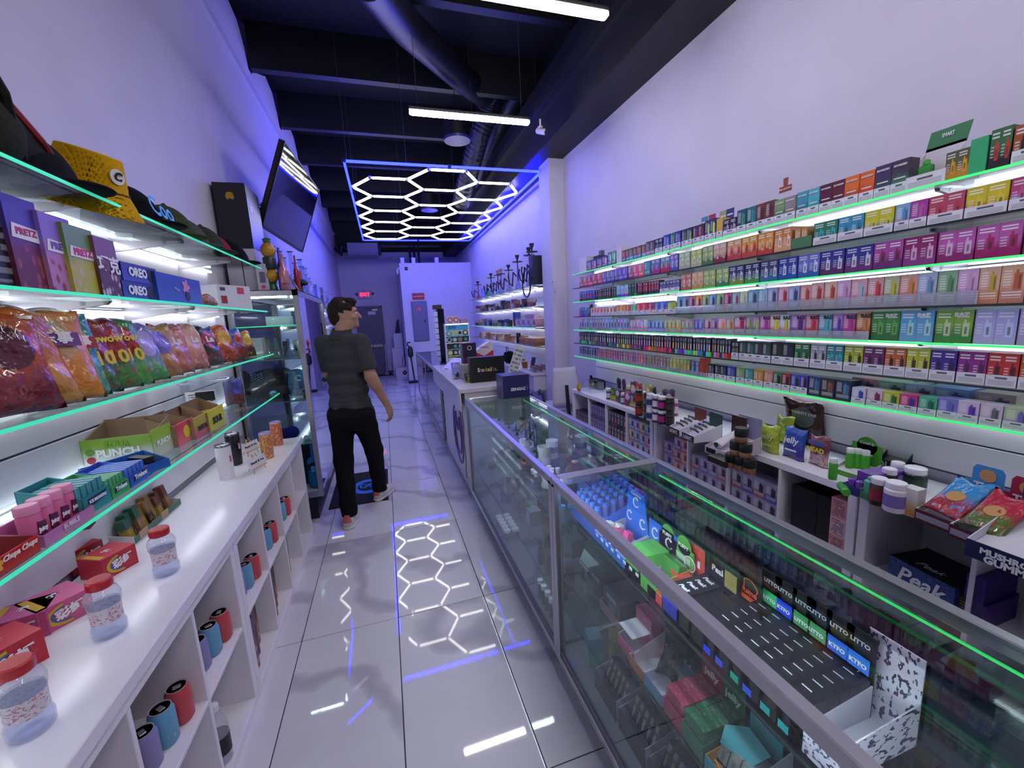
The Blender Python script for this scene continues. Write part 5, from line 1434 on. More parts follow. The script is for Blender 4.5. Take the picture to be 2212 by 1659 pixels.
# header cards and open trays on the top shelf
def yr(px, z, X=SRX + .012): return yline(px, X, z)
z = ZR[0]
o = obj('open_vape_tray', MB().box(-.1, .1, 0, .003, 0, .05).box(-.1, .1, .1, .103, 0, .16).prism([(.003, 0), (.1, 0), (.1, .15), (.003, .05)], .003, 'x', -.1).prism([(.003, 0), (.1, 0), (.1, .15), (.003, .05)], .003, 'x', .097), mat('d0ccd4', .5), None, (SRX + .012, yr(1999, z + .05), z), (0, 0, RR))
tag(o, 'open white tray with a tall green header card on the top vape shelf', 'vape tray'); o.scale = (.62, 1, 1)
band(o, .2, .045); obj('header_card', MB().prism([(-.1, .15), (.1, .15), (.12, .22), (-.08, .22)], .003, 'y', .1), mat('3c7a50', .5), o)
letter(o, 'SMART', .02, 'dce4dc', (.01, .098, .195), bold=.0006)
t = thing('vape_device', 'bright green vape device standing in the open white tray', 'vape', (SRX + .05, yr(1985, z + .05), z + .003), RR); obj('device_body', MB().rbox(-.024, .024, -.012, .012, 0, .085, .006), mat('3c9a3c', .35), t); obj('mouthpiece', MB().rbox(-.01, .01, -.008, .008, .083, .105, .004), mat('48a848', .35), t)
t = thing('header_card', 'small red and orange promo card above the top vape shelf', 'card', (SRX + .03, yr(1690, z + .14), z + .125), RR)
obj('card_board', MB().prism([(-.035, .03), (.035, .03), (.035, .06), (.012, .06), (.014, .1), (-.014, .1), (-.012, .06), (-.035, .06)], .002, 'y', 0), mat('8a3a24', .5), t); letter(t, 'PRO EDITION', .011, 'e4c8b0', (0, -.002, .045), bold=.0004)
for k, (px, c, lb) in enumerate(((1522, '4a8aa0', 'light blue header card above the dark cartons on the top vape shelf'), (1538, 'a02c3c', 'red header card above the dark cartons on the top vape shelf'), (1562, 'a8a468', 'khaki header card above the black tray on the top vape shelf'), (1577, '2c2c70', 'navy header card above the black tray on the top vape shelf'))):
    t = thing('header_card', lb, 'card', (SRX + .13, yr(px, z + .15, SRX + .13), z), RR); obj('card_board', MB().box(-.03, .03, 0, .002, 0, .19), mat(c, .5), t); obj('card_stripe', MB().box(-.022, .022, -.001, 0, .15, .16), mat('dcd8e0', .5), t)
o = tray('open_vape_tray', 'open green and brown tray between orange cartons and green cartons on the second shelf', 'vape tray', (SRX + .012, yr(1731, ZR[1] + .03), ZR[1]), (.105, .13, .1), RR, '6a4438', '4a7a50')
for k in range(2): pack('vape_box', None, None, (-.03 + .035 * k, .01, .003), (.03, .05, .1), 0, 'single', 'c88a48', 'b05838', 'd8c0a0', parent=o)
# dark figurine and box stack near the pilaster
t = thing('figurine', 'small dark figurine on the fourth vape shelf near the pilaster', 'ornament', (SRX + .05, yr(1271, ZR[3] + .05), ZR[3])); s = SDF((-.05, -.05, -.005), (.05, .05, .14), .005); s.ell((0, 0, .02), (.03, .03, .02)).cone((0, 0, .02), (0, 0, .08), .018, .012).ell((0, 0, .1), (.02, .02, .022)).cone((0, -.01, .07), (-.03, -.02, .09), .008); obj('figure_body', s.mesh('figure'), mat('1c1a20', .4), t); obj('figure_base', MB().lathe([(.034, 0), (.034, .008)], n=14), mat('2c6a50', .5), t)
pack('product_box', 'dark box pile behind the first cartons of the top vape shelf', 'box', (SRX + .1, yr(1282, ZR[0] + .1, SRX + .1), ZR[0]), (.2, .1, .15), RR, 'camo', '2c3024', '1a1814', '4a4834')
pack('product_box', 'tall grey box standing behind the dark box pile', 'box', (SRX + .21, yr(1296, ZR[0] + .15, SRX + .21), ZR[0]), (.05, .04, .22), RR, 'plain', '5a5c70', '4a4c60')
# flat pastel boxes lying on the lowest shelf, behind the front cartons
for k, (px, c, lb) in enumerate(((1868, 'c898a8', 'pink'), (1925, '90b8a0', 'mint green'), (1985, '90b4d0', 'pale blue'), (2055, '7498d0', 'sky blue'), (2150, 'a89898', 'grey pink'))):
    pack('flat_vape_box', f'{lb} flat box stacked behind the front cartons of the lowest vape shelf', 'vape box', (SRX + .11, yr(px, ZR[6] + .1, SRX + .11), ZR[6]), (.11, .12, .105), RR, 'single', c, 'd0ccd4', '404a78')
# acrylic lips: long clear fronts on the slim box rows
for (row, x0, x1, h_, lb) in ((4, 1520, 1876, .04, 'clear acrylic lip in front of the fifth vape shelf'), (4, 1252, 1519, .03, 'clear acrylic lip at the pilaster end of the fifth vape shelf'), (6, 1252, 1528, .035, 'clear acrylic bins along the lowest vape shelf'), (3, 1461, 2110, .05, 'clear acrylic lip in front of the fourth vape shelf')):
    z = ZR[row]; ya, yb = yr(x1, z), yr(x0, z)
    t = thing('acrylic_lip', lb, 'acrylic tray'); obj('clear_front', MB().box(SRX + .002, SRX + .004, ya, yb, z, z + h_), tray_lip, t)
    nn = int((yb - ya) / (.05 if row == 6 else .16))
    for q in range(nn + 1): obj('clear_divider', MB().box(SRX + .002, SRX + .01, ya + (yb - ya) * q / nn - .0012, ya + (yb - ya) * q / nn + .0012, z, z + h_), mat('c8ccd8', .2), t)
# price tags on the pilaster
for (px, py, lb) in ((1194, 618, 'small white hang tag on the pilaster above the other tag'), (1199, 640, 'small white hang tag on the pilaster below the other tag')):
    p = onx(px, py, 2.165); t = thing('hang_tag', lb, 'tag', p); obj('tag_board', MB().box(-.002, 0, -.028, .028, -.06, .05), mat('c4c8c4', .5), t); obj('tag_pin', MB().lathe([(.006, -.006), (.006, .004)], (0, 0, .055), 8, 'x'), black, t)
# ------------------------------------------------------------------ low white cube shelves along the right wall
RX, ZK = 1.955, .755
rc = []
for (y0, y1, lb) in ((2.685, 4.155, 'white cube shelf unit ending at the office chair'), (1.205, 2.675, 'white cube shelf unit between the two other right wall units'), (-.275, 1.195, 'white cube shelf unit under the mushroom gummies')):
    rc.append(cube_unit('cube_shelf_unit', lb, RX, -1, y0, y1, ZK))
# goods in the upper cubes
def stack_boxes(cu, bi, rows_, cols_, pal, h_, name, lab, kind='single', z0=None, dx=.0, d_=.1, w_tot=None, cat='vape carton'):
    y0 = cu['y'][bi] + .012; W = (w_tot or cu['ci'] - .024); n = 0; made = []
    for r in range(rows_):
        for c in range(cols_):
            n += 1
            k = pal[(r * cols_ + c) % len(pal)]
            w_ = W / cols_
            lv = ('lowest', 'second', 'third', 'top')[r] + ' row ' if rows_ > 1 else ''
            made.append(pack(name, f'{lv}{cname(k[0])} {lab}', cat, (RX + .02 + dx, y0 + W - w_ * (c + .5), (z0 if z0 is not None else cu['z'][1]) + r * (h_ + .001)), (round(w_ * .98, 3), d_, h_), RR, kind, *k, group=lab))
    unique_labels(made, 'the chair')
past = [('a890b8', '7a8cc0', '38406c'), ('c8a8a0', 'b07080', '6a3048'), ('98b0c8', '6a88b0', '2c4060'), ('b8a0c8', '9878b0', '503868'), ('c8b890', 'a88c60', '604830'), ('88b0b0', '608c98', '284c58')]
dark = [('3a3050', '5a3c58', 'a08898'), ('583040', '2c2838', 'c09078'), ('2c4450', '243040', '70a0a8'), ('402c34', '6a4438', 'c8a060')]
A_, B_, C_ = rc
stack_boxes(A_, 3, 1, 8, dark, .14, 'vape_carton', 'slim carton in cube one by the chair', 'slim')
stack_boxes(A_, 2, 2, 7, [('5a4c70', '7a5068', 'b0a0b8'), ('706088', '4a4c70', 'a898b8')], .14, 'vape_carton', 'slim carton, second cube from chair', 'slim')
stack_boxes(A_, 1, 2, 6, dark, .14, 'vape_carton', 'slim carton, third cube from chair', 'slim')
stack_boxes(A_, 0, 3, 4, past, .094, 'vape_carton', 'carton, fourth cube from chair')
stack_boxes(B_, 3, 3, 2, [('d09878', 'c08060', '8a4838'), ('b898c0', '9878b0', '5a3868'), ('c88888', 'a86878', '803848')], .09, 'vape_carton', 'carton, wall side of fifth cube', w_tot=.14)
stack_boxes(B_, 3, 2, 3, past, .1, 'vape_carton', 'carton, open half of fifth cube', dx=.03, w_tot=.3, z0=B_['z'][1])
stack_boxes(B_, 2, 2, 4, [('b0a8b8', 'a898b8', '4a4458'), ('a8a0b0', 'c08080', '50404c'), ('b8a8c8', '9888b8', '484060')], .1, 'vape_carton', 'carton, sixth cube from chair')
stack_boxes(B_, 1, 2, 4, [('9c98b4', 'a06068', '2c2c3c'), ('a09cb8', '6860a8', '34344c')], .105, 'vape_carton', 'carton, seventh cube from chair')
stack_boxes(B_, 0, 4, 2, [('0c0c12', '101018', '60606a'), ('0e0e14', '0c0c12', '484850')], .066, 'black_carton', 'carton, eighth cube from chair', 'small_print', d_=.16, w_tot=.27, cat='carton')
for k in range(3):
    pack('pink_carton', ('lowest', 'middle', 'topmost')[k] + ' pink carton standing on end beside the black cartons', 'carton', (RX - .004 + .02, B_['y'][0] + .045, B_['z'][1] + .095 * k), (.07, .1, .094), RR, 'small_print', 'd0a8b4' if k % 2 else 'c8888c', '3a3450')
# lower cubes: plain cartons seen through the cases
stack_boxes(B_, 2, 2, 3, past, .13, 'vape_carton', 'carton, low cube under the grey ones', z0=.04)
stack_boxes(B_, 1, 2, 3, past, .13, 'vape_carton', 'carton, low cube under the lilac ones', z0=.04)
stack_boxes(B_, 3, 2, 4, past, .13, 'vape_carton', 'carton, low cube under the fifth', z0=.04)
stack_boxes(A_, 0, 2, 4, past, .13, 'vape_carton', 'carton, low cube under the fourth', z0=.04)
# big cubes of the near unit: boxed drinks
zc2 = C_['z'][1]
o = pack('peak_carton', 'blue mountain printed carton with white brush lettering in the near cube', 'carton', (RX + .02, yline(1985, RX + .02, zc2 + .06), zc2), (.23, .2, .115), RR - .12, 'camo', '1c3a80', '28508c', '14161e')
letter(o, 'Peak', .085, 'e4e6ee', (0, -.002, .06), shear=.25, bold=.002); letter(o, 'Peak', .05, 'c8ccd4', (0, .05, .1156), rot=(0, 0, 0), shear=.25)
obj('dark_lid', MB().box(-.115, .115, -.0, .2, .115, .1156), mat('16161c', .3), o)
o = pack('black_carton', 'black carton with brown print and a white sticker beside the blue printed carton', 'carton', (RX + .03, yline(2060, RX + .03, zc2 + .06), zc2), (.11, .2, .1), RR, 'small_print', '121014', '8a6a4c')
obj('white_sticker', MB().box(-.045, .04, .02, .05, .1, .1008), mat('d8d4dc', .5), o)
for k in range(2): pack('violet_carton', ('lower', 'upper')[k] + ' deep violet box beside the black carton', 'carton', (RX + .006, yline(2108, RX + .01, zc2 + .06 + .09 * k), zc2 + .1 * k), (.05, .2, .099), RR, 'small_print', '2c1c70' if k else '38186c', '1c1448')
for r in range(2):
    for c in range(2):
        o = pack('goggle_carton', ('lower', 'upper')[r] + (' black', ' dark')[c] + ' carton with a curved stripe picture in the cube at the frame edge', 'carton', (RX + .02, C_['y'][1] + C_['ci'] - .1 - .17 * c, zc2 + .14 * r), (.165, .2, .138), RR, 'small_print', '141214', '34302c')
        obj('curved_stripe', MB().loft([[(-.05 + .1 * q / 8, -.001, .08 + .018 * math.sin(PI * q / 8) + e) for q in range(9)] for e in (0, .014)], closed=False, caps=False), mat(('c09a28', 'b03c48')[r], .4), o)
        obj('lens_picture', MB().loft([[(-.055 + .11 * q / 8, -.001, .03 + .02 * math.sin(PI * q / 8) + e * math.sin(PI * (q + .5) / 9)) for q in range(9)] for e in (0, .03)], closed=False, caps=False), mat(('a07820', '9a94b8')[r], .3), o)

# ------------------------------------------------------------------ goods on top of the right cube shelves
def rt_(px, py): return onz(px, py, ZK)
def rx_(px, py, dx, dy=0.0):
    p = onz(px, py, ZK); p.x += dx; p.y = yline(px, p.x, ZK + .06) + dy; return p
def aside(t, px, dx):
    t.location.x += dx; t.location.y = yline(px, t.location.x + .05, ZK + .1)
rk = random.Random(21)
# supplement jars and bags cluster near the chair
def jar(loc, r, h_, c, capc, lb, group=None, lab=None, name='jar', cat='jar'):
    t = thing(name, lb, cat, loc, rk.uniform(-.3, .3), group)
    obj('jar_body', MB().lathe([(r * .94, 0), (r, .006), (r, h_ * .74), (r * .82, h_ * .8)], n=16), mat(c, .3), t, smooth=40)
    obj('jar_cap', MB().lathe([(r * .9, h_ * .78), (r * .92, h_ * .8), (r * .92, h_ * .98), (r * .85, h_), (.001, h_)], n=16), mat(capc, .4), t, smooth=40)
    if lab: obj('jar_label', MB().lathe([(r * 1.012, h_ * .18), (r * 1.012, h_ * .6)], n=16, caps=False), mat(lab, .4), t, smooth=True)
    return t
o = obj('waist_bag', (lambda s: s.mesh('bag'))(SDF((-.16, -.08, -.01), (.16, .08, .16), .007).rbox((0, 0, .055), (.12, .05, .055), .03).cone((-.12, 0, .07), (-.14, .0, .12), .02, .015)), blackcl, None, (2.2, 4.02, ZK), (0, 0, RR))
tag(o, 'black waist bag with a yellow oval badge at the chair end of the right shelves', 'bag')
obj('yellow_badge', MB().lathe([(.022, -.052), (.022, -.048)], (0, 0, .055), 18, 'y'), mat('c8b020', .5), o)
o = obj('clear_bin', MB().box(-.11, .11, 0, .002, 0, .11).box(-.11, -.108, 0, .16, 0, .11).box(.108, .11, 0, .16, 0, .11).box(-.11, .11, .158, .16, 0, .11), acrylic, None, rx_(1262, 846, .0, -.03), (0, 0, RR)); tag(o, 'clear plastic bin with orange tape at the chair end of the shelves', 'bin')
s = SDF((-.06, -.04, -.005), (.06, .04, .12), .005); s.ell((0, 0, .035), (.035, .02, .035)).cone((0, 0, .05), (.015, 0, .1), .016, .012)
o = obj('tape_dispenser', s.mesh('tape'), mat('b8862c', .4), None, onz(1247, 846, ZK) + Vector((.02, .0, 0)), (0, 0, RR)); tag(o, 'orange handheld tape dispenser leaning on the clear bin', 'tape dispenser')
cl = [('2c343c', 'c8c8d0'), ('1c2024', '8c9098'), ('a03c48', 'd8d0d4'), ('4a2c58', 'c8c0d0'), ('7a2c4c', 'e0d8dc'), ('3a4428', '6a7a48'), ('582c68', 'd8c8d8'), ('b8a838', 'e0dca8'), ('8c2c64', 'd0b0c8'), ('a83c34', 'c88880'), ('3c3c48', 'b0b0b8'), ('6c7c3c', 'c8d098')]
for k in range(24):
    r_, c_ = divmod(k, 12)
    px = 1282 + 11.0 * c_; py = 866 + 3.6 * c_
    p = rt_(px, py); p.x = 2.02 + .11 * r_; p.y = min(p.y, 4.08)
    a, b_ = cl[(k * 5 + r_) % 12]
    if (k + r_) % 3 == 0:
        jar(p, .026, .1 + .03 * r_ + .02 * rk.random(), a, b_, f'{cname(a)} supplement jar, {("front", "back")[r_]} row, {ORD[c_]} place from the chair', 'supplement jars and pouches', lab=b_)
    else:
        o = obj('supplement_pouch', bag_mesh(.09, .13 + .07 * r_, .04, k), None, None, p, (0, 0, RR + rk.uniform(-.5, .5))); colours(o, a, cl[(k * 3 + 4) % 12][0], b_)
        tag(o, f'{cname(a)} supplement pouch, {("front", "back")[r_]} row, {ORD[c_]} place from the chair', 'pouch', 'supplement jars and pouches')
# stacked capped tubs: red-green, white capped, black
for k, (px, py, c, cp, lb_, nm) in enumerate(((1376, 898, '5a2420', '1c3024', 'a83830', 'dark red and green'), (1394, 905, '20302c', '5a2420', '487848', 'dark green'), (1400, 908, 'c8c4d4', 'e4e0e8', '343c6c', 'white and navy'), (1413, 912, '383c60', 'e4e0e8', 'd8d4e0', 'navy and white'), (1425, 916, '20222c', 'e4e0e8', 'b02c80', 'black and magenta'), (1442, 920, '1c1a18', '2c2a24', '3c3830', 'black'))):
    for r in range(2):
        q = rt_(px, py); q.z += .105 * r
        jar(q + Vector((.02, 0, 0)), .031, .104, c, cp, f'{("lower", "upper")[r]} {nm} tub stacked beside the sunglasses trays', 'stacked tubs', lab=lb_, name='tub', cat='tub')
# display boxes with sloping fronts
def slope_box(px, py, w_, d_, h_, c1, c2, head_c, lb, txt=None, tc='e0dce4', rz=0.0, header=.09, contents=None, name='display_box', group=None):
    t = thing(name, lb, 'display box', rt_(px, py), RR + rz, group)
    hf = h_ * .42
    obj('box_front', MB().box(-w_ / 2, w_ / 2, 0, .003, 0, hf), mat(c1, .45), t)
    for s in (-1, 1): obj('box_side', MB().prism([(.003, 0), (d_, 0), (d_, h_), (.003, hf)], .003, 'x', -w_ / 2 if s < 0 else w_ / 2 - .003), mat(c2, .5), t)
    obj('box_floor', MB().prism([(.003, 0), (d_, 0), (d_, h_ * .7), (.003, hf * .55)], w_ - .008, 'x', -w_ / 2 + .004), mat(c2, .5), t)
    obj('header_card', MB().box(-w_ / 2, w_ / 2, d_, d_ + .003, 0, h_ + header), mat(head_c, .45), t)
    if txt: letter(t, txt, .03, tc, (0, -.0025, hf * .5), width=w_ * .72, bold=.001)
    return t
for k, (px, py, hc, lb) in enumerate(((1455, 938, '6a3a28', 'open sunglasses tray with an orange header card'), (1485, 952, '20443c', 'open sunglasses tray with a green header card'))):
    t = slope_box(px, py, .12, .2, .1, '2c2434', 'dcd8e0', hc, lb, 'LIGHT', rz=-.1, header=.06)
    for q in range(4): obj('sunglasses', MB().tube([(-.04, .05 + .03 * q, .06 + .012 * q), (-.02, .035 + .03 * q, .075 + .012 * q), (.02, .035 + .03 * q, .075 + .012 * q), (.04, .05 + .03 * q, .06 + .012 * q)], .006, 6), mat(('2c1c14', '3a2c20', '143028', '1c2424')[q] if k == 0 else '12302c', .2), t)
    obj('coloured_foot', MB().box(-.055, .055, -.001, 0, .004, .018), mat(('8a4a2c', '2c6a58')[k], .4), t)
t = slope_box(1545, 985, .16, .24, .1, 'd0c4cc', 'c8bcc4', '8c8aa8', 'pink and white display box with a large shoe shaped device picture', None, header=.1)
obj('device_shape', MB().loft([[(-.02 + .035 * math.cos(a) * (1 - .5 * k / 6), .03 + .035 * k, .055 + .014 * k + .014 * math.sin(a)) for a in [2 * PI * q / 12 for q in range(12)]] for k in range(7)]), mat('d8d0d4', .3), t); obj('shield_badge', MB().prism([(-.03, .07), (-.01, .075), (0, .055), (-.02, .04), (-.036, .055)], .002, 'y', .02), mat('1c4434', .4), t)
obj('black_panel', MB().box(-.07, .0, -.001, 0, .006, .034), black, t)
pack('low_tray_box', 'low black and orange tray in front of the shoe shaped display box', 'box', rx_(1548, 1003, -.0, -.0), (.13, .08, .03), RR, 'plain', '2c2420', '7a3824')
# pyramid of black lidded jars
k = 0
for r in range(3):
    for c in range(3 - (1 if r == 1 else 2 if r == 2 else 0)):
        p = rt_(1570 + 19 * c + 9 * r, 1010 + 6.5 * c + 3 * r); p.z = ZK + .075 * r; k += 1
        t = thing('clay_jar', f'black lidded amber jar, {("bottom", "middle", "top")[r]} row of the pyramid, {ORD[c]} from the chair', 'jar', p + Vector((.03, 0, 0)), group='jar pyramid')
        obj('jar_body', MB().lathe([(.028, 0), (.03, .004), (.03, .03), (.027, .034)], n=18), mat('8a6048', .3), t, smooth=40)
        obj('jar_lid', MB().lathe([(.031, .03), (.032, .033), (.032, .07), (.03, .074), (.001, .074)], n=18), mat('0c0b0c', .45), t, smooth=40)
pack('backing_card', 'dark brown card standing behind the jar pyramid', 'card', rx_(1600, 1000, .16, .02), (.1, .01, .2), RR, 'plain', '3a2420', '2c1c18')
# stand-up pouches
def pouch(px, py, w_, h_, c1, c2, txt, lb, rz=0.0, dx=0.0, tc='e8eef0'):
    o = obj('stand_up_pouch', bag_mesh(w_, h_, .05, int(px)), None, None, rx_(px, py, .03 + dx), (0, 0, RR + rz)); colours(o, c1, c2, c1)
    tag(o, lb, 'pouch', 'stand up pouches')
    if txt: letter(o, txt, .055, tc, (0, -.031, h_ * .62), shear=.2, bold=.0012, width=w_ * .72); obj('name_strip', MB().box(-w_ * .26, w_ * .26, -.03, -.028, h_ * .28, h_ * .33), mat(tc, .5), o)
    return o
pouch(1626, 968, .11, .155, '208088', '2a8c94', 'jelly', 'teal stand up pouch with white script beside the jar pyramid')
pouch(1664, 982, .115, .16, 'a8b82c', 'b8c83c', 'jelly', 'lime stand up pouch with pale script', tc='dce4a0')
pouch(1694, 975, .11, .17, 'b0c028', 'a8b830', None, 'second lime pouch behind the lime script pouch', dx=.09)
pouch(1716, 996, .125, .175, '3858b8', '40349c', 'jelly', 'blue and violet stand up pouch with white script')
o = obj('large_pouch', bag_mesh(.25, .27, .05, 77), None, None, rx_(1740, 985, .19, 0), (math.radians(6), 0, RR)); colours(o, '40181c', '381418', '6a6c70'); tag(o, 'large maroon pouch with white lettering behind the bright pouches', 'pouch')
letter(o, 'TWENTY ONE', .03, 'd8ccc8', (.02, -.034, .2), bold=.0008, width=.15)
o = pouch(1770, 1012, .1, .16, '7a3c50', 'c8a8a8', None, 'white and red printed pouch with big yellow lettering'); letter(o, 'HEAD', .04, 'd8c83c', (0, -.031, .09), bold=.0016, width=.085)
obj('blue_top', MB().box(-.04, .04, -.03, -.027, .115, .135), mat('3c5a9c', .4), o)
t = slope_box(1838, 985, .13, .1, .12, '2c5a40', '2c5a40', '2c5a40', 'dark green display box with a leaf emblem standing at the wall', None, header=.1); aside(t, 1838, .12)
letter(t, 'DELTA 8', .02, 'd0dcd4', (0, .097, .17), bold=.0006)
t = slope_box(1826, 1030, .13, .13, .06, '48902c', 'd0ccd0', '4a9c30', 'bright green syrup display box with a rounded header card', None, header=.085)
obj('round_header', MB().lathe([(.045, 0), (.045, .003)], (0, .13, .135), 20, 'y'), mat('4a9c30', .45), t); letter(t, 'SYRUP', .02, 'e4ecdc', (0, .128, .09), bold=.0008); letter(t, 'CuteUp', .02, 'e4ecdc', (0, .1275, .15), shear=.2)
for k, (px, py, lb) in enumerate(((1788, 1037, 'green syrup bottle standing outside the green display box'), (1818, 1024, 'first green syrup bottle in the green display box'), (1834, 1026, 'second green syrup bottle in the green display box'), (1850, 1030, 'third green syrup bottle in the green display box'))):
    p = rt_(px, py); p += Vector((.03 if k == 0 else .05, 0, 0 if k == 0 else .02))
    jar(p, .018, .105, '3c9c28', 'd8dcd4', lb, 'green syrup bottles', lab='48a834', name='syrup_bottle', cat='bottle')
o = jar(rt_(1806, 1058) + Vector((.03, 0, .018)), .018, .09, '3c9c28', '48a834', 'green bottle lying beside the purple vape tray', None, name='syrup_bottle', cat='bottle'); o.rotation_euler = (PI / 2, 0, RR + .8)
t = tray('vape_tray', 'purple tray packed with purple vape boxes, running back to the wall', 'vape tray', rt_(1836, 1068), (.075, .24, .075), RR - .12, '8a78b8', '342c78')
for k in range(9): pack('purple_vape_box', None, None, (0, .07 + .019 * k, .003), (.066, .017, .088), 0, 'plain', '6a3c98', '54308c', parent=t)
for k in range(2): obj('vape_device', MB().rbox(-.03 + .034 * k, -.002 + .034 * k, .012, .04, .003, .07, .008), mat('7a4cb0', .35), t)
t = tray('vape_tray', 'mint green tray with one mint vape device', 'vape tray', rt_(1866, 1080), (.08, .16, .06), RR - .12, 'c0bcc4', '3c7850')
obj('vape_device', MB().rbox(-.025, .02, .015, .045, .003, .085, .008).rbox(-.012, .006, .02, .04, .083, .1, .004), mat('58b090', .35), t)
# black sour display, tall
for k, (px, py, dx) in enumerate(((1882, 1020, .11), (1930, 1040, .13))):
    t = slope_box(px, py, .15, .1, .13, '0e0e10', '101012', '0c0c0e', ('black sour gummy display box with white leaf emblem at the wall', 'black sour rings display box with large white planet emblem')[k], None, header=.12); aside(t, px, dx - .02)
    letter(t, 'SOUR', .04, 'd0d4d0', (0, .097, .215), bold=.0012); letter(t, 'RINGS', .03, 'd0d4d0', (0, .097, .18), bold=.001); letter(t, 'SOUR', .045, 'a0a8a4', (0, -.003, .03), bold=.0012)
    obj('emblem_ring', MB().tube([(.055 * math.cos(a), .097, .197 + .018 * math.sin(a) + .01 * math.cos(a)) for a in [2 * PI * q / 24 for q in range(25)]], .0015, 4), mat('d0d4d0', .5), t)
# bottles beside the cookie trays
jar(rx_(1898, 1094, .02, 0), .03, .115, '2c1410', 'e0dce4', 'dark brown bottle with a red and green label', None, lab='8a2c3c', name='pill_bottle', cat='bottle')
jar(rx_(1920, 1085, .1, 0), .028, .11, '24140f', 'e0dce4', 'dark brown bottle behind the red labelled one', None, lab='3c3430', name='pill_bottle', cat='bottle')
jar(rx_(1938, 1072, .12, 0), .026, .11, 'b0acb4', 'e0dce4', 'small white capped bottle at the back of the bottle group', None, name='pill_bottle', cat='bottle')
jar(rx_(1934, 1107, .015, 0), .037, .12, 'd8d4dc', 'e4e2e8', 'white bottle with a violet label', None, lab='7864a8', name='pill_bottle', cat='bottle')
jar(rx_(1976, 1085, .1, 0), .04, .115, '1c2824', 'e4e2e8', 'wide dark green jar with a white cap', None, lab='2c4438', name='pill_bottle', cat='jar')
pack('syrup_box', 'narrow white and orange box beside the violet labelled bottle', 'box', rx_(1963, 1118, .015, 0), (.05, .05, .11), RR, 'grad', 'd0ccd0', 'c08c4c')
# cookie gummy trays
for k, (px, py, c, hc, lb) in enumerate(((2018, 1140, '3c8cc8', '3c88c0', 'blue gummy pack tray with a rounded blue header card'), (2098, 1178, 'b82040', 'a02040', 'red gummy pack tray with a rounded red header card'))):
    t = slope_box(px, py, .13, .23, .11, '4a1c28', 'd8d2d8', hc, lb, None, header=.03, rz=-.1)
    obj('round_header', MB().prism([(-.045, .12), (.045, .12), (.045, .19), (.035, .205), (-.035, .205), (-.045, .19)], .003, 'y', .2305), mat(hc, .45), t)
    letter(t, 'TKO', .034, 'e8e0e4', (0, .2275, .125), bold=.0016); obj('cookie_print', MB().lathe([(.024, -.001), (.024, 0)], (0, .2295, .17), 16, 'y'), mat('c09058', .5), t)
    g = obj('gummy_pack', bag_mesh(.12, .2, .03, 31 + k), None, t, (0, .012, .055), (math.radians(-62), 0, 0)); colours(g, c, 'a8303c' if k == 0 else '5a6a2c', c)
    obj('cookie_badge', MB().lathe([(.026, -.018), (.026, -.014)], (0, 0, .09), 18, 'y'), mat('c09058', .5), g)
    obj('printed_strip', MB().box(-.06, .06, -.0012, 0, .012, .034), mat('8c8494', .45), t)
# mushroom gummies
t = slope_box(2188, 1240, .22, .28, .14, '1c2450', 'd4d0da', '1c2450', 'navy box with white block lettering at the frame edge', None, header=.1)
letter(t, 'MUSHROOM', .034, 'e4e4ec', (0, -.003, .036), bold=.0016, width=.15); letter(t, 'GUMMIES', .034, 'e4e4ec', (0, -.003, .012), bold=.0016, width=.13)
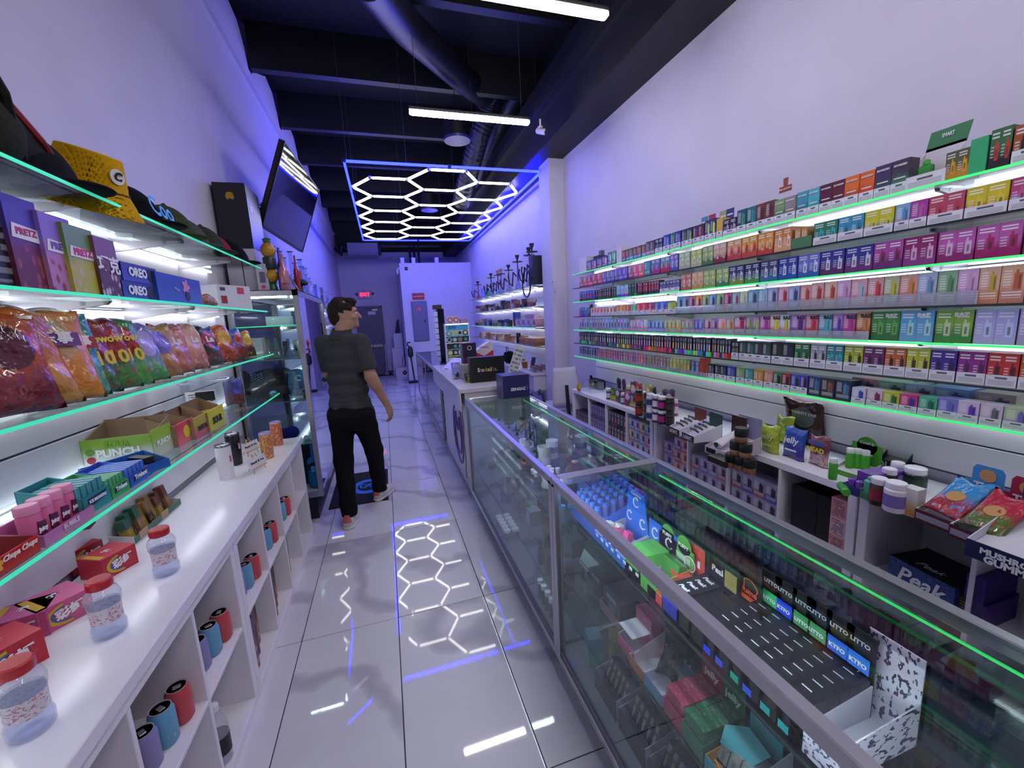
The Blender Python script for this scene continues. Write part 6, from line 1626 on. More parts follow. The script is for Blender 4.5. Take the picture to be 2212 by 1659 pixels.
# ================================================================== GLASS DISPLAY CASES
CX0, CX1, CZ = .59, 1.112, .94
mirror_glass = glass('9aa6b4', 7.0, .02, 1.5)
def display_case(label, y0, y1, shelves, zb=.13):
    t = thing('glass_display_case', label, 'display case')
    f = .03
    for x in (CX0, CX1 - f):
        for y in (y0, y1 - f): obj('post', MB().rbox(x, x + f, y, y + f, zb, CZ - .02, .002), alu, t)
    obj('top_rail', MB().rbox(CX0, CX0 + f, y0, y1, CZ - .035, CZ, .003), alu, t)
    obj('top_rail', MB().rbox(CX1 - f, CX1, y0, y1, CZ - .035, CZ, .003), alu, t)
    obj('top_rail', MB().rbox(CX0 + f, CX1 - f, y0, y0 + .022, CZ - .035, CZ, .003), alu, t)
    obj('top_rail', MB().rbox(CX0 + f, CX1 - f, y1 - .022, y1, CZ - .035, CZ, .003), alu, t)
    obj('bottom_rail', MB().rbox(CX0, CX1, y0, y1, zb - .03, zb, .003), alu, t)
    obj('plinth', MB().box(CX0 + .05, CX1 - .03, y0 + .01, y1 - .01, 0, zb - .03), black, t)
    obj('deck', MB().box(CX0 + .008, CX1 - .008, y0 + .008, y1 - .008, zb, zb + .03), mat('6a6874', .45), t)
    obj('top_pane', MB().box(CX0 + f, CX1 - f, y0 + .02, y1 - .02, CZ - .008, CZ - .003), GL, t)
    obj('front_pane', MB().box(CX0 + .01, CX0 + .015, y0 + f, y1 - f, zb, CZ - .03), GL, t)
    obj('end_pane', MB().box(CX0 + f, CX1 - f, y0 + .01, y0 + .014, zb, CZ - .03), GL, t)
    obj('end_pane', MB().box(CX0 + f, CX1 - f, y1 - .014, y1 - .01, zb, CZ - .03), GL, t)
    m = (y0 + y1) / 2
    obj('sliding_door', MB().box(CX1 - .022, CX1 - .018, y0 + f, m + .03, zb + .03, CZ - .06), mirror_glass, t)
    obj('sliding_door', MB().box(CX1 - .014, CX1 - .01, m - .03, y1 - f, zb + .03, CZ - .06), mirror_glass, t)
    obj('door_edge', MB().box(CX1 - .024, CX1 - .018, y0 + f, y1 - f, CZ - .064, CZ - .06), edge_green, t)
    obj('led_strip', MB().box(CX0 + f, CX0 + f + .012, y0 + .05, y1 - .05, CZ - .032, CZ - .024), led_case, t)
    for (z, xa, xb) in shelves:
        obj('glass_shelf', MB().box(xa, xb, y0 + .03, y1 - .03, z - .006, z), GL, t)
        obj('shelf_edge', MB().box(xa - .002, xa, y0 + .03, y1 - .03, z - .006, z), mat('20302c', .2), t)
        for yy in (y0 + .05, m, y1 - .07): obj('shelf_bracket', MB().prism([(CX1 - .03, z - .04), (CX1 - .03, z - .006), (xa + .1, z - .006), (xa + .1, z - .012)], .008, 'y', yy), mat('8a8890', .3, .7), t)
    return t
ZU, ZM, ZD = .77, .46, .16
display_case('near glass display case full of vape display boxes', -.42, 1.478, [(ZU, .655, 1.07), (ZM, .655, 1.07)])
display_case('far glass display case holding hookah parts and jars', 1.482, 3.335, [(.66, .68, 1.07), (.4, .68, 1.07)])

def disp(name, label, loc, w_, d_, hf, hb, head, c_front, c_side, c_head, rz=RR, txt=None, tc='e8e6ec', ts=.03, group=None, cat='display box', headw=None, front_txt=None, c_in=None):
    """counter display box: low front, sloping sides, header card at the back"""
    t = thing(name, label, cat, loc, rz, group)
    th = .0025
    obj('box_front', MB().box(-w_ / 2, w_ / 2, 0, th, 0, hf), mat(c_front, .4), t)
    for s in (-1, 1): obj('box_side', MB().prism([(th, 0), (d_, 0), (d_, hb), (th, hf)], th, 'x', -w_ / 2 if s < 0 else w_ / 2 - th), mat(c_side, .5), t)
    obj('box_floor', MB().box(-w_ / 2 + th, w_ / 2 - th, th, d_, 0, th), mat(c_in or c_side, .6), t)
    hw = (headw or w_) / 2
    obj('header_card', MB().prism([(-w_ / 2, 0), (w_ / 2, 0), (w_ / 2, hb), (hw, hb + head), (-hw, hb + head), (-w_ / 2, hb)], th, 'y', d_), mat(c_head, .4), t)
    if txt: letter(t, txt, ts, tc, (0, d_ - .0012, hb + head * .5 - .01), width=min(w_, hw * 2) * .7, bold=ts * .03)
    if front_txt: letter(t, front_txt, ts, tc, (0, -.0012, hf * .5), width=w_ * .7, bold=ts * .03)
    return t
def fill(t, w_, d_, n, bw, bd, bh, kind, pal, y0=.006, z0=.003, lean=0.0, name='pack'):
    for q in range(n):
        c = pal[q % len(pal)]
        pack(name, None, None, (0, y0 + (bd + .001) * q, z0), (bw, bd, bh), 0, kind, *c, parent=t, rot=(lean, 0, 0))
# ---- near case, upper shelf (front towards the aisle)
U = lambda y, x=.67: (x, y, ZU)
def HY(px, py, X=.83): return onx(px, py, X).y   # depth of a header card seen at a pixel
t = disp('vape_pen_display', 'sloping blue display tray of clear blue capped tubes', U(1.36), .2, .22, .055, .135, .0, '3c68d0', '4472d8', '3c68d0')
for i in range(5):
    for j in range(6):
        obj('clear_tube', MB().lathe([(.009, 0), (.009, .085), (.007, .09)], (-.075 + .0375 * i, .025 + .034 * j, .01 + .008 * j), 8), glass('b8ccf8', 1.2, .04, haze=.2), t, smooth=40)
        obj('tube_cap', MB().lathe([(.0095, .088), (.0095, .1), (.001, .1)], (-.075 + .0375 * i, .025 + .034 * j, .01 + .008 * j), 8), mat('3c78d8', .35), t)
for k, (y, hd) in enumerate(((1.19, .13), (1.045, .07))):
    t = disp('blue_display_box', ('tall blue display box with white logo rings and card packs', 'lower blue display box with white logo rings, half empty')[k], U(y), .14, .13, .035, .06, hd, '2c70d8', 'c8c4d8', '2c74dc', headw=.14 if k else .09)
    for q in range(2 if k else 3):
        cx = (-.035 + .07 * q) if k else (0, -.04, .04)[q]; cz = .09 if k else (.15, .085, .085)[q]
        obj('logo_ring', MB().tube([(cx + .015 * math.cos(a), .1285, cz + .017 * math.sin(a)) for a in [.7 + 5.0 * v / 14 for v in range(15)]], .0028, 5), mat('dfe6f4', .4), t)
    if not k: letter(t, 'Cookies', .018, 'dfe6f4', (0, .128, .18), shear=.2)
    for q in range(4 if k == 0 else 1): pack('card_pack', None, None, (-.04 + .028 * q if k == 0 else .03, .02 + .022 * (q % 2), .003), (.026, .02, .075), 0, 'photo', ('d8d4c8', 'c8c4b8', 'c84c80', 'd0508c')[q], ('28406c', '28406c', '20203c', '20203c')[q], 'd88aa8', parent=t, rot=(-.25, 0, 0))
    for q in range(4): obj('front_dot', MB().box(-.06 + .035 * q, -.045 + .035 * q, -.0012, 0, .02, .03), mat('dfe6f4', .4), t)
for k, y in enumerate((HY(1448, 1169, .81), HY(1483, 1180, .81))):
    t = disp('green_display_box', ('bright green display box packed with green cartons', 'green display box with a shiny panel and a yellow lemon device')[k], U(y), .085, .13, .05, .07, .045, '5cb048', 'c8a040' if k else '58a848', '58ac44', txt=None)
    obj('round_header', MB().lathe([(.03, 0), (.03, .0025)], (0, .13, .12), 18, 'y'), mat('58ac44', .4), t); letter(t, 'PUFFY', .016, 'e4f0dc', (0, .1275, .118), bold=.0006)
    if k == 0:
        fill(t, .08, .13, 4, .078, .024, .085, 'plain', [('50a840', '60b850'), ('58b048', '4a9c3c')], name='green_carton')
    else:
        pack('green_carton', None, None, (.0, .06, .003), (.075, .03, .085), 0, 'plain', '3c8434', '4c943c', parent=t, rot=(-.3, 0, 0))
        obj('lemon_device', MB().lathe([(.001, -.012), (.022, -.01), (.03, 0), (.022, .01), (.001, .012)], (0, .02, .045), 16, 'y'), mat('d8cc24', .35), t, smooth=True)
        obj('shiny_panel', MB().box(-.03, .03, .127, .1295, .045, .09), mat('c8ecc0', .1, .3), t)
t = disp('red_display_box', 'coral red display box with a round white twenty one logo', U(HY(1514, 1227)), .07, .14, .03, .05, .09, 'd05048', 'd8b8c4', 'd0483e', txt='21', ts=.03)
obj('logo_ring', MB().tube([(.022 * math.cos(a), .1185, .085 + .022 * math.sin(a)) for a in [2 * PI * v / 24 for v in range(25)]], .0015, 4), mat('f0dcd8', .4), t)
pack('red_carton', None, None, (0, .075, .003), (.062, .035, .06), 0, 'plain', 'c84c40', 'd85c50', parent=t)
t = disp('peak_display_box', 'blue and black display box of cartons with white script lettering', U(HY(1552, 1240)), .07, .16, .04, .06, .09, '2c38a8', '24242c', '1c1c24', txt='Peak', ts=.034)
fill(t, .065, .16, 5, .065, .026, .07, 'grad', [('16161c', '2c3cb0')], name='peak_carton')
for q in range(5): letter(t, 'Peak', .018, 'e0e2ee', (0, .018 + .027 * q, .0735), rot=(0, 0, 0), shear=.2, bold=.0004)
t = disp('gold_display_box', 'black display box with a gold card on its header', U(HY(1586, 1257)), .055, .15, .04, .06, .08, '1a1a1c', '1c1c20', '141416')
obj('gold_card', MB().box(-.02, .02, .1475, .149, .075, .125), mat('c8b868', .2, .5), t); fill(t, .05, .15, 5, .05, .024, .065, 'slim', [('141416', '6a6438', '8a8450')], name='gold_carton')
t = disp('fume_display_box', 'black display box with an orange cloud logo and orange striped cartons', U(HY(1619, 1292)), .065, .16, .04, .06, .1, '141416', '1c1c20', '121214', txt='fume', tc='d8583c', ts=.03)
obj('cloud_logo', MB().tube([(.02 * math.cos(a) * (1 + .18 * math.cos(3 * a)), .1585, .115 + .02 * math.sin(a)) for a in [-.4 + 4.4 * v / 20 for v in range(21)]], .0018, 4), mat('d8583c', .4), t); obj('orange_bar', MB().box(-.026, .026, .1585, .1597, .075, .087), mat('e05a30', .4), t)
for q in range(5):
    pack('black_carton', None, None, (0, .008 + .028 * q, .003), (.06, .026, .075), 0, 'plain', '101012', '18181a', parent=t)
    obj('orange_stripe', MB().tube([(-.022, .006 + .028 * q, .01), (-.023, .006 + .028 * q, .06), (-.01, .006 + .028 * q, .074), (.024, .006 + .028 * q, .076)], .002, 4), mat('d8603c', .4), t)
lit = [('38c870', 'LITTO', 'green'), ('2c40e8', 'LITTO', 'blue'), ('3c78d8', 'KTFO', 'teal')]
for k, (y, c, tx, lb) in enumerate(((HY(1664, 1303, .85), '40c878', 'LITTO', 'black vape display box with a glowing green square on its header'), (HY(1694, 1330, .85), '2c48e8', 'KTFO', 'black vape display box with a glowing blue square on its header'), (HY(1733, 1353, .85), '48a060', 'LITTO', 'black vape display box with a small pale green label'), (HY(1764, 1384, .85), '58a068', 'LITTO', 'second black vape display box with a small pale green label'), (HY(1808, 1423, .85), '3c70e0', 'KTFO', 'black vape display box with a teal and blue square label'), (HY(1853, 1458, .85), '3c7ce0', 'KTFO', 'black vape display box with a large blue square label'))):
    t = disp('black_display_box', lb, U(y), .055, .18, .05, .075, .1, '17171c', 'c4c0cc', '131318', txt=None)
    obj('screen_square', MB().rbox(-.02, .02, .1765, .1785, .09, .125, .004), mat(c, .25), t); letter(t, tx, .02, 'eef2f4', (0, .1755, .105), bold=.0007, width=.032)
    letter(t, 'LITTO', .02, 'd0d4dc', (0, .1775, .15), bold=.0005, width=.036)
    fill(t, .055, .18, 6, .051, .027, .085, 'plain', [('121216', '1c1c22')], name='black_carton')
    for q in range(6): obj('silver_line', MB().box(-.015, .005, .018 + .028 * q, .0205 + .028 * q, .088, .0885), mat('c8ccd4', .3), t)
    letter(t, 'LITTO', .022, '8890d8' if k % 2 else 'a8c8d8', (-.0, .0045, .06), bold=.0008, rot=(PI / 2, -PI / 2 + .2, 0))
    obj('glow_corner', MB().rbox(-.022, .0, -.0015, 0, .002, .02, .003), mat(('2c48ff', '3c5ae0', '28a890', '3c5ae0', '28b0b0', '28b0b0')[k], .3), t)
t = disp('patterned_display_box', 'white display box printed with dark doodles, open and nearly empty', U(HY(1893, 1530, .87) - .02), .09, .2, .07, .09, .09, 'd4d0de', 'd4d0de', 'd4d0de')
for o_ in t.children:
    if o_.name.split('.')[0] in ('box_front', 'header_card', 'box_side'):
        o_.data.materials.clear(); o_.data.materials.append(print_mat('camo')); colours(o_, 'd4d0de', '4a4458', 'd8d4e2')
t = disp('black_display_box', 'plain black display box at the camera end of the upper case shelf', U(.1), .12, .18, .06, .08, .08, '17171c', '24242a', '131318')
# ---- near case, middle shelf
Mz = lambda y, x=.67: (x, y, ZM)
t = disp('black_display_box', 'dark display box with script lettering near the case divider', Mz(1.37, .72), .13, .14, .05, .08, .06, '2c2a2c', '4a4434', '1c1c20', txt='Peak', ts=.03, tc='a8a4a8'); fill(t, .12, .14, 5, .11, .024, .075, 'slim', [('2a2830', '5a5440', '6a6868')], name='carton')
t = disp('pink_based_display_box', 'dark display box on a dusty pink base with script lettering', Mz(1.21, .7), .15, .15, .04, .09, .05, '8a6470', '8a6470', '28242c', txt='Peak', ts=.03, tc='b0a8b0'); fill(t, .14, .15, 5, .12, .026, .1, 'slim', [('34303a', '3c3844', '6a6878')], name='carton')
t = disp('pink_display_box', 'hot pink display box with a tall striped header', Mz(1.06), .095, .12, .04, .085, .08, 'c8447c', 'd8c4d0', 'c84c84', txt='KGF', ts=.05, tc='f0dce8', headw=.07); pack('pink_carton', None, None, (0, .07, .003), (.085, .04, .13), 0, 'plain', 'c85088', 'd8a8c0', parent=t)
obj('white_flap', MB().box(-.04, .04, .0, .07, .085, .087), mat('d8d0dc', .5), t)
t = disp('orange_display_tray', 'low orange display tray below the pink box', Mz(.985, .66), .08, .11, .035, .05, .0, 'b8603c', 'd0c8d0', 'b8603c')
t = disp('blue_display_tray', 'pale blue display tray holding a clear bag of green buds', Mz(.9, .66), .085, .13, .04, .05, .0, '5a88b0', 'ccc8d8', '5a88b0'); obj('clear_pouch', bag_mesh(.07, .1, .04, 91), None, t, (0, .05, .04), (-.4, 0, .3)); colours(t.children[-1], '6a7058', '5a6a48', '8a88a8')
for k, (y, c, tx) in enumerate(((.81, 'b02850', 'jelly'), (.735, '2c7048', 'jelly'))):
    t = disp('jelly_display_box', ('crimson display box packed with crimson cartons', 'green display box packed with green cartons')[k], Mz(y, .66), .075, .13, .05, .075, .09, c, c, c, txt=tx, ts=.03); fill(t, .07, .13, 4, .07, .028, .085, 'plain', [(c, 'd8a8b0' if k == 0 else 'a8c8b0')], name='carton')
t = disp('torn_display_box', 'teal and orange opened display box with torn flaps', Mz(.645, .66), .09, .14, .04, .06, .05, '38a0b0', 'c88838', '48b0bc'); 
obj('torn_flap', MB().prism([(-.04, 0), (.03, .01), (.05, .06), (-.01, .075), (-.05, .04)], .003, 'y', 0), mat('48b0bc', .5), t, (0, .05, .06), (-.9, .2, .3)); obj('orange_flap', MB().prism([(-.03, 0), (.03, 0), (.025, .05), (-.02, .045)], .003, 'y', 0), mat('c88c34', .5), t, (.02, .01, .04), (.6, 0, -.2))
for q in range(3): pack('silver_carton', None, None, (-.03 + .03 * q, .03, .004), (.026, .08, .07), 0, 'slim', 'b0b4b8', '2a2a2c', '8c9094', parent=t, rot=(-.35, 0, 0))
t = disp('black_display_box', 'black display box with open white lid beside the torn box', Mz(.54, .66), .1, .16, .06, .1, .05, '1c1a1e', 'c4bcd0', '1c1a1e')
for k, y in enumerate((.42, .3, .17)):
    t = disp('white_script_display', ('first', 'second', 'third')[k] + ' grey display tray of white script cartons from the torn box', Mz(y, .66), .115, .2, .05, .09, .02, 'a8a098', 'b8b0c4', 'a8a098')
    for q in range(6): c = pack('script_carton', None, None, (-.047 + .019 * q, .05, .004), (.0175, .1, .085), 0, 'slim', 'b0aca8', 'a09c98', '54504e', parent=t, rot=(-.3, 0, 0)); letter(c, 'Cali', .012, '1c1c1e', (0, -.001, .07), shear=.2, bold=.0003)
    letter(t, 'Cali', .04, '3c3a3a', (0, .199, .085), shear=.2, bold=.0012)
t = disp('orange_lid_box', 'black carton with an orange lid on the middle case shelf', Mz(.62, .88), .1, .1, .06, .06, .0, '1c1a1a', '1c1a1a', '1c1a1a'); obj('orange_lid', MB().box(-.052, .052, -.002, .102, .055, .065), mat('c84c28', .4), t)
# ---- near case, deck
Dz = lambda y, x=.66: (x, y, ZD)
pack('holographic_card', 'shiny teal card box standing at the divider end of the case deck', 'box', Dz(1.37, .68), (.07, .06, .12), RR - .2, 'grad', '3c7888', '58a8a0', '205060')
pack('gold_card', 'shiny gold card box behind the teal one on the case deck', 'box', Dz(1.31, .76), (.08, .04, .14), RR - .3, 'grad', 'b8a030', 'c8b850', '6a5c20')
for k in range(6):
    y = 1.17 - .17 * k
    t = disp('black_pen_display', ('first', 'second', 'third', 'fourth', 'fifth', 'sixth')[k] + ' dark pen display tray from the case divider on the deck', Dz(y, .65), .15, .3, .08, .15, .04, '201e24', 'b0a8c0', '201e24')
    for r in range(2):
        for q in range(5):
            c = pack('pen_pack', None, None, (-.055 + .0275 * q, .03 + .09 * r, .02 + .04 * r), (.024, .03, .11), 0, 'slim', '242028', '34303a', ('a8986c', 'b894b8')[(k + r) % 2], parent=t, rot=(-.35, 0, 0))
for k in range(5):
    pack('black_carton', ('first', 'second', 'third', 'fourth', 'fifth')[k] + ' black carton from the divider at the back of the case deck', 'carton', Dz(1.2 - .2 * k, .97), (.16, .08, .22), RR, 'small_print', '18161c', '4a4850')
for k in range(4):
    pack('dark_carton', ('first', 'second', 'third', 'fourth')[k] + ' dark carton from the divider at the back of the middle case shelf', 'carton', (.96, 1.25 - .24 * k, ZM), (.2, .08, .17), RR, 'photo', ('20242c', '2c2034', '1c2c2c', '281c24')[k], ('3c2c30', '20304a', '34343c', '2c3c34')[k], '6a5c68')

# ---- far case: hookah parts, jars
zu, zm = .66, .4
def small(name, label, cat, px, py, z):
    return thing(name, label, cat, onz(px, py, z))
porc = mat('dcdae6', .3)
t = thing('white_mug', 'white mug lying on its side among the hookah bowls', 'mug', (.86, 2.62, zu)); obj('mug_body', MB().lathe([(.034, 0), (.036, .004), (.036, .085), (.032, .085), (.031, .01), (.001, .01)], n=20), porc, t, smooth=40); obj('mug_handle', MB().tube([(.034, 0, .07), (.06, 0, .06), (.06, 0, .03), (.034, 0, .02)], .006, 6), porc, t)
t = thing('white_mug', 'white mug with a black mark standing near the case divider', 'mug', (.78, 2.0, zu)); obj('mug_body', MB().lathe([(.034, 0), (.036, .004), (.036, .085), (.032, .085), (.031, .01), (.001, .01)], n=20), porc, t, smooth=40); obj('mug_mark', MB().box(-.0375, -.0355, -.006, .006, .03, .06), black, t)
t = thing('white_mug', 'white mug with a black mark behind the small jars', 'mug', (.9, 2.35, zu)); obj('mug_body', MB().lathe([(.04, 0), (.042, .004), (.042, .11), (.038, .11), (.037, .01), (.001, .01)], n=20), porc, t, smooth=40); obj('mug_mark', MB().box(-.0435, -.0415, -.007, .007, .04, .08), black, t)
t = thing('hookah_hose', 'coiled black hookah hose in the far glass case', 'hose', (.9, 2.72, zu))
obj('hose_coil', MB().tube([(.0 + .03 * math.sin(a * 3), .11 * math.cos(a), .11 + .1 * math.sin(a)) for a in [-1.9 + 6.0 * k / 40 for k in range(41)]], .009, 7), black, t); obj('hose_tail', MB().tube([(0, -.03, .02), (-.06, -.06, .05), (-.1, .05, .1), (-.14, .16, .12)], .008, 6), black, t)
for k in range(9):
    i, j = k % 5, k // 5
    t = thing('small_white_jar', f'tiny white lidded jar, {nth[k]} in the jar cluster of the far case', 'jar', (.77 + .035 * i, 2.16 + .045 * j + .01 * (i % 2), zu), group='tiny white jars')
    obj('jar_body', MB().lathe([(.013, 0), (.014, .02)], n=12), mat('c8c4d4', .3), t); obj('jar_lid', MB().lathe([(.0155, .018), (.0155, .03), (.001, .031)], n=12), porc, t)
for k, (x, y, lb) in enumerate(((.8, 2.9, 'brown clay hookah bowl on a stem in the far case'), (.76, 2.68, 'grey metal hookah bowl on a foot in the far case'), (.78, 2.4, 'reddish striped clay bowl in the far case'))):
    t = thing('hookah_bowl', lb, 'hookah bowl', (x, y, zu)); c = ('6a4a3c', '6a6c78', '7a3c30')[k]
    obj('bowl_cup', MB().lathe([(.012, .03), (.02, .05), (.04, .07), (.038, .078), (.028, .07), (.001, .066)], n=16), mat(c, .4), t, smooth=40); obj('bowl_foot', MB().lathe([(.022, 0), (.02, .006), (.01, .014), (.011, .034)], n=14), mat(c, .4), t, smooth=40)
t = thing('white_canister', 'white canister with a dark printed band at the back of the far case', 'canister', (.985, 2.42, zu)); obj('canister_body', MB().lathe([(.038, 0), (.04, .004), (.04, .1), (.037, .104)], n=20), porc, t, smooth=40); obj('canister_lid', MB().lathe([(.041, .1), (.041, .12), (.001, .122)], n=20), porc, t, smooth=40); obj('printed_band', MB().lathe([(.0405, .04), (.0405, .08)], n=20, caps=False), mat('8a88a8', .4), t, smooth=True)
t = disp('blue_box_display', 'blue display box of pale tubes behind the case divider', (.88, 1.72, zu), .22, .16, .1, .13, .02, '2c58b0', '3c6cc0', '2c58b0', front_txt='Cookies', ts=.03)
obj('name_plate', MB().box(-.04, .04, -.003, -.0015, .02, .045), mat('a8a8b8', .4), t)
for k in range(4):
    t = thing('capped_tube', f'{nth[k]} pale blue capped tube near the divider of the far case', 'tube', (.7 + .04 * k, 1.62, zu), group='pale blue capped tubes'); obj('tube_body', MB().lathe([(.012, 0), (.012, .06)], n=10), glass('b8ccf8', 1.2, .04, haze=.3), t); obj('tube_cap', MB().lathe([(.0125, .06), (.0125, .075), (.001, .076)], n=10), mat('5c98e0', .35), t)
t = thing('lidded_bowl', 'brown crumpled leather pouch behind the small jars', 'pouch', (.97, 2.05, zu)); s = SDF((-.08, -.08, -.005), (.08, .08, .12), .006); s.ell((0, 0, .04), (.06, .055, .04)).ell((.02, .01, .075), (.03, .03, .025)); obj('pouch_body', s.mesh('pouch'), mat('4a3034', .6, bump=.4), t); obj('pouch_knot', MB().lathe([(.015, .09), (.02, .1), (.01, .105)], n=10), mat('b898a0', .5), t)
t = thing('white_bowl', 'white round dish behind the brown pouch', 'dish', (1.03, 1.98, zu)); obj('dish_body', MB().lathe([(.02, 0), (.04, .03), (.042, .05), (.038, .05), (.02, .01), (.001, .01)], n=18), porc, t, smooth=40); obj('dish_foot', MB().lathe([(.024, 0), (.024, .005)], n=16), porc, t)
t = thing('rolled_dish', 'white fluted dish lying near the divider at the back of the far case', 'dish', (1.02, 1.62, zu)); obj('dish_body', MB().lathe([(.03, 0), (.034, .06), (.028, .065)], n=14), porc, t, smooth=40); obj('dish_rim', MB().lathe([(.035, .058), (.036, .064), (.03, .066)], n=14), porc, t)
# muted goods lower down
rq = random.Random(9)
greys = ['3c3c44', '4a4a50', '5a5864', '34343a', '6a6872', '444c54']
for k in range(14):
    x = .72 + .09 * (k % 4); y = 1.62 + .12 * k
    if k % 3 == 0:
        t = thing('grinder', f'dark metal grinder, {ORD[k]} piece from the divider on the middle shelf', 'grinder', (x, y, zm), group='metal grinders'); obj('grinder_base', MB().lathe([(.03, 0), (.03, .03), (.028, .032)], n=16), mat(greys[k % 6], .3, .5), t); obj('grinder_lid', MB().lathe([(.031, .033), (.031, .05), (.001, .052)], n=16), mat(greys[(k + 2) % 6], .3, .5), t)
    else:
        pack('accessory_box', f'{cname(greys[k % 6])} accessory box, {ORD[k]} piece from the divider on the middle shelf', 'box', (x - .03, y, zm), (.07, .07, .06 + .03 * (k % 3)), RR, 'small_print', greys[k % 6], 'a8a8b4')
for k in range(10):
    t = thing('white_capped_jar', f'clear jar with white cap, {nth[k]} from the divider on the deck tray', 'jar', (.64 + .055 * (k % 2), 2.4 + .05 * (k // 2), ZD), group='white capped jars'); obj('jar_body', MB().lathe([(.022, 0), (.022, .05)], n=14), glass('c8d4dc', 1.1, .05, haze=.3), t); obj('jar_cap', MB().lathe([(.024, .05), (.024, .066), (.001, .067)], n=14), porc, t)
for k in range(5):
    t = thing('white_capped_vial', f'tall dark vial with white cap, {nth[k]} from the divider on the case deck', 'vial', (.64, 1.6 + .05 * k, ZD), group='white capped vials'); obj('vial_body', MB().lathe([(.014, 0), (.014, .08)], n=12), mat('4a4048', .3), t); obj('vial_cap', MB().lathe([(.015, .08), (.015, .1), (.001, .101)], n=12), porc, t)
for k in range(9):
    t = thing('dark_bottle', f'dark glass bottle, {nth[k]} from the divider in the deck rows', 'bottle', (.75 + .06 * (k % 3), 1.75 + .16 * (k // 3) + .05 * (k % 2), ZD), group='dark glass bottles'); obj('bottle_body', MB().lathe([(.02, 0), (.021, .09), (.009, .11), (.009, .13)], n=12), mat('2c2c34', .2), t, smooth=40); obj('bottle_cap', MB().lathe([(.011, .128), (.011, .145), (.001, .146)], n=10), mat('44444c', .4), t)
for k, (x, y, c, lb) in enumerate(((.74, 2.95, '34343c', 'dark speaker shaped device at the register end of the case deck'), (.86, 3.05, '2c2c34', 'second dark device at the register end of the case deck'), (.8, 2.75, '3c3c44', 'dark charger block on the case deck'))):
    t = thing('dark_device', lb, 'device', (x, y, ZD), RR); obj('device_body', MB().rbox(-.05, .05, 0, .08, 0, .12 + .05 * k % .1, .01), mat(c, .4), t); obj('device_face', MB().rbox(-.035, .035, -.003, 0, .02, .07, .002), mat('5a5a66', .3), t); obj('device_knob', MB().lathe([(.012, -.008), (.012, 0)], (0, 0, .09), 12, 'y'), mat('8a8a94', .3, .5), t)
for k, (y, c, lb) in enumerate(((2.2, '8c3c2c', 'orange and red pouch standing in the middle of the far case'), (2.08, '2c3c7c', 'dark blue pouch beside the orange one'))):
    o = obj('accessory_pouch', bag_mesh(.1, .2, .04, 55 + k), None, None, (.85, y, ZD), (0, 0, RR + .3)); colours(o, c, '3c3440', '8a6a64'); tag(o, lb, 'pouch')
t = thing('paper_roll', 'curled white paper sheet standing on the case deck', 'paper', (.8, 1.66, ZD)); obj('paper_sheet', MB().loft([[(.1 * math.cos(a), .1 * math.sin(a), z) for a in [-.9 + 1.8 * q / 10 for q in range(11)]] for z in (0, .22)], closed=False, caps=False), mat('c4c2d4', .6), t); obj('paper_edge', MB().box(.098, .102, -.002, .002, 0, .22), mat('d4d2e0', .6), t)
t = thing('price_tag_strip', 'white perforated card leaning on the middle shelf of the far case', 'card', (.8, 1.6, zm), RR); obj('card_board', MB().box(-.07, .07, 0, .003, 0, .07), mat('d8d6e4', .5), t, rot=(-.4, 0, 0)); obj('card_holes', MB().box(-.06, .06, -.001, 0, .01, .014), darkgrey, t, rot=(-.4, 0, 0))
# flower shaped lamp on top of the near case
p = onz(2105, 1645, CZ); t = thing('flower_lamp', 'translucent pink flower ornament seen through the case top', 'ornament', (.98, .22, ZU)); s = SDF((-.09, -.09, -.005), (.09, .09, .09), .005)
for k in range(6): s.ell((.04 * math.cos(k * PI / 3), .04 * math.sin(k * PI / 3), .035 + .01 * (k % 2)), (.03, .03, .018), .006)
s.ell((0, 0, .04), (.022, .022, .02), .006); obj('petals', s.mesh('petals'), mat('d0a8dc', .25), t); obj('flower_foot', MB().lathe([(.03, 0), (.03, .008)], n=14), mat('8a80a8', .3), t)
# ================================================================== REGISTER COUNTER
lam = mat('cfc9d2', .22, noise=.02)
rcn = thing('register_counter', 'white register counter with a purple emblem on its side panel', 'counter')
obj('counter_top', MB().rbox(.562, 1.2, 3.45, 5.5, .96, 1.0, .003), lam, rcn)
obj('counter_body', MB().box(.61, 1.16, 3.46, 4.93, 0, .96), lam, rcn)
obj('front_fascia', MB().rbox(.562, .578, 3.45, 5.45, .8, .962, .003), lam, rcn)
obj('kick_strip', MB().box(.604, .61, 3.46, 4.93, 0, .05), mat('8a8894', .5), rcn)
cy, cz = 3.93, .5
def em(pts, r, c, nm): obj(nm, MB().tube([(.606, cy + u, cz + v) for u, v in pts], r, 6), mat(c, .4), rcn)
em([(.26 * math.cos(a), .3 * math.sin(a) + .02 * math.sin(4 * a)) for a in [2 * PI * k / 40 for k in range(41)]], .008, '7a5fb0', 'emblem_outline')
em([(.17 * math.cos(a), -.02 + .2 * math.sin(a)) for a in [PI + PI * k / 20 for k in range(21)]], .01, '6a55a8', 'emblem_jar')
em([(-.17, -.02), (-.1, .16), (.0, .02), (.1, .18), (.17, -.02)], .01, '6a55a8', 'emblem_leaf')
letter(rcn, 'COOKIE', .13, '8f86b8', (.6085, cy, cz + .1), rot=(PI / 2, 0, -PI / 2), bold=.001)
obj('edge_profile', MB().tube([(.6085, cy - .3 + .02 * math.sin(k * .9), .12 + .04 * k) for k in range(18)], .006, 5), mat('9a8a5a', .4), rcn)

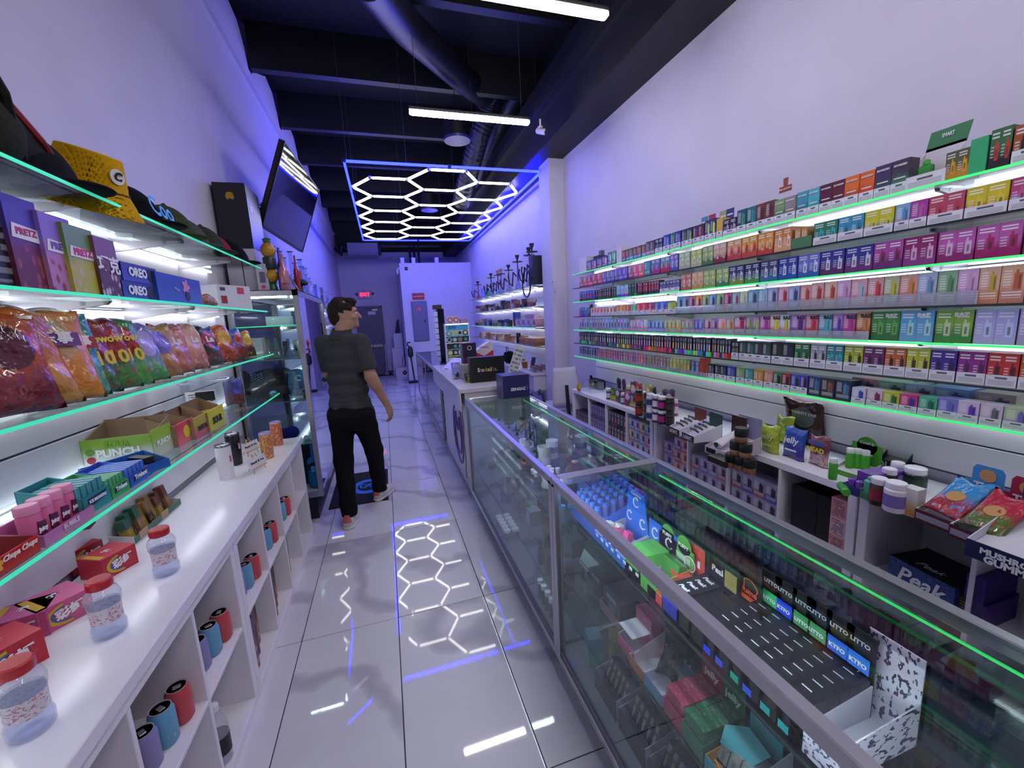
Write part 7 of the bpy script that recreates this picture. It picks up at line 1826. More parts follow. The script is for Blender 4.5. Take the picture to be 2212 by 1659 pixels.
# far glass case beyond the register
def far_case():
    t = thing('glass_display_case', 'distant glass display case beyond the register counter', 'display case')
    x0, x1, y0, y1, z0, z1 = .58, 1.1, 5.0, 8.75, .14, .955
    f = .03
    for x in (x0, x1 - f):
        for y in (y0, 6.85, y1 - f): obj('post', MB().box(x, x + f, y, y + f, z0, z1 - .03), alu, t)
    obj('top_rail', MB().box(x0, x0 + f, 5.46, y1, z1 - .03, z1).box(x1 - f, x1, 5.52, y1, z1 - .03, z1).box(x0, x1, y1 - f, y1, z1 - .03, z1), alu, t)
    obj('bottom_rail', MB().box(x0, x1, y0, y1, z0 - .03, z0), alu, t); obj('plinth', MB().box(x0 + .05, x1 - .03, y0 + .01, y1, 0, z0 - .03), black, t)
    obj('deck', MB().box(x0 + .01, x1 - .01, y0 + .01, y1 - .01, z0, z0 + .02), mat('6a6874', .4), t)
    obj('front_pane', MB().box(x0 + .008, x0 + .012, y0 + f, y1 - f, z0, z1 - .03), glass('dfe8f2', 4.0, .015), t)
    obj('end_pane', MB().box(x0 + f, x1 - f, y0 + .008, y0 + .012, z0, z1 - .03), GL, t); obj('end_pane', MB().box(x0 + f, x1 - f, y1 - .012, y1 - .008, z0, z1 - .03), GL, t)
    obj('top_pane', MB().box(x0 + f, x1 - f, 5.52, y1 - f, z1 - .008, z1 - .003), GL, t)
    for z in (.42, .68): obj('glass_shelf', MB().box(x0 + .05, x1 - .03, y0 + .03, y1 - .03, z - .006, z), GL, t)
    obj('sliding_door', MB().box(x1 - .02, x1 - .015, y0 + f, y1 - f, z0 + .02, z1 - .05), mirror_glass, t)
far_case()
fc = [('c04038', 'd8d0d8'), ('3c5aa0', 'c8ccd8'), ('2c6c48', 'a8c0b0'), ('1c1c22', '8a8a94'), ('6a3c8c', 'c8b8d0'), ('c88038', 'e0d0b0')]
for r, z in enumerate((.16, .42, .68)):
    for k in range(6):
        c = fc[(k + 2 * r) % 6]
        pack('accessory_box', f'{cname(c[0])} box, {ORD[k]} from the register on the {("deck", "low shelf", "high shelf")[r]} of the distant case', 'box', (.66 + .05 * (k % 2), 5.12 + .18 * k, z), (.1, .1, .1 + .03 * ((k + r) % 3)), RR, 'photo', c[0], c[1], 'b8a8a0')

ZT = 1.0
# black sign box with coloured lettering
o = pack('sign_box', 'black display box with white and rainbow dotted lettering on the register counter', 'box', (.89, 3.72, ZT), (.33, .1, .235), -.03, 'plain', '0b0b0f', '0d0d12')
word = 'Snowballs.'
cols = ['d8d8dc', '58b050', 'e0e0d8', 'c84038', '58b050', 'd8b040', 'e0e0e0', 'c84038', '58a848', 'c8c8cc']
for k, ch in enumerate(word): letter(o, ch, .052, cols[k], (-.085 + .02 * k, -.002, .115), bold=.001)
# violet lighter box on the glass case
o = pack('lighter_box', 'dark violet box with pale block lettering on top of the glass case', 'box', (.98, 3.13, CZ), (.225, .2, .185), 0, 'plain', '221f52', '1a1848')
letter(o, 'ZENGAZ', .034, 'dcdce8', (.015, -.002, .07), width=.13, bold=.0012); obj('blue_mark', MB().rbox(.088, .1, -.0015, 0, .055, .095, .003), mat('2c50b0', .4), o); obj('front_crease', MB().prism([(-.07, 0), (-.068, 0), (.06, .185), (.058, .185)], .001, 'y', -.001), mat('14123a', .5), o)
# leaning acrylic sign
t = thing('acrylic_sign', 'leaning acrylic stand with a printed white sheet', 'sign', (1.045, 3.52, ZT), -.25)
sg = obj('sign_sheet', MB().box(-.045, .045, 0, .003, 0, .34), print_mat('small_print'), t, (0, 0, .01), (math.radians(-8), math.radians(20), 0)); colours(sg, 'b8b8bc', '50505a')
obj('sign_foot', MB().box(-.06, .06, -.03, .06, 0, .006), acrylic, t)
# carton with a logo, red and white box, cash goods
o = pack('logo_carton', 'dark plum carton with a round white logo behind the black display box', 'box', (.81, 4.12, ZT), (.14, .12, .35), 0, 'plain', '251a3a', '3a1438')
obj('round_logo', MB().tube([(.02 * math.cos(a), -.002, .3 + .02 * math.sin(a)) for a in [2 * PI * k / 20 for k in range(21)]], .003, 5), mat('e0dce8', .4), o); obj('red_panel', MB().box(-.06, .06, -.0015, 0, .14, .21), mat('5a1840', .4), o); obj('gold_mark', MB().box(.03, .045, -.0025, -.0015, .17, .2), mat('c8a040', .4), o)
t = thing('red_white_box', 'white display box with a red chevron front', 'box', (.98, 4.2, ZT), .0)
obj('box_body', MB().prism([(-.1, 0), (.1, 0), (.1, .34), (.06, .345), (-.1, .25)], .12, 'y', 0), mat('cfc8d0', .45), t); obj('red_chevron', MB().prism([(-.1, .19), (0, .14), (.1, .2), (.1, .26), (0, .2), (-.1, .25)], .0015, 'y', -.002), mat('b02c28', .45), t); letter(t, 'TYSON', .03, 'b05048', (0, -.003, .29), bold=.0006)
o = pack('lighter_tray', 'small clear tray of black and lime lighters beside the black display box', 'box', (.72, 3.78, ZT), (.07, .08, .08), 0, 'slim', '2c2c30', '6a7a30', '98a838')
o = pack('beige_box', 'plain beige box behind the lighter tray', 'box', (.735, 3.95, ZT), (.09, .1, .15), 0, 'plain', 'a8a298', '9a948c')
t = thing('tip_jar', 'clear tip jar with a printed leaf on the register counter', 'jar', (.66, 4.1, ZT)); obj('jar_glass', MB().lathe([(.045, 0), (.047, .005), (.047, .11), (.044, .11), (.044, .01), (.001, .01)], n=22), acrylic, t, smooth=40); obj('jar_notes', MB().box(-.02, .02, -.015, .02, .01, .05), mat('4a6a50', .6), t); obj('leaf_print', MB().prism([(-.02, .04), (0, .08), (.02, .04), (0, .02)], .001, 'y', -.0485), mat('2c2c34', .5), t)
t = thing('pos_terminal', 'white slanted point of sale screen on the register counter', 'register', (.675, 4.95, ZT), RR + .5)
obj('terminal_base', MB().prism([(0, 0), (.19, 0), (.19, .12), (.03, .02)], .2, 'x', -.1), mat('d0ccd8', .35), t); obj('terminal_screen', MB().box(-.085, .085, 0, .004, .02, .19), mat('2c3458', .12), t, (0, .028, .018), (math.radians(-58), 0, 0)); obj('card_slot', MB().box(-.04, .04, -.004, 0, .004, .01), darkgrey, t)
pack('clear_organiser', 'clear plastic organiser beside the tip jar', 'organiser', (.7, 4.35, ZT), (.08, .1, .13), 0, glass('dcdcf0', 1.0, .05, haze=.25), 'dcdcf0')
# lit can rack
rk_ = thing('nicotine_pouch_rack', 'lit white rack of round pouch tins with a blue header', 'rack', (.94, 5.55, ZT), 0)
obj('rack_body', MB().box(-.165, -.155, 0, .12, 0, .53).box(.155, .165, 0, .12, 0, .53).box(-.165, .165, .11, .12, 0, .53).box(-.165, .165, 0, .12, .53, .54), white_gloss, rk_)
obj('lit_header', MB().box(-.15, .15, .0, .01, .522, .53), emit('e8fff4', 6.0), rk_)
obj('blue_header', MB().box(-.15, .15, .0, .006, .45, .52), mat('48a8d0', .4), rk_); letter(rk_, 'ZYN', .05, '1c4c88', (-.07, -.002, .485), bold=.002)
tin = MB().lathe([(.034, -.012), (.036, -.01), (.036, .008), (.001, .008)], n=20, ax='y').mesh('tin', 40)
tc_ = ['c8c8c8', '48a890', '48a890', 'd0d0cc', 'c0d040', '2c3030', 'd8d8d4', 'd8d8d4', '2c3030', '2c3434', '3c7878', 'd0d4d4', 'c8c8c8', '40a088', 'b83c34', '28302c', '48a890', 'c8c8c8', 'd0d0cc', '2c3030']
for r in range(5):
    obj('rack_shelf', MB().box(-.155, .155, .0, .11, .02 + .088 * r - .008, .02 + .088 * r), white_gloss, rk_)
    obj('shelf_label', MB().box(-.15, .15, -.003, 0, .02 + .088 * r - .012, .02 + .088 * r), mat(('40a0c8', 'b8c838', '48a890', 'd8dcdc', '40a0c8')[r], .4), rk_)
    for c in range(4):
        me = tin.copy(); me.materials.append(mat(tc_[r * 4 + c], .35)); o = obj('tin', me, None, rk_, (-.112 + .075 * c, .03, .058 + .088 * r))
        obj('tin_face', MB().lathe([(.022, -.0135), (.022, -.012)], (0, 0, 0), 16, 'y'), mat(tc_[(r * 4 + c + 7) % 20], .4), o)
o = pack('tin_carton', 'white carton with two red round tins on top of the lit rack', 'box', (.9, 5.58, ZT + .54), (.17, .1, .1), 0, 'plain', 'c8b8c4', 'b8a8b4')
for s in (-1, 1): obj('tin_picture', MB().lathe([(.035, -.002), (.035, 0)], (.04 * s, 0, .045), 18, 'y'), mat('a83c44', .4), o); obj('tin_label', MB().lathe([(.022, -.003), (.022, -.002)], (.04 * s, 0, .045), 16, 'y'), mat('d8d0d4', .4), o)
pack('small_red_box', 'small pale red box at the end of the lit rack', 'box', (1.05, 5.58, ZT + .54), (.1, .08, .05), 0, 'plain', 'b08890', 'a07880')
# tall black display with white card rows
t = thing('card_display_stand', 'tall black display stand with rows of white cards', 'display stand', (.79, 6.15, .955), 0)
obj('stand_body', MB().rbox(-.02, .075, 0, .2, 0, .8, .004), black_gloss, t); obj('stand_top', MB().box(-.07, .05, .02, .16, .8, .86), mat('3a2c24', .5), t)
for k in range(9): obj('white_card', MB().box(-.075, -.02, .0, .005, .03 + .083 * k, .1 + .083 * k), mat('d4dce0', .4), t); obj('card_hook', MB().tube([(-.075, -.002, .11 + .083 * k), (-.02, .0, .1 + .083 * k)], .003, 5), black, t)
# stick vacuum leaning on the far wall
t = thing('stick_vacuum', 'black stick vacuum cleaner leaning on the back room corner', 'vacuum cleaner', (.6, 11.0, 0), 0)
obj('vacuum_head', MB().rbox(-.13, .13, -.16, .02, 0, .06, .02), black, t); obj('vacuum_tube', MB().tube([(.04, -.02, .05), (.0, .05, .7)], .02, 8), black, t); obj('vacuum_motor', MB().lathe([(.03, .66), (.07, .7), (.07, .86), (.04, .95)], (0, .05, 0), 14), black, t, smooth=40); obj('vacuum_handle', MB().tube([(0, .05, .93), (-.06, .05, .98), (-.05, .05, 1.06), (.02, .05, 1.05)], .018, 7), black, t)

# ================================================================== CHAIR, BIN, DESK BEHIND THE COUNTER
t = thing('office_chair', 'office chair with a pale mesh back and black arms', 'chair', (2.02, 4.42, 0), PI - .1)
mesh_m = mat('b9b4c8', .6, noise=.05, nscale=80)
rows_ = []
for k in range(9):
    v = k / 8; wz = .5 + .46 * v; hw = .2 - .03 * abs(v - .4) - .03 * v
    rows_.append([(hw * math.sin(a), -.04 + .05 * math.cos(a) - .06 * v, wz) for a in [-1.2 + 2.4 * q / 12 for q in range(13)]])
bk = MB().loft(rows_, closed=False, caps=False)
ob = obj('backrest', bk, mesh_m, t, smooth=True); sm = ob.modifiers.new('thick', 'SOLIDIFY'); sm.thickness = .018
obj('back_frame', MB().tube([(.0, .06, .35), (0, .02, .5), (0, -.02, .75)], .022, 8), black, t)
obj('seat', MB().rbox(-.23, .23, -.46, -.02, .42, .49, .03), mat('c0bccb', .7), t)
for s in (-1, 1): obj('armrest', MB().tube([(s * .2, .0, .45), (s * .27, -.05, .52), (s * .27, -.12, .64), (s * .26, -.3, .66), (s * .25, -.36, .6)], .018, 8), black, t)
obj('gas_column', MB().lathe([(.03, .08), (.03, .42)], (0, -.24, 0), 12), darkgrey, t)
for k in range(5): a = k * 2 * PI / 5; obj('base_leg', MB().tube([(0, -.24, .1), (.28 * math.cos(a), -.24 + .28 * math.sin(a), .06)], .018, 6), black, t); obj('castor', MB().lathe([(.028, -.02), (.028, .02)], (.28 * math.cos(a), -.24 + .28 * math.sin(a), .028), 10, 'y'), black, t)
t = thing('trash_can', 'brushed steel pedal bin with a dark lid beside the office chair', 'bin', (1.62, 5.0, 0)); obj('bin_body', MB().lathe([(.15, 0), (.155, .02), (.155, .53), (.15, .54)], n=24), mat('a8a8ae', .28, .9), t, smooth=40); obj('bin_lid', MB().lathe([(.16, .54), (.162, .56), (.155, .6), (.1, .635), (.001, .64)], n=24), mat('4a4a54', .3, .4), t, smooth=40); obj('bin_pedal', MB().box(-.03, .03, -.19, -.14, .01, .025), black, t)
t = thing('side_desk', 'white side desk with a deep drawer below the hookah shelves', 'desk'); obj('desk_top', MB().rbox(1.96, 2.34, 5.5, 7.6, .73, .76, .003), lam, t); obj('drawer_box', MB().box(2.0, 2.33, 5.52, 6.1, .5, .73), lam, t); obj('drawer_handle', MB().box(1.99, 2.0, 5.7, 5.9, .62, .635), alu, t)
for (x, y) in ((2.0, 7.5), (2.3, 7.5), (2.0, 6.2)): obj('desk_leg', MB().box(x, x + .03, y, y + .03, 0, .73), alu, t)
t = thing('clear_drawer_bin', 'clear plastic bin of red packets on the side desk', 'bin', (2.14, 5.66, .76)); obj('bin_wall', MB().box(-.12, .12, -.1, -.097, 0, .1).box(-.12, .12, .097, .1, 0, .1).box(-.12, -.117, -.1, .1, 0, .1).box(.117, .12, -.1, .1, 0, .1), acrylic, t)
for k in range(4): obj('red_packet', MB().rbox(-.09 + .045 * k, -.055 + .045 * k, -.06, .06, .01 + .02 * (k % 2), .09 + .02 * (k % 2), .006), mat(('7a2c34', '8a4a4c', '5a2c44', '9a5a58')[k], .5), t)
o = obj('handbag', (lambda s: s.mesh('bag'))(SDF((-.18, -.12, -.01), (.18, .12, .3), .008).rbox((0, 0, .1), (.14, .08, .1), .05).ell((.03, 0, .17), (.1, .06, .05), .03)), blackcl, None, (2.12, 7.1, .76), (0, 0, RR)); tag(o, 'black leather handbag on the side desk below the shelves', 'bag')
obj('bag_handle', MB().tube([(-.07, -.03, .2), (-.05, -.04, .29), (.05, -.04, .29), (.07, -.03, .2)], .007, 6), black, o)
o = pack('leather_case', 'tan and brown leather case open on the side desk', 'case', (2.05, 6.15, .76), (.14, .08, .12), RR - .4, 'plain', '7a4a28', '5a3420')
o = pack('paper_stack', 'white paper stack with a red pen on the side desk', 'paper', (2.0, 6.0, .76), (.2, .16, .02), RR, 'plain', 'c8c4d4', 'c0bccc'); obj('red_pen', MB().tube([(-.06, .04, .024), (.07, .05, .024)], .004, 6), mat('b03040', .4), o)
t = thing('tablet_stand', 'dark tablet leaning on the side desk', 'tablet', (2.12, 5.95, .76), RR); obj('tablet_body', MB().rbox(-.08, .08, 0, .01, 0, .2, .004), black, t, rot=(-.25, 0, 0)); obj('tablet_screen', MB().box(-.07, .07, -.001, 0, .015, .185), mat('3a4458', .1), t, rot=(-.25, 0, 0))
t = thing('green_box_pile', 'green leafy packet behind the black handbag', 'packet', (2.2, 6.55, .76), RR); obj('packet_body', bag_mesh(.16, .1, .06, 8), None, t); colours(t.children[0], '4a7a40', '38583a', '6a9a58'); obj('packet_clip', MB().box(-.03, .03, -.01, .01, .095, .11), black, t)

# ================================================================== HOOKAH SHELVES
ZHK = [2.015, 1.725, 1.42, 1.15]
for k, z in enumerate(ZHK):
    glass_shelf('glass_shelf', ('top hookah shelf beyond the pilaster', 'second hookah shelf with small pipes', 'third hookah shelf with pink boxes', 'lowest hookah shelf with wooden pipes')[k], XR - .02, 2.04, 5.5, 9.95, z, edge_teal if k == 2 else mat('6a9a98', .2), None, .6, True)
def hookah(y, h_, col, lb, x=2.19, bowl='2a2a30', tray=.085, r=.06, vase='c8d0e8', z0=ZHK[0]):
    t = thing('hookah', lb, 'hookah', (x, y, z0))
    obj('glass_vase', MB().lathe([(r * .9, 0), (r, .01), (r * .95, .05), (r * .5, h_ * .22), (r * .35, h_ * .28)], n=18), glass(vase, 1.2, .04, haze=.25), t, smooth=True)
    obj('stem', MB().lathe([(r * .3, h_ * .26), (r * .22, h_ * .3), (r * .25, h_ * .4), (r * .16, h_ * .5), (r * .16, h_ * .8)], n=12), mat(col, .3, .3), t, smooth=40)
    obj('ash_tray', MB().lathe([(tray * .3, h_ * .79), (tray, h_ * .8), (tray * 1.02, h_ * .815), (tray * .3, h_ * .81)], n=20), darkgrey, t, smooth=40)
    obj('clay_bowl', MB().lathe([(r * .2, h_ * .81), (r * .24, h_ * .88), (r * .5, h_ * .94), (r * .62, h_), (r * .5, h_), (.001, h_ * .96)], n=16), mat(bowl, .5), t, smooth=40)
    ph = y * 3
    obj('hose', MB().tube([(-.03, 0, h_ * .4), (-.1, -.06, h_ * .5), (-.13, -.12, h_ * .32), (-.11, -.02, h_ * .12), (-.12, .1, h_ * .22), (-.12, .16, h_ * .4), (-.13, .1, h_ * .48)], .011, 7), black, t)
    return t
hookah(5.9, .62, '8a8ca0', 'tallest silver hookah beside the black hookah carton')
hookah(6.12, .6, 'b89a90', 'tall rose coloured hookah next to the tallest silver one', x=2.22)
hookah(6.6, .56, '4a2c80', 'violet stemmed hookah with a black bowl')
hookah(7.12, .47, '9a2c30', 'red stemmed hookah in the middle of the top hookah shelf')
hookah(7.62, .46, '5a3a8c', 'violet hookah with a pale clay bowl', bowl='b8846c')
hookah(8.02, .48, '24242c', 'black hookah with a pale clay bowl', bowl='b8846c', x=2.24)
hookah(8.25, .45, '1c1c24', 'all black hookah beside the pale clay bowl hookah', x=2.16)
hookah(9.6, .42, '8a2c50', 'small pink and red hookah at the far end of the shelf', vase='d88098')
for k in range(3): beaker((2.2, 8.75 + .25 * k, ZHK[0]), .28 - .03 * k, .05, ('pale blue glass pipe beside the black hookah', 'clear glass pipe with blue handle on the hookah shelf', 'pale glass pipe beside the small pink hookah')[k], 'c0ccff', haze=.15, base=mat('2c58c0', .4))
t = thing('green_vase', 'bright green glass base on the hookah shelf', 'vase', (2.14, 8.5, ZHK[0])); obj('vase_body', MB().lathe([(.05, 0), (.055, .03), (.05, .09), (.03, .12)], n=16), mat('2cb05c', .2), t, smooth=True); obj('vase_neck', MB().lathe([(.028, .12), (.03, .17), (.035, .175)], n=14), darkgrey, t)
o = pack('hookah_carton', 'tall black hookah carton standing by the pilaster', 'carton', (2.07, 5.62, ZHK[0]), (.16, .16, .4), RR, 'plain', '20222e', '2a2c3a'); obj('carton_print', MB().box(-.01, .015, -.0015, 0, .24, .32), mat('6a6c84', .4), o)
o = pack('hookah_carton', 'shorter dark carton beside the tall black hookah carton', 'carton', (2.1, 5.78, ZHK[0]), (.1, .12, .24), RR, 'plain', '262a3c', '303446'); obj('carton_print', MB().box(-.02, .02, -.0015, 0, .1, .16), mat('6a6c84', .4), o)
t = thing('hookah_hose', 'large black hose loop hanging over the top hookah shelf edge', 'hose', (2.03, 5.72, ZHK[0])); obj('hose_loop', MB().tube([(-.01, .17 * math.cos(a), .03 + .19 * math.sin(a)) for a in [2 * PI * k / 36 for k in range(37)]], .011, 7), black, t); obj('hose_tail', MB().tube([(-.005, -.17, .05), (.06, -.05, .14), (.12, .1, .1)], .011, 7), black, t)
# small goods on the lower hookah shelves
rh = random.Random(31)
hp = [['6a3a34', '3c3c48', '8a5c58', '202028', 'a88890', '5c2c30', 'b0a0a8', '44303c'], ['3c3c44', '202028', '8c8c98', '2c3c8c', 'b89060', '6a5c58'], ['a8784c', '8a6040', 'b88c64', 'c0a080', '6a4830', 'b0b0b8']]
for r in range(3):
    z = ZHK[r + 1]; n = (20, 13, 17)[r]; mk = []
    for k in range(n):
        y = 5.62 + (9.7 - 5.62) * (k + .5) / n if r != 1 else 6.9 + 2.9 * (k + .5) / n
        c = hp[r][rh.randrange(len(hp[r]))]
        if (k + r) % 3 == 0 and r != 1:
            t = thing('smoking_pipe', f'{cname(c)} hand pipe on the {("second", "", "lowest")[r]} hookah shelf', 'pipe', (2.13, y, z), rh.uniform(-1, 1), group='hand pipes on the hookah shelves'); obj('pipe_bowl', MB().lathe([(.018, 0), (.024, .02), (.022, .05), (.016, .05)], n=12), mat(c, .35), t, smooth=40); obj('pipe_stem', MB().tube([(.0, -.015, .015), (.0, -.06, .04), (0, -.1, .09)], .008, 6), mat(c, .35), t); mk.append(t)
        else:
            o = pack('pipe_box', f'{cname(c)} small box on the {("second", "third", "lowest")[r]} hookah shelf', 'box', (2.09 + .02 * (k % 2), y, z), (.1 if r < 2 else .13, .08, (.12, .1, .1)[r] + .04 * rh.random()), RR, 'photo', c, hp[r][(k + 1) % len(hp[r])], 'c8b8b4', group='small boxes on the hookah shelves'); mk.append(o)
    unique_labels(mk, 'the pilaster')
for k in range(4): pack('pink_box', f'pink display box, {ORD[k]} from the pilaster on the third hookah shelf', 'box', (2.08, 5.68 + .24 * k, ZHK[2]), (.22, .18, .12), RR, 'single', ('c898a8', 'b8a0c8', 'b098c0', 'c0a0b8')[k], ('a87898', '8a7cb0', '9a80b0', 'a888a8')[k], '8a5a78', group='pink boxes on the third hookah shelf')
pack('pink_box', 'large pink box standing behind the row of pink display boxes', 'box', (2.22, 6.2, ZHK[2]), (.4, .08, .19), RR, 'plain', 'c8a0b0', 'b890a0')
pack('blue_tin_box', 'deep blue and gold box on the third hookah shelf', 'box', (2.2, 6.95, ZHK[2]), (.14, .1, .24), RR, 'grad', '2c3c98', '8a7038')
for k in range(3): pack('wooden_box', f'tan display box of wooden pipes, {ORD[k]} from the pilaster on the lowest hookah shelf', 'box', (2.05, 5.66 + .24 * k, ZHK[3]), (.22, .2, .11), RR, 'photo', 'a87850', '8a5c3c', 'c8a888', group='wooden pipe boxes')
t = thing('water_gun_pipe', 'black pistol shaped lighter on the lowest hookah shelf', 'lighter', (2.1, 6.5, ZHK[3]), RR); obj('lighter_grip', MB().rbox(-.02, .02, -.02, .02, 0, .12, .008), black, t); obj('lighter_barrel', MB().rbox(-.02, .12, -.018, .018, .11, .17, .008), black, t)

# ================================================================== BACK OF THE SHOP
t = thing('electrical_panel', 'grey electrical panel door on the back room wall', 'electrical panel', (.93, 11.145, 1.06)); obj('panel_frame', MB().rbox(-.2, .2, -.03, .004, 0, 1.04, .004), mat('5f6180', .4), t); obj('panel_door', MB().rbox(-.18, .18, -.042, -.03, .02, 1.02, .003), mat('666888', .35), t); obj('panel_latch', MB().box(.1, .13, -.05, -.042, .48, .56), black, t)
s_ = obj('panel_warning', MB().box(-.08, .06, -.044, -.042, .78, .9), print_mat('small_print'), t); colours(s_, 'a02030', 'e0c8cc')
t = thing('red_notice_sign', 'red notice sign above the electrical panel', 'sign', (.935, 11.145, 2.14)); b = obj('sign_plate', MB().box(-.155, .155, -.008, .004, 0, .17), mat('b02030', .45), t); letter(t, 'FIRE SPRINKLER', .035, 'e4c8cc', (0, -.009, .085), width=.26, bold=.001)
t = thing('exit_sign', 'lit red exit sign above the back door', 'sign', (-.455, 13.335, 2.33)); obj('sign_box', MB().rbox(-.19, .19, -.05, .004, 0, .24, .006), mat('c8a8c0', .4), t); letter(t, 'EXIT', .2, None, (0, -.052, .12), width=.28, bold=.004, m=emit('ff2030', 5.0))
for s in (-1, 1): obj('lamp_head', MB().lathe([(.02, -.06), (.04, -.05), (.04, .0)], (s * .23, 0, .14), 12, 'y'), mat('4a4868', .4), t)
t = thing('wall_box', 'dark round sensor on the upper wall of the back room', 'sensor', (.69, 11.145, 2.93)); obj('sensor_dome', MB().lathe([(.03, -.03), (.045, -.015), (.045, .004)], n=16, ax='y'), darkgrey, t, smooth=40); obj('sensor_ring', MB().lathe([(.045, -.006), (.055, .004)], n=16, ax='y'), white_matt, t)
t = thing('security_camera', 'white security camera on the corner of the back room', 'camera', (.5, 11.3, 2.86)); obj('body', MB().rbox(-.05, .0, -.08, .04, -.06, .08, .015), white_matt, t); obj('mount', MB().box(-.02, .03, -.01, .03, .06, .12), white_matt, t)
for k, x in enumerate((.62, .9, 1.5)):
    t = thing('white_container', ('white container at the left on the back room roof', 'white container in the middle of the back room roof', 'white container at the right on the back room roof')[k], 'container', (x, 11.3, 3.07)); obj('container_body', MB().rbox(-.05, .05, -.05, .05, 0, .13, .01), white_matt, t); obj('container_lid', MB().rbox(-.055, .055, -.055, .055, .12, .15, .006), white_matt, t)
t = thing('ceiling_air_handler', 'pale suspended air handler box in front of the back wall', 'air handler', (-.36, 12.6, 3.48)); obj('handler_box', MB().rbox(-.4, .42, 0, .5, 0, .35, .01), mat('8a88a4', .4, .3), t); obj('handler_flex', MB().tube([(-.4, .2, .2), (-.55, .2, .3), (-.6, .2, .1), (-.7, .2, .25)], .1, 10), duct_s, t); obj('handler_side', MB().box(.42, .5, .1, .4, .05, .3), darkgrey, t)
for s in (-.3, .3): obj('hanger_rod', MB().tube([(s, .2, .35), (s, .2, 1.45)], .008, 5), black, t)
t = thing('conduit_rack', 'dark pipes and conduit hanging above the back room', 'pipes', (1.15, 12.3, 3.2)); 
for k in range(3): obj('pipe', MB().tube([(-.25 + .12 * k, 0, 0), (-.25 + .12 * k, 0, 1.7)], .03, 8), black, t)
obj('cross_rail', MB().box(-1.0, .6, -.02, .02, .45, .5), black, t)
# things on the floor by the back door
t = thing('white_cabinet', 'narrow white cabinet beside the back door', 'cabinet', (.33, 12.95, 0)); obj('cabinet_body', MB().rbox(-.17, .17, -.2, .2, 0, .82, .006), white_matt, t); obj('cabinet_door', MB().box(-.15, .15, -.206, -.2, .03, .8), white_matt, t); obj('cabinet_handle', MB().box(.1, .12, -.215, -.206, .4, .5), alu, t)
t = thing('white_cabinet', 'small white box stacked on the narrow white cabinet', 'box', (.37, 12.95, .82)); obj('cabinet_body', MB().rbox(-.13, .13, -.18, .18, 0, .44, .006), white_matt, t); obj('cabinet_handle', MB().tube([(-.13, -.1, .35), (-.18, -.1, .3), (-.18, -.1, .05), (-.13, -.1, .02)], .008, 6), alu, t)
o = obj('vacuum_bag', (lambda s: s.mesh('bag'))(SDF((-.1, -.1, -.01), (.1, .1, .45), .012).cone((0, 0, .05), (.03, 0, .36), .07, .03).cone((0, 0, .3), (.06, 0, .4), .02)), mat('3a3438', .6), None, (.38, 12.9, 1.26), (0, 0, 0)); tag(o, 'dark upright bag on top of the white boxes by the back door', 'bag')
t = thing('cooler', 'white cooler box with a black round vent on the floor', 'cooler', (.36, 12.35, 0), .1); obj('cooler_body', MB().loft([[(-.16, -.14, 0), (.2, -.14, 0), (.2, .14, 0), (-.16, .14, 0)], [(-.17, -.14, .26), (.19, -.14, .3), (.19, .14, .3), (-.17, .14, .26)]]), white_matt, t); obj('round_vent', MB().lathe([(.055, -.006), (.06, .0)], (.08, -.142, .13), 18, 'y'), black, t); obj('vent_hub', MB().lathe([(.02, -.012), (.02, 0)], (.08, -.142, .13), 14, 'y'), mat('b8b4c0', .4), t); obj('power_cord', MB().tube([(.1, 0, .29), (.06, .05, .4), (.12, .1, .6), (.16, .14, .66)], .008, 6), black, t)
t = thing('storage_tub', 'pale tub behind the distant display case', 'tub', (1.0, 9.6, 0)); obj('tub_body', MB().rbox(-.2, .2, -.15, .15, 0, .34, .02), mat('a8a4c0', .5), t); obj('tub_lid', MB().rbox(-.21, .21, -.16, .16, .33, .37, .008), mat('b4b0c8', .5), t)
for k, x in enumerate((.12, .16)): t = thing('broom_handle', ('white mop handle leaning on the back wall', 'second pale handle leaning on the back wall')[k], 'mop', (x - .16 * (1 - k), 13.1, 0)); obj('handle_rod', MB().tube([(0, 0, .08), (.02, .2, 1.0)], .012, 6), white_matt, t); obj('mop_head', MB().rbox(-.06, .06, -.03, .03, 0, .09, .01), mat('8a88a0', .7), t)
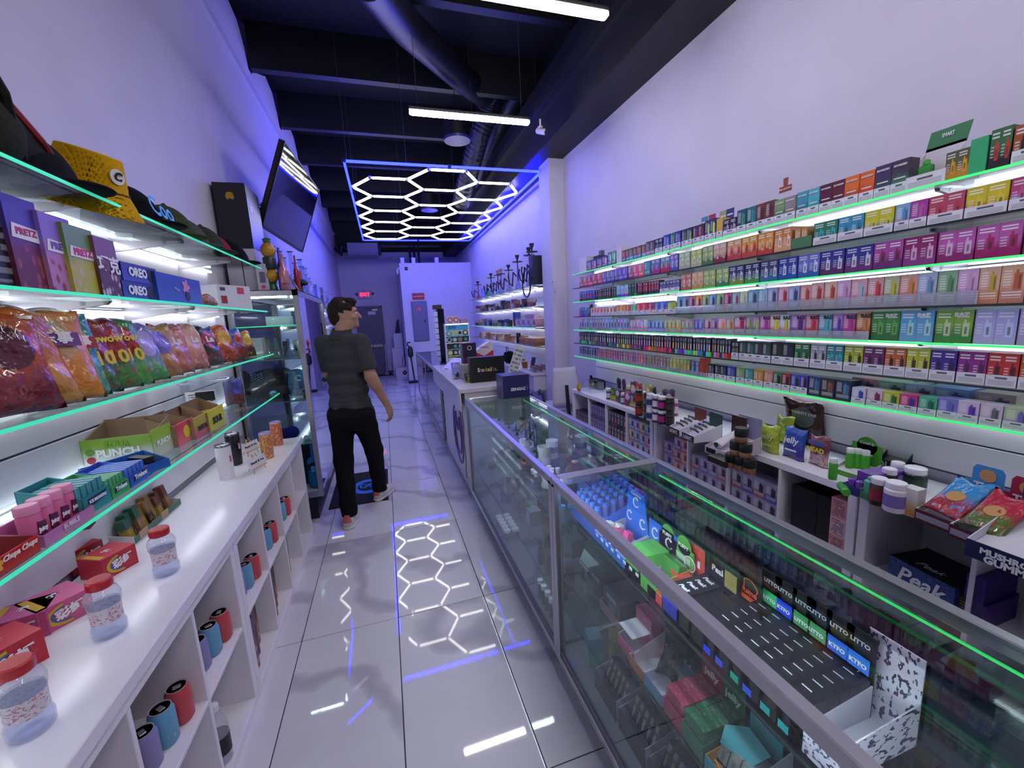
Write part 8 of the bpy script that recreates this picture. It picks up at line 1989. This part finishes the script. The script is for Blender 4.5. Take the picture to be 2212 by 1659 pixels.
# ================================================================== PERSON
def build_person():
    base = Vector((-.315, 3.46, 0))
    H = 1.79
    per = thing('person', 'person in a charcoal polo shirt, black trousers and white trainers, looking aside', 'person', base, 0)
    # local frame: +Y away from the camera (body faces +Y, a little to the right), +X right
    yaw = -.5                                     # body turned a little to its right
    c, s_ = math.cos(yaw), math.sin(yaw)
    def B(x, y, z): return (c * x - s_ * y, s_ * x + c * y, z)
    # joints
    hipL, hipR = B(-.095, .0, .93), B(.095, .0, .93)
    heelL = np.array(onz(752, 1143, 0) - base); heelR = np.array(onz(815, 1082, 0) - base)
    toeL = np.array(onz(778, 1106, 0) - base); toeR = np.array(onz(862, 1047, 0) - base)
    def nrm(v): return v / np.linalg.norm(v)
    dL = nrm(toeL - heelL); dR = nrm(toeR - heelR)
    ankL = heelL + dL * .06 + np.array((0, 0, .1)); ankR = heelR + dR * .06 + np.array((0, 0, .1))
    kneeL = (np.array(hipL) + ankL) / 2 + np.array((-.012, .03, .0)); kneeR = (np.array(hipR) + ankR) / 2 + np.array((.02, .035, .0))
    shL, shR = B(-.165, -.01, 1.46), B(.165, -.02, 1.46)
    elL, elR = B(-.205, .08, 1.2), B(.225, -.03, 1.19)
    wrL, wrR = B(-.15, .24, 1.02), B(.285, .05, .965)
    neck0, neck1 = B(0, -.02, 1.47), B(.012, .02, 1.6)
    hy = yaw - .95                                  # head turned right
    hc, hs = math.cos(hy), math.sin(hy); HC = np.array(B(.015, .035, 1.675))
    def Hd(x, y, z): return (HC[0] + hc * x - hs * y, HC[1] + hs * x + hc * y, HC[2] + z)
    HR = np.array([[hc, -hs, 0], [hs, hc, 0], [0, 0, 1]])
    lo, hi = (-.5, -.4, -.02), (.6, .75, 1.83)
    b = SDF(lo, hi, .0065)
    # head
    b.ell(Hd(0, -.012, .025), (.079, .1, .103), .02, HR)
    b.ell(Hd(0, .03, -.045), (.058, .066, .075), .03, HR)           # jaw
    b.ell(Hd(0, .078, -.088), (.024, .02, .018), .02, HR)            # chin
    b.ell(Hd(0, .078, .03), (.05, .02, .02), .015, HR)               # brow
    b.cone(Hd(0, .09, .02), Hd(0, .115, -.025), .009, .014, .012)    # nose
    b.ell(Hd(0, .09, -.055), (.022, .012, .007), .006, HR); b.ell(Hd(0, .088, -.066), (.02, .011, .007), .006, HR)
    for sx in (-1, 1):
        b.ell(Hd(sx * .03, .098, .008), (.015, .014, .009), .008, HR, True)   # eye socket
        b.ell(Hd(sx * .045, .06, -.02), (.02, .025, .02), .015, HR)
        b.ell(Hd(sx * .074, -.01, -.005), (.009, .02, .032), .006, HR)        # ear
        b.ell(Hd(sx * .08, -.006, -.002), (.005, .011, .018), .004, HR, True)
    b.cone(neck0, neck1, .066, .058, .03); b.cone(neck1, Hd(0, -.03, -.06), .058, .055, .03)
    # torso inside the shirt
    b.ell(B(0, 0, 1.32), (.125, .065, .17), .05, rotz(yaw)); b.ell(B(0, 0, 1.08), (.115, .065, .2), .05, rotz(yaw))
    for sh, el, wr in ((shL, elL, wrL), (shR, elR, wrR)):
        b.cone(sh, el, .05, .043, .03); b.cone(el, wr, .043, .028, .012)
        m = np.array(el) * .7 + np.array(wr) * .3; b.cone(el, m, .043, .041, .02)
    for hp, kn, an in ((hipL, kneeL, ankL), (hipR, kneeR, ankR)):
        b.cone(hp, kn, .075, .05, .03); b.cone(kn, an, .05, .034, .02)
    # hands: palm, four curled fingers, thumb
    for sgn, wr, el in ((-1, wrL, elL), (1, wrR, elR)):
        wr = np.array(wr); d = nrm(wr - np.array(el)); d = nrm(d + np.array((0, 0, -.35)))
        fw = nrm(np.array(B(0, 1, 0)) - d * (np.array(B(0, 1, 0)) @ d)); pal = np.cross(d, fw) * sgn   # palm normal towards the body
        if pal @ np.array(B(sgn, 0, 0)) > 0: pal = -pal
        k0 = wr + d * .085
        for q in (-.026, -.01, .008, .024): b.cone(wr + d * .012 + fw * q * .6, k0 + fw * q, .015, .0125, .008)
        for q, ln in ((-.029, .058), (-.01, .072), (.0095, .078), (.028, .07)):
            p0 = k0 + fw * q; p1 = p0 + d * ln * .45 + pal * .006; p2 = p1 + d * ln * .32 + pal * .018; p3 = p2 + d * ln * .2 + pal * .02
            b.cone(p0, p1, .0098, .0092, .003); b.cone(p1, p2, .0092, .0085, .002); b.cone(p2, p3, .0085, .0072, .002)
        t0 = wr + d * .03 + fw * .026; t1 = t0 + fw * .028 + d * .03 + pal * .008; t2 = t1 + d * .032 + fw * .008 + pal * .008
        b.cone(t0, t1, .0135, .0105, .006); b.cone(t1, t2, .0105, .008, .002)
    skin = mat('a8806c', .5, spec=.3, noise=.06, nscale=12)
    body = obj('body', b.mesh('body', 1), skin, per)
    # polo shirt
    t = SDF(lo, hi, .008)
    for z_, rx, ry, yo in ((1.44, .15, .085, -.005), (1.37, .172, .108, -.005), (1.28, .176, .116, 0), (1.18, .17, .118, .0), (1.08, .168, .12, 0), (.99, .176, .128, 0), (.91, .186, .135, 0)):
        t.ell(B(0, yo, z_), (rx, ry, .085), .035, rotz(yaw))
    t.cone(shL, shR, .058, .058, .04); t.ell(B(0, -.02, 1.49), (.1, .075, .05), .04, rotz(yaw))
    for sh, el in ((shL, elL), (shR, elR)):
        a = np.array(sh); e = a + (np.array(el) - a) * .86
        t.cone(a, e, .066, .066, .03)
    t.plane((0, 0, -1), -.835)
    for el, sh in ((elL, shL), (elR, shR)):                       # open the sleeves at a clean hem
        d = nrm(np.array(el) - np.array(sh)); cpt = np.array(sh) + (np.array(el) - np.array(sh)) * .8
        X, Y, Z = np.meshgrid(*t.ax, indexing='ij')
        side = (X - cpt[0]) * d[0] + (Y - cpt[1]) * d[1] + (Z - cpt[2]) * d[2]
        rr = np.sqrt((X - cpt[0]) ** 2 + (Y - cpt[1]) ** 2 + (Z - cpt[2]) ** 2)
        t.F = np.where(rr < .095, np.maximum(t.F, side), t.F)
    X, Y, Z = np.meshgrid(*t.ax, indexing='ij')
    yl_ = -s_ * X + c * Y; xl_ = c * X + s_ * Y
    t.F += .005 * np.sin(28 * Z + 9 * xl_ + 3 * np.sin(11 * xl_)) * np.clip((1.2 - Z) / .25, 0, 1) + .003 * np.sin(40 * xl_ + 20 * Z) * np.clip((1.42 - Z) / .3, 0, 1)
    t.F += .006 * np.exp(-((Z - 1.0) / .012) ** 2) * (yl_ < .02)      # crease at the small of the back
    shirt = obj('polo_shirt', t.mesh('polo_shirt', 1), mat('3e3f42', .9, spec=.15, noise=.14, nscale=70, bump=.12), per)
    k = SDF(B(-.2, -.3, 1.42), B(.45, .4, 1.64), .006)
    k = SDF((-.2, -.2, 1.42), (.2, .2, 1.64), .006); k.cone(B(0, -.022, 1.49), B(.006, -.005, 1.555), .088, .073, .0); k.cone(B(0, -.02, 1.45), B(.012, .02, 1.66), .068, .062, 0.0, True); k.plane((0, -.25, 1), 1.575); k.plane((0, 0, -1), -1.485)
    obj('collar', k.mesh('collar', 1), mat('3a3b3e', .9, spec=.15, noise=.1, nscale=70), per)
    # trousers
    q = SDF(lo, hi, .008)
    q.ell(B(0, -.012, .9), (.172, .125, .13), .04, rotz(yaw)); q.ell(B(-.07, -.055, .87), (.09, .085, .1), .05); q.ell(B(.07, -.055, .87), (.09, .085, .1), .05)
    for hp, kn, an, he in ((hipL, kneeL, ankL, heelL), (hipR, kneeR, ankR, heelR)):
        q.cone(np.array(hp) + [0, 0, -.05], kn, .1, .073, .03); q.cone(kn, an + np.array((0, 0, -.015)), .073, .062, .03)
    q.plane((0, 0, 1), .98)
    X, Y, Z = np.meshgrid(*q.ax, indexing='ij')
    q.F = np.maximum(q.F, .085 - Z)
    q.F += .004 * np.sin(36 * Z + 12 * X) * np.clip((.5 - Z) / .3, 0, 1) + .004 * np.sin(50 * Z + 20 * X) * np.exp(-((Z - .78) / .07) ** 2)
    obj('trousers', q.mesh('trousers', 1), mat('0b0b10', .85, spec=.2, noise=.15, nscale=40), per)
    # trainers
    for nm, he, d in (('left', heelL, dL), ('right', heelR, dR)):
        a = math.atan2(d[1], d[0]); R_ = rotz(a)
        sh = SDF((-.06, -.08, -.005), (.32, .08, .14), .0055)
        sh.cone((.04, 0, .045), (.13, 0, .045), .044, .045, .02); sh.cone((.13, 0, .04), (.245, .0, .034), .044, .034, .02); sh.cone((.05, 0, .07), (.07, 0, .1), .043, .04, .02); sh.ell((.14, 0, .072), (.06, .03, .022), .02)
        sh.plane((0, 0, -1), -.018)
        o = obj('trainer', sh.mesh('trainer', 1), mat('c8c4c4', .5, noise=.05), per, tuple(he - d * .012), (0, 0, a))
        so = SDF((-.06, -.08, -.005), (.32, .08, .05), .0055); so.cone((.035, 0, .012), (.14, 0, .012), .047, .049, .02); so.cone((.14, 0, .012), (.25, 0, .012), .049, .037, .02); so.plane((0, 0, -1), -.001); so.plane((0, 0, 1), .024)
        obj('sole', so.mesh('sole', 1), mat('d4d0d0', .5), o)
        ht = SDF((-.03, -.07, .02), (.08, .07, .12), .005); ht.cone((.037, 0, .05), (.05, 0, .098), .0445, .0425, .01); ht.plane((1, 0, 0), .02); ht.plane((0, 0, -1), -.055)
        obj('heel_patch', ht.mesh('heel', 1), mat('c8645c', .5), o)
        for kk in range(4): obj('lace', MB().tube([(.11 + .02 * kk, -.026, .078 - .004 * kk), (.115 + .02 * kk, 0, .091 - .006 * kk), (.11 + .02 * kk, .026, .078 - .004 * kk)], .0028, 5), mat('dcd8d8', .6), o)
    # hair: short, thick on top
    h_ = SDF(tuple(HC - .16), tuple(HC + .16), .005)
    h_.ell(Hd(0, -.02, .045), (.082, .102, .088), .01, HR); h_.ell(Hd(0, .035, .1), (.06, .062, .036), .02, HR); h_.ell(Hd(0, -.06, -.015), (.07, .056, .075), .02, HR)
    for sx in (-1, 1): h_.ell(Hd(sx * .06, .0, .045), (.024, .05, .045), .015, HR)
    X, Y, Z = np.meshgrid(*h_.ax, indexing='ij'); P = np.stack([X - HC[0], Y - HC[1], Z - HC[2]], -1) @ HR
    x_, y_, z_ = P[..., 0], P[..., 1], P[..., 2]
    h_.F = np.maximum(h_.F, np.minimum((y_ - .062) * 1.0, (.062 - z_)))          # forehead line
    h_.F = np.maximum(h_.F, np.minimum(y_ + .005, .03 - z_) * .9)                # cut in front of the ear
    h_.F = np.maximum(h_.F, -.085 - z_ - .0)                                     # nape
    h_.F += .004 * np.sin(90 * x_ + 30 * y_) * np.sin(70 * y_ + 40 * z_) + .006 * np.sin(38 * y_ + 24 * x_) * (z_ > .06)
    obj('hair', h_.mesh('hair', 1), mat('201610', .75, spec=.25, noise=.35, nscale=90, bump=.6), per)
    # eyes and brows
    for sx in (-1, 1):
        obj('eye', MB().lathe([(.0115 * math.sin(PI * v / 8) + .0002, -.0115 * math.cos(PI * v / 8)) for v in range(9)], Hd(sx * .03, .0815, .008), 12), mat('d8d0cc', .2), per, smooth=True)
        obj('eyebrow', MB().tube([Hd(sx * .014, .096, .028), Hd(sx * .03, .095, .033), Hd(sx * .046, .085, .027)], .004, 5), mat('1c1410', .8), per)
    obj('lips', MB().tube([Hd(-.02, .094, -.06), Hd(0, .103, -.06), Hd(.02, .094, -.06)], .0038, 6), mat('8c5a50', .5), per)
    obj('belt_tag', MB().box(-.012, .012, -.002, .002, -.004, .004), steel, per, B(.06, -.138, .85), (0, 0, yaw))
    return per
build_person()

# floor mat with a blue print
mt = thing('floor_mat', 'black floor mat with a bright blue round print', 'mat', (0, 0, 0))
c0, c1, c2, c3 = (-.6, 3.72), (-.12, 3.72), (-.12, 4.55), (-.6, 4.55)
obj('mat_board', MB().rbox(-.62, -.11, 3.72, 4.55, .0, .008, .003), mat('0c0c10', .9, bump=.4, nscale=200), mt)
bl = mat('2c80d8', .7)
obj('blue_ring', MB().loft([[(-.3 + r * math.cos(a), 4.12 + r * 1.15 * math.sin(a), .0086) for a in [.5 + 5.4 * k / 30 for k in range(31)]] for r in (.1, .16)], closed=False, caps=False), bl, mt)
obj('blue_script', MB().tube([(-.3 + .07 * math.cos(a), 4.12 + .05 * math.sin(2 * a), .009) for a in [2 * PI * k / 24 for k in range(25)]], .012, 5), bl, mt)
obj('blue_tail', MB().prism([(-.2, 3.98), (-.13, 4.02), (-.14, 4.06), (-.22, 4.03)], .0008, 'z', .008), bl, mt)
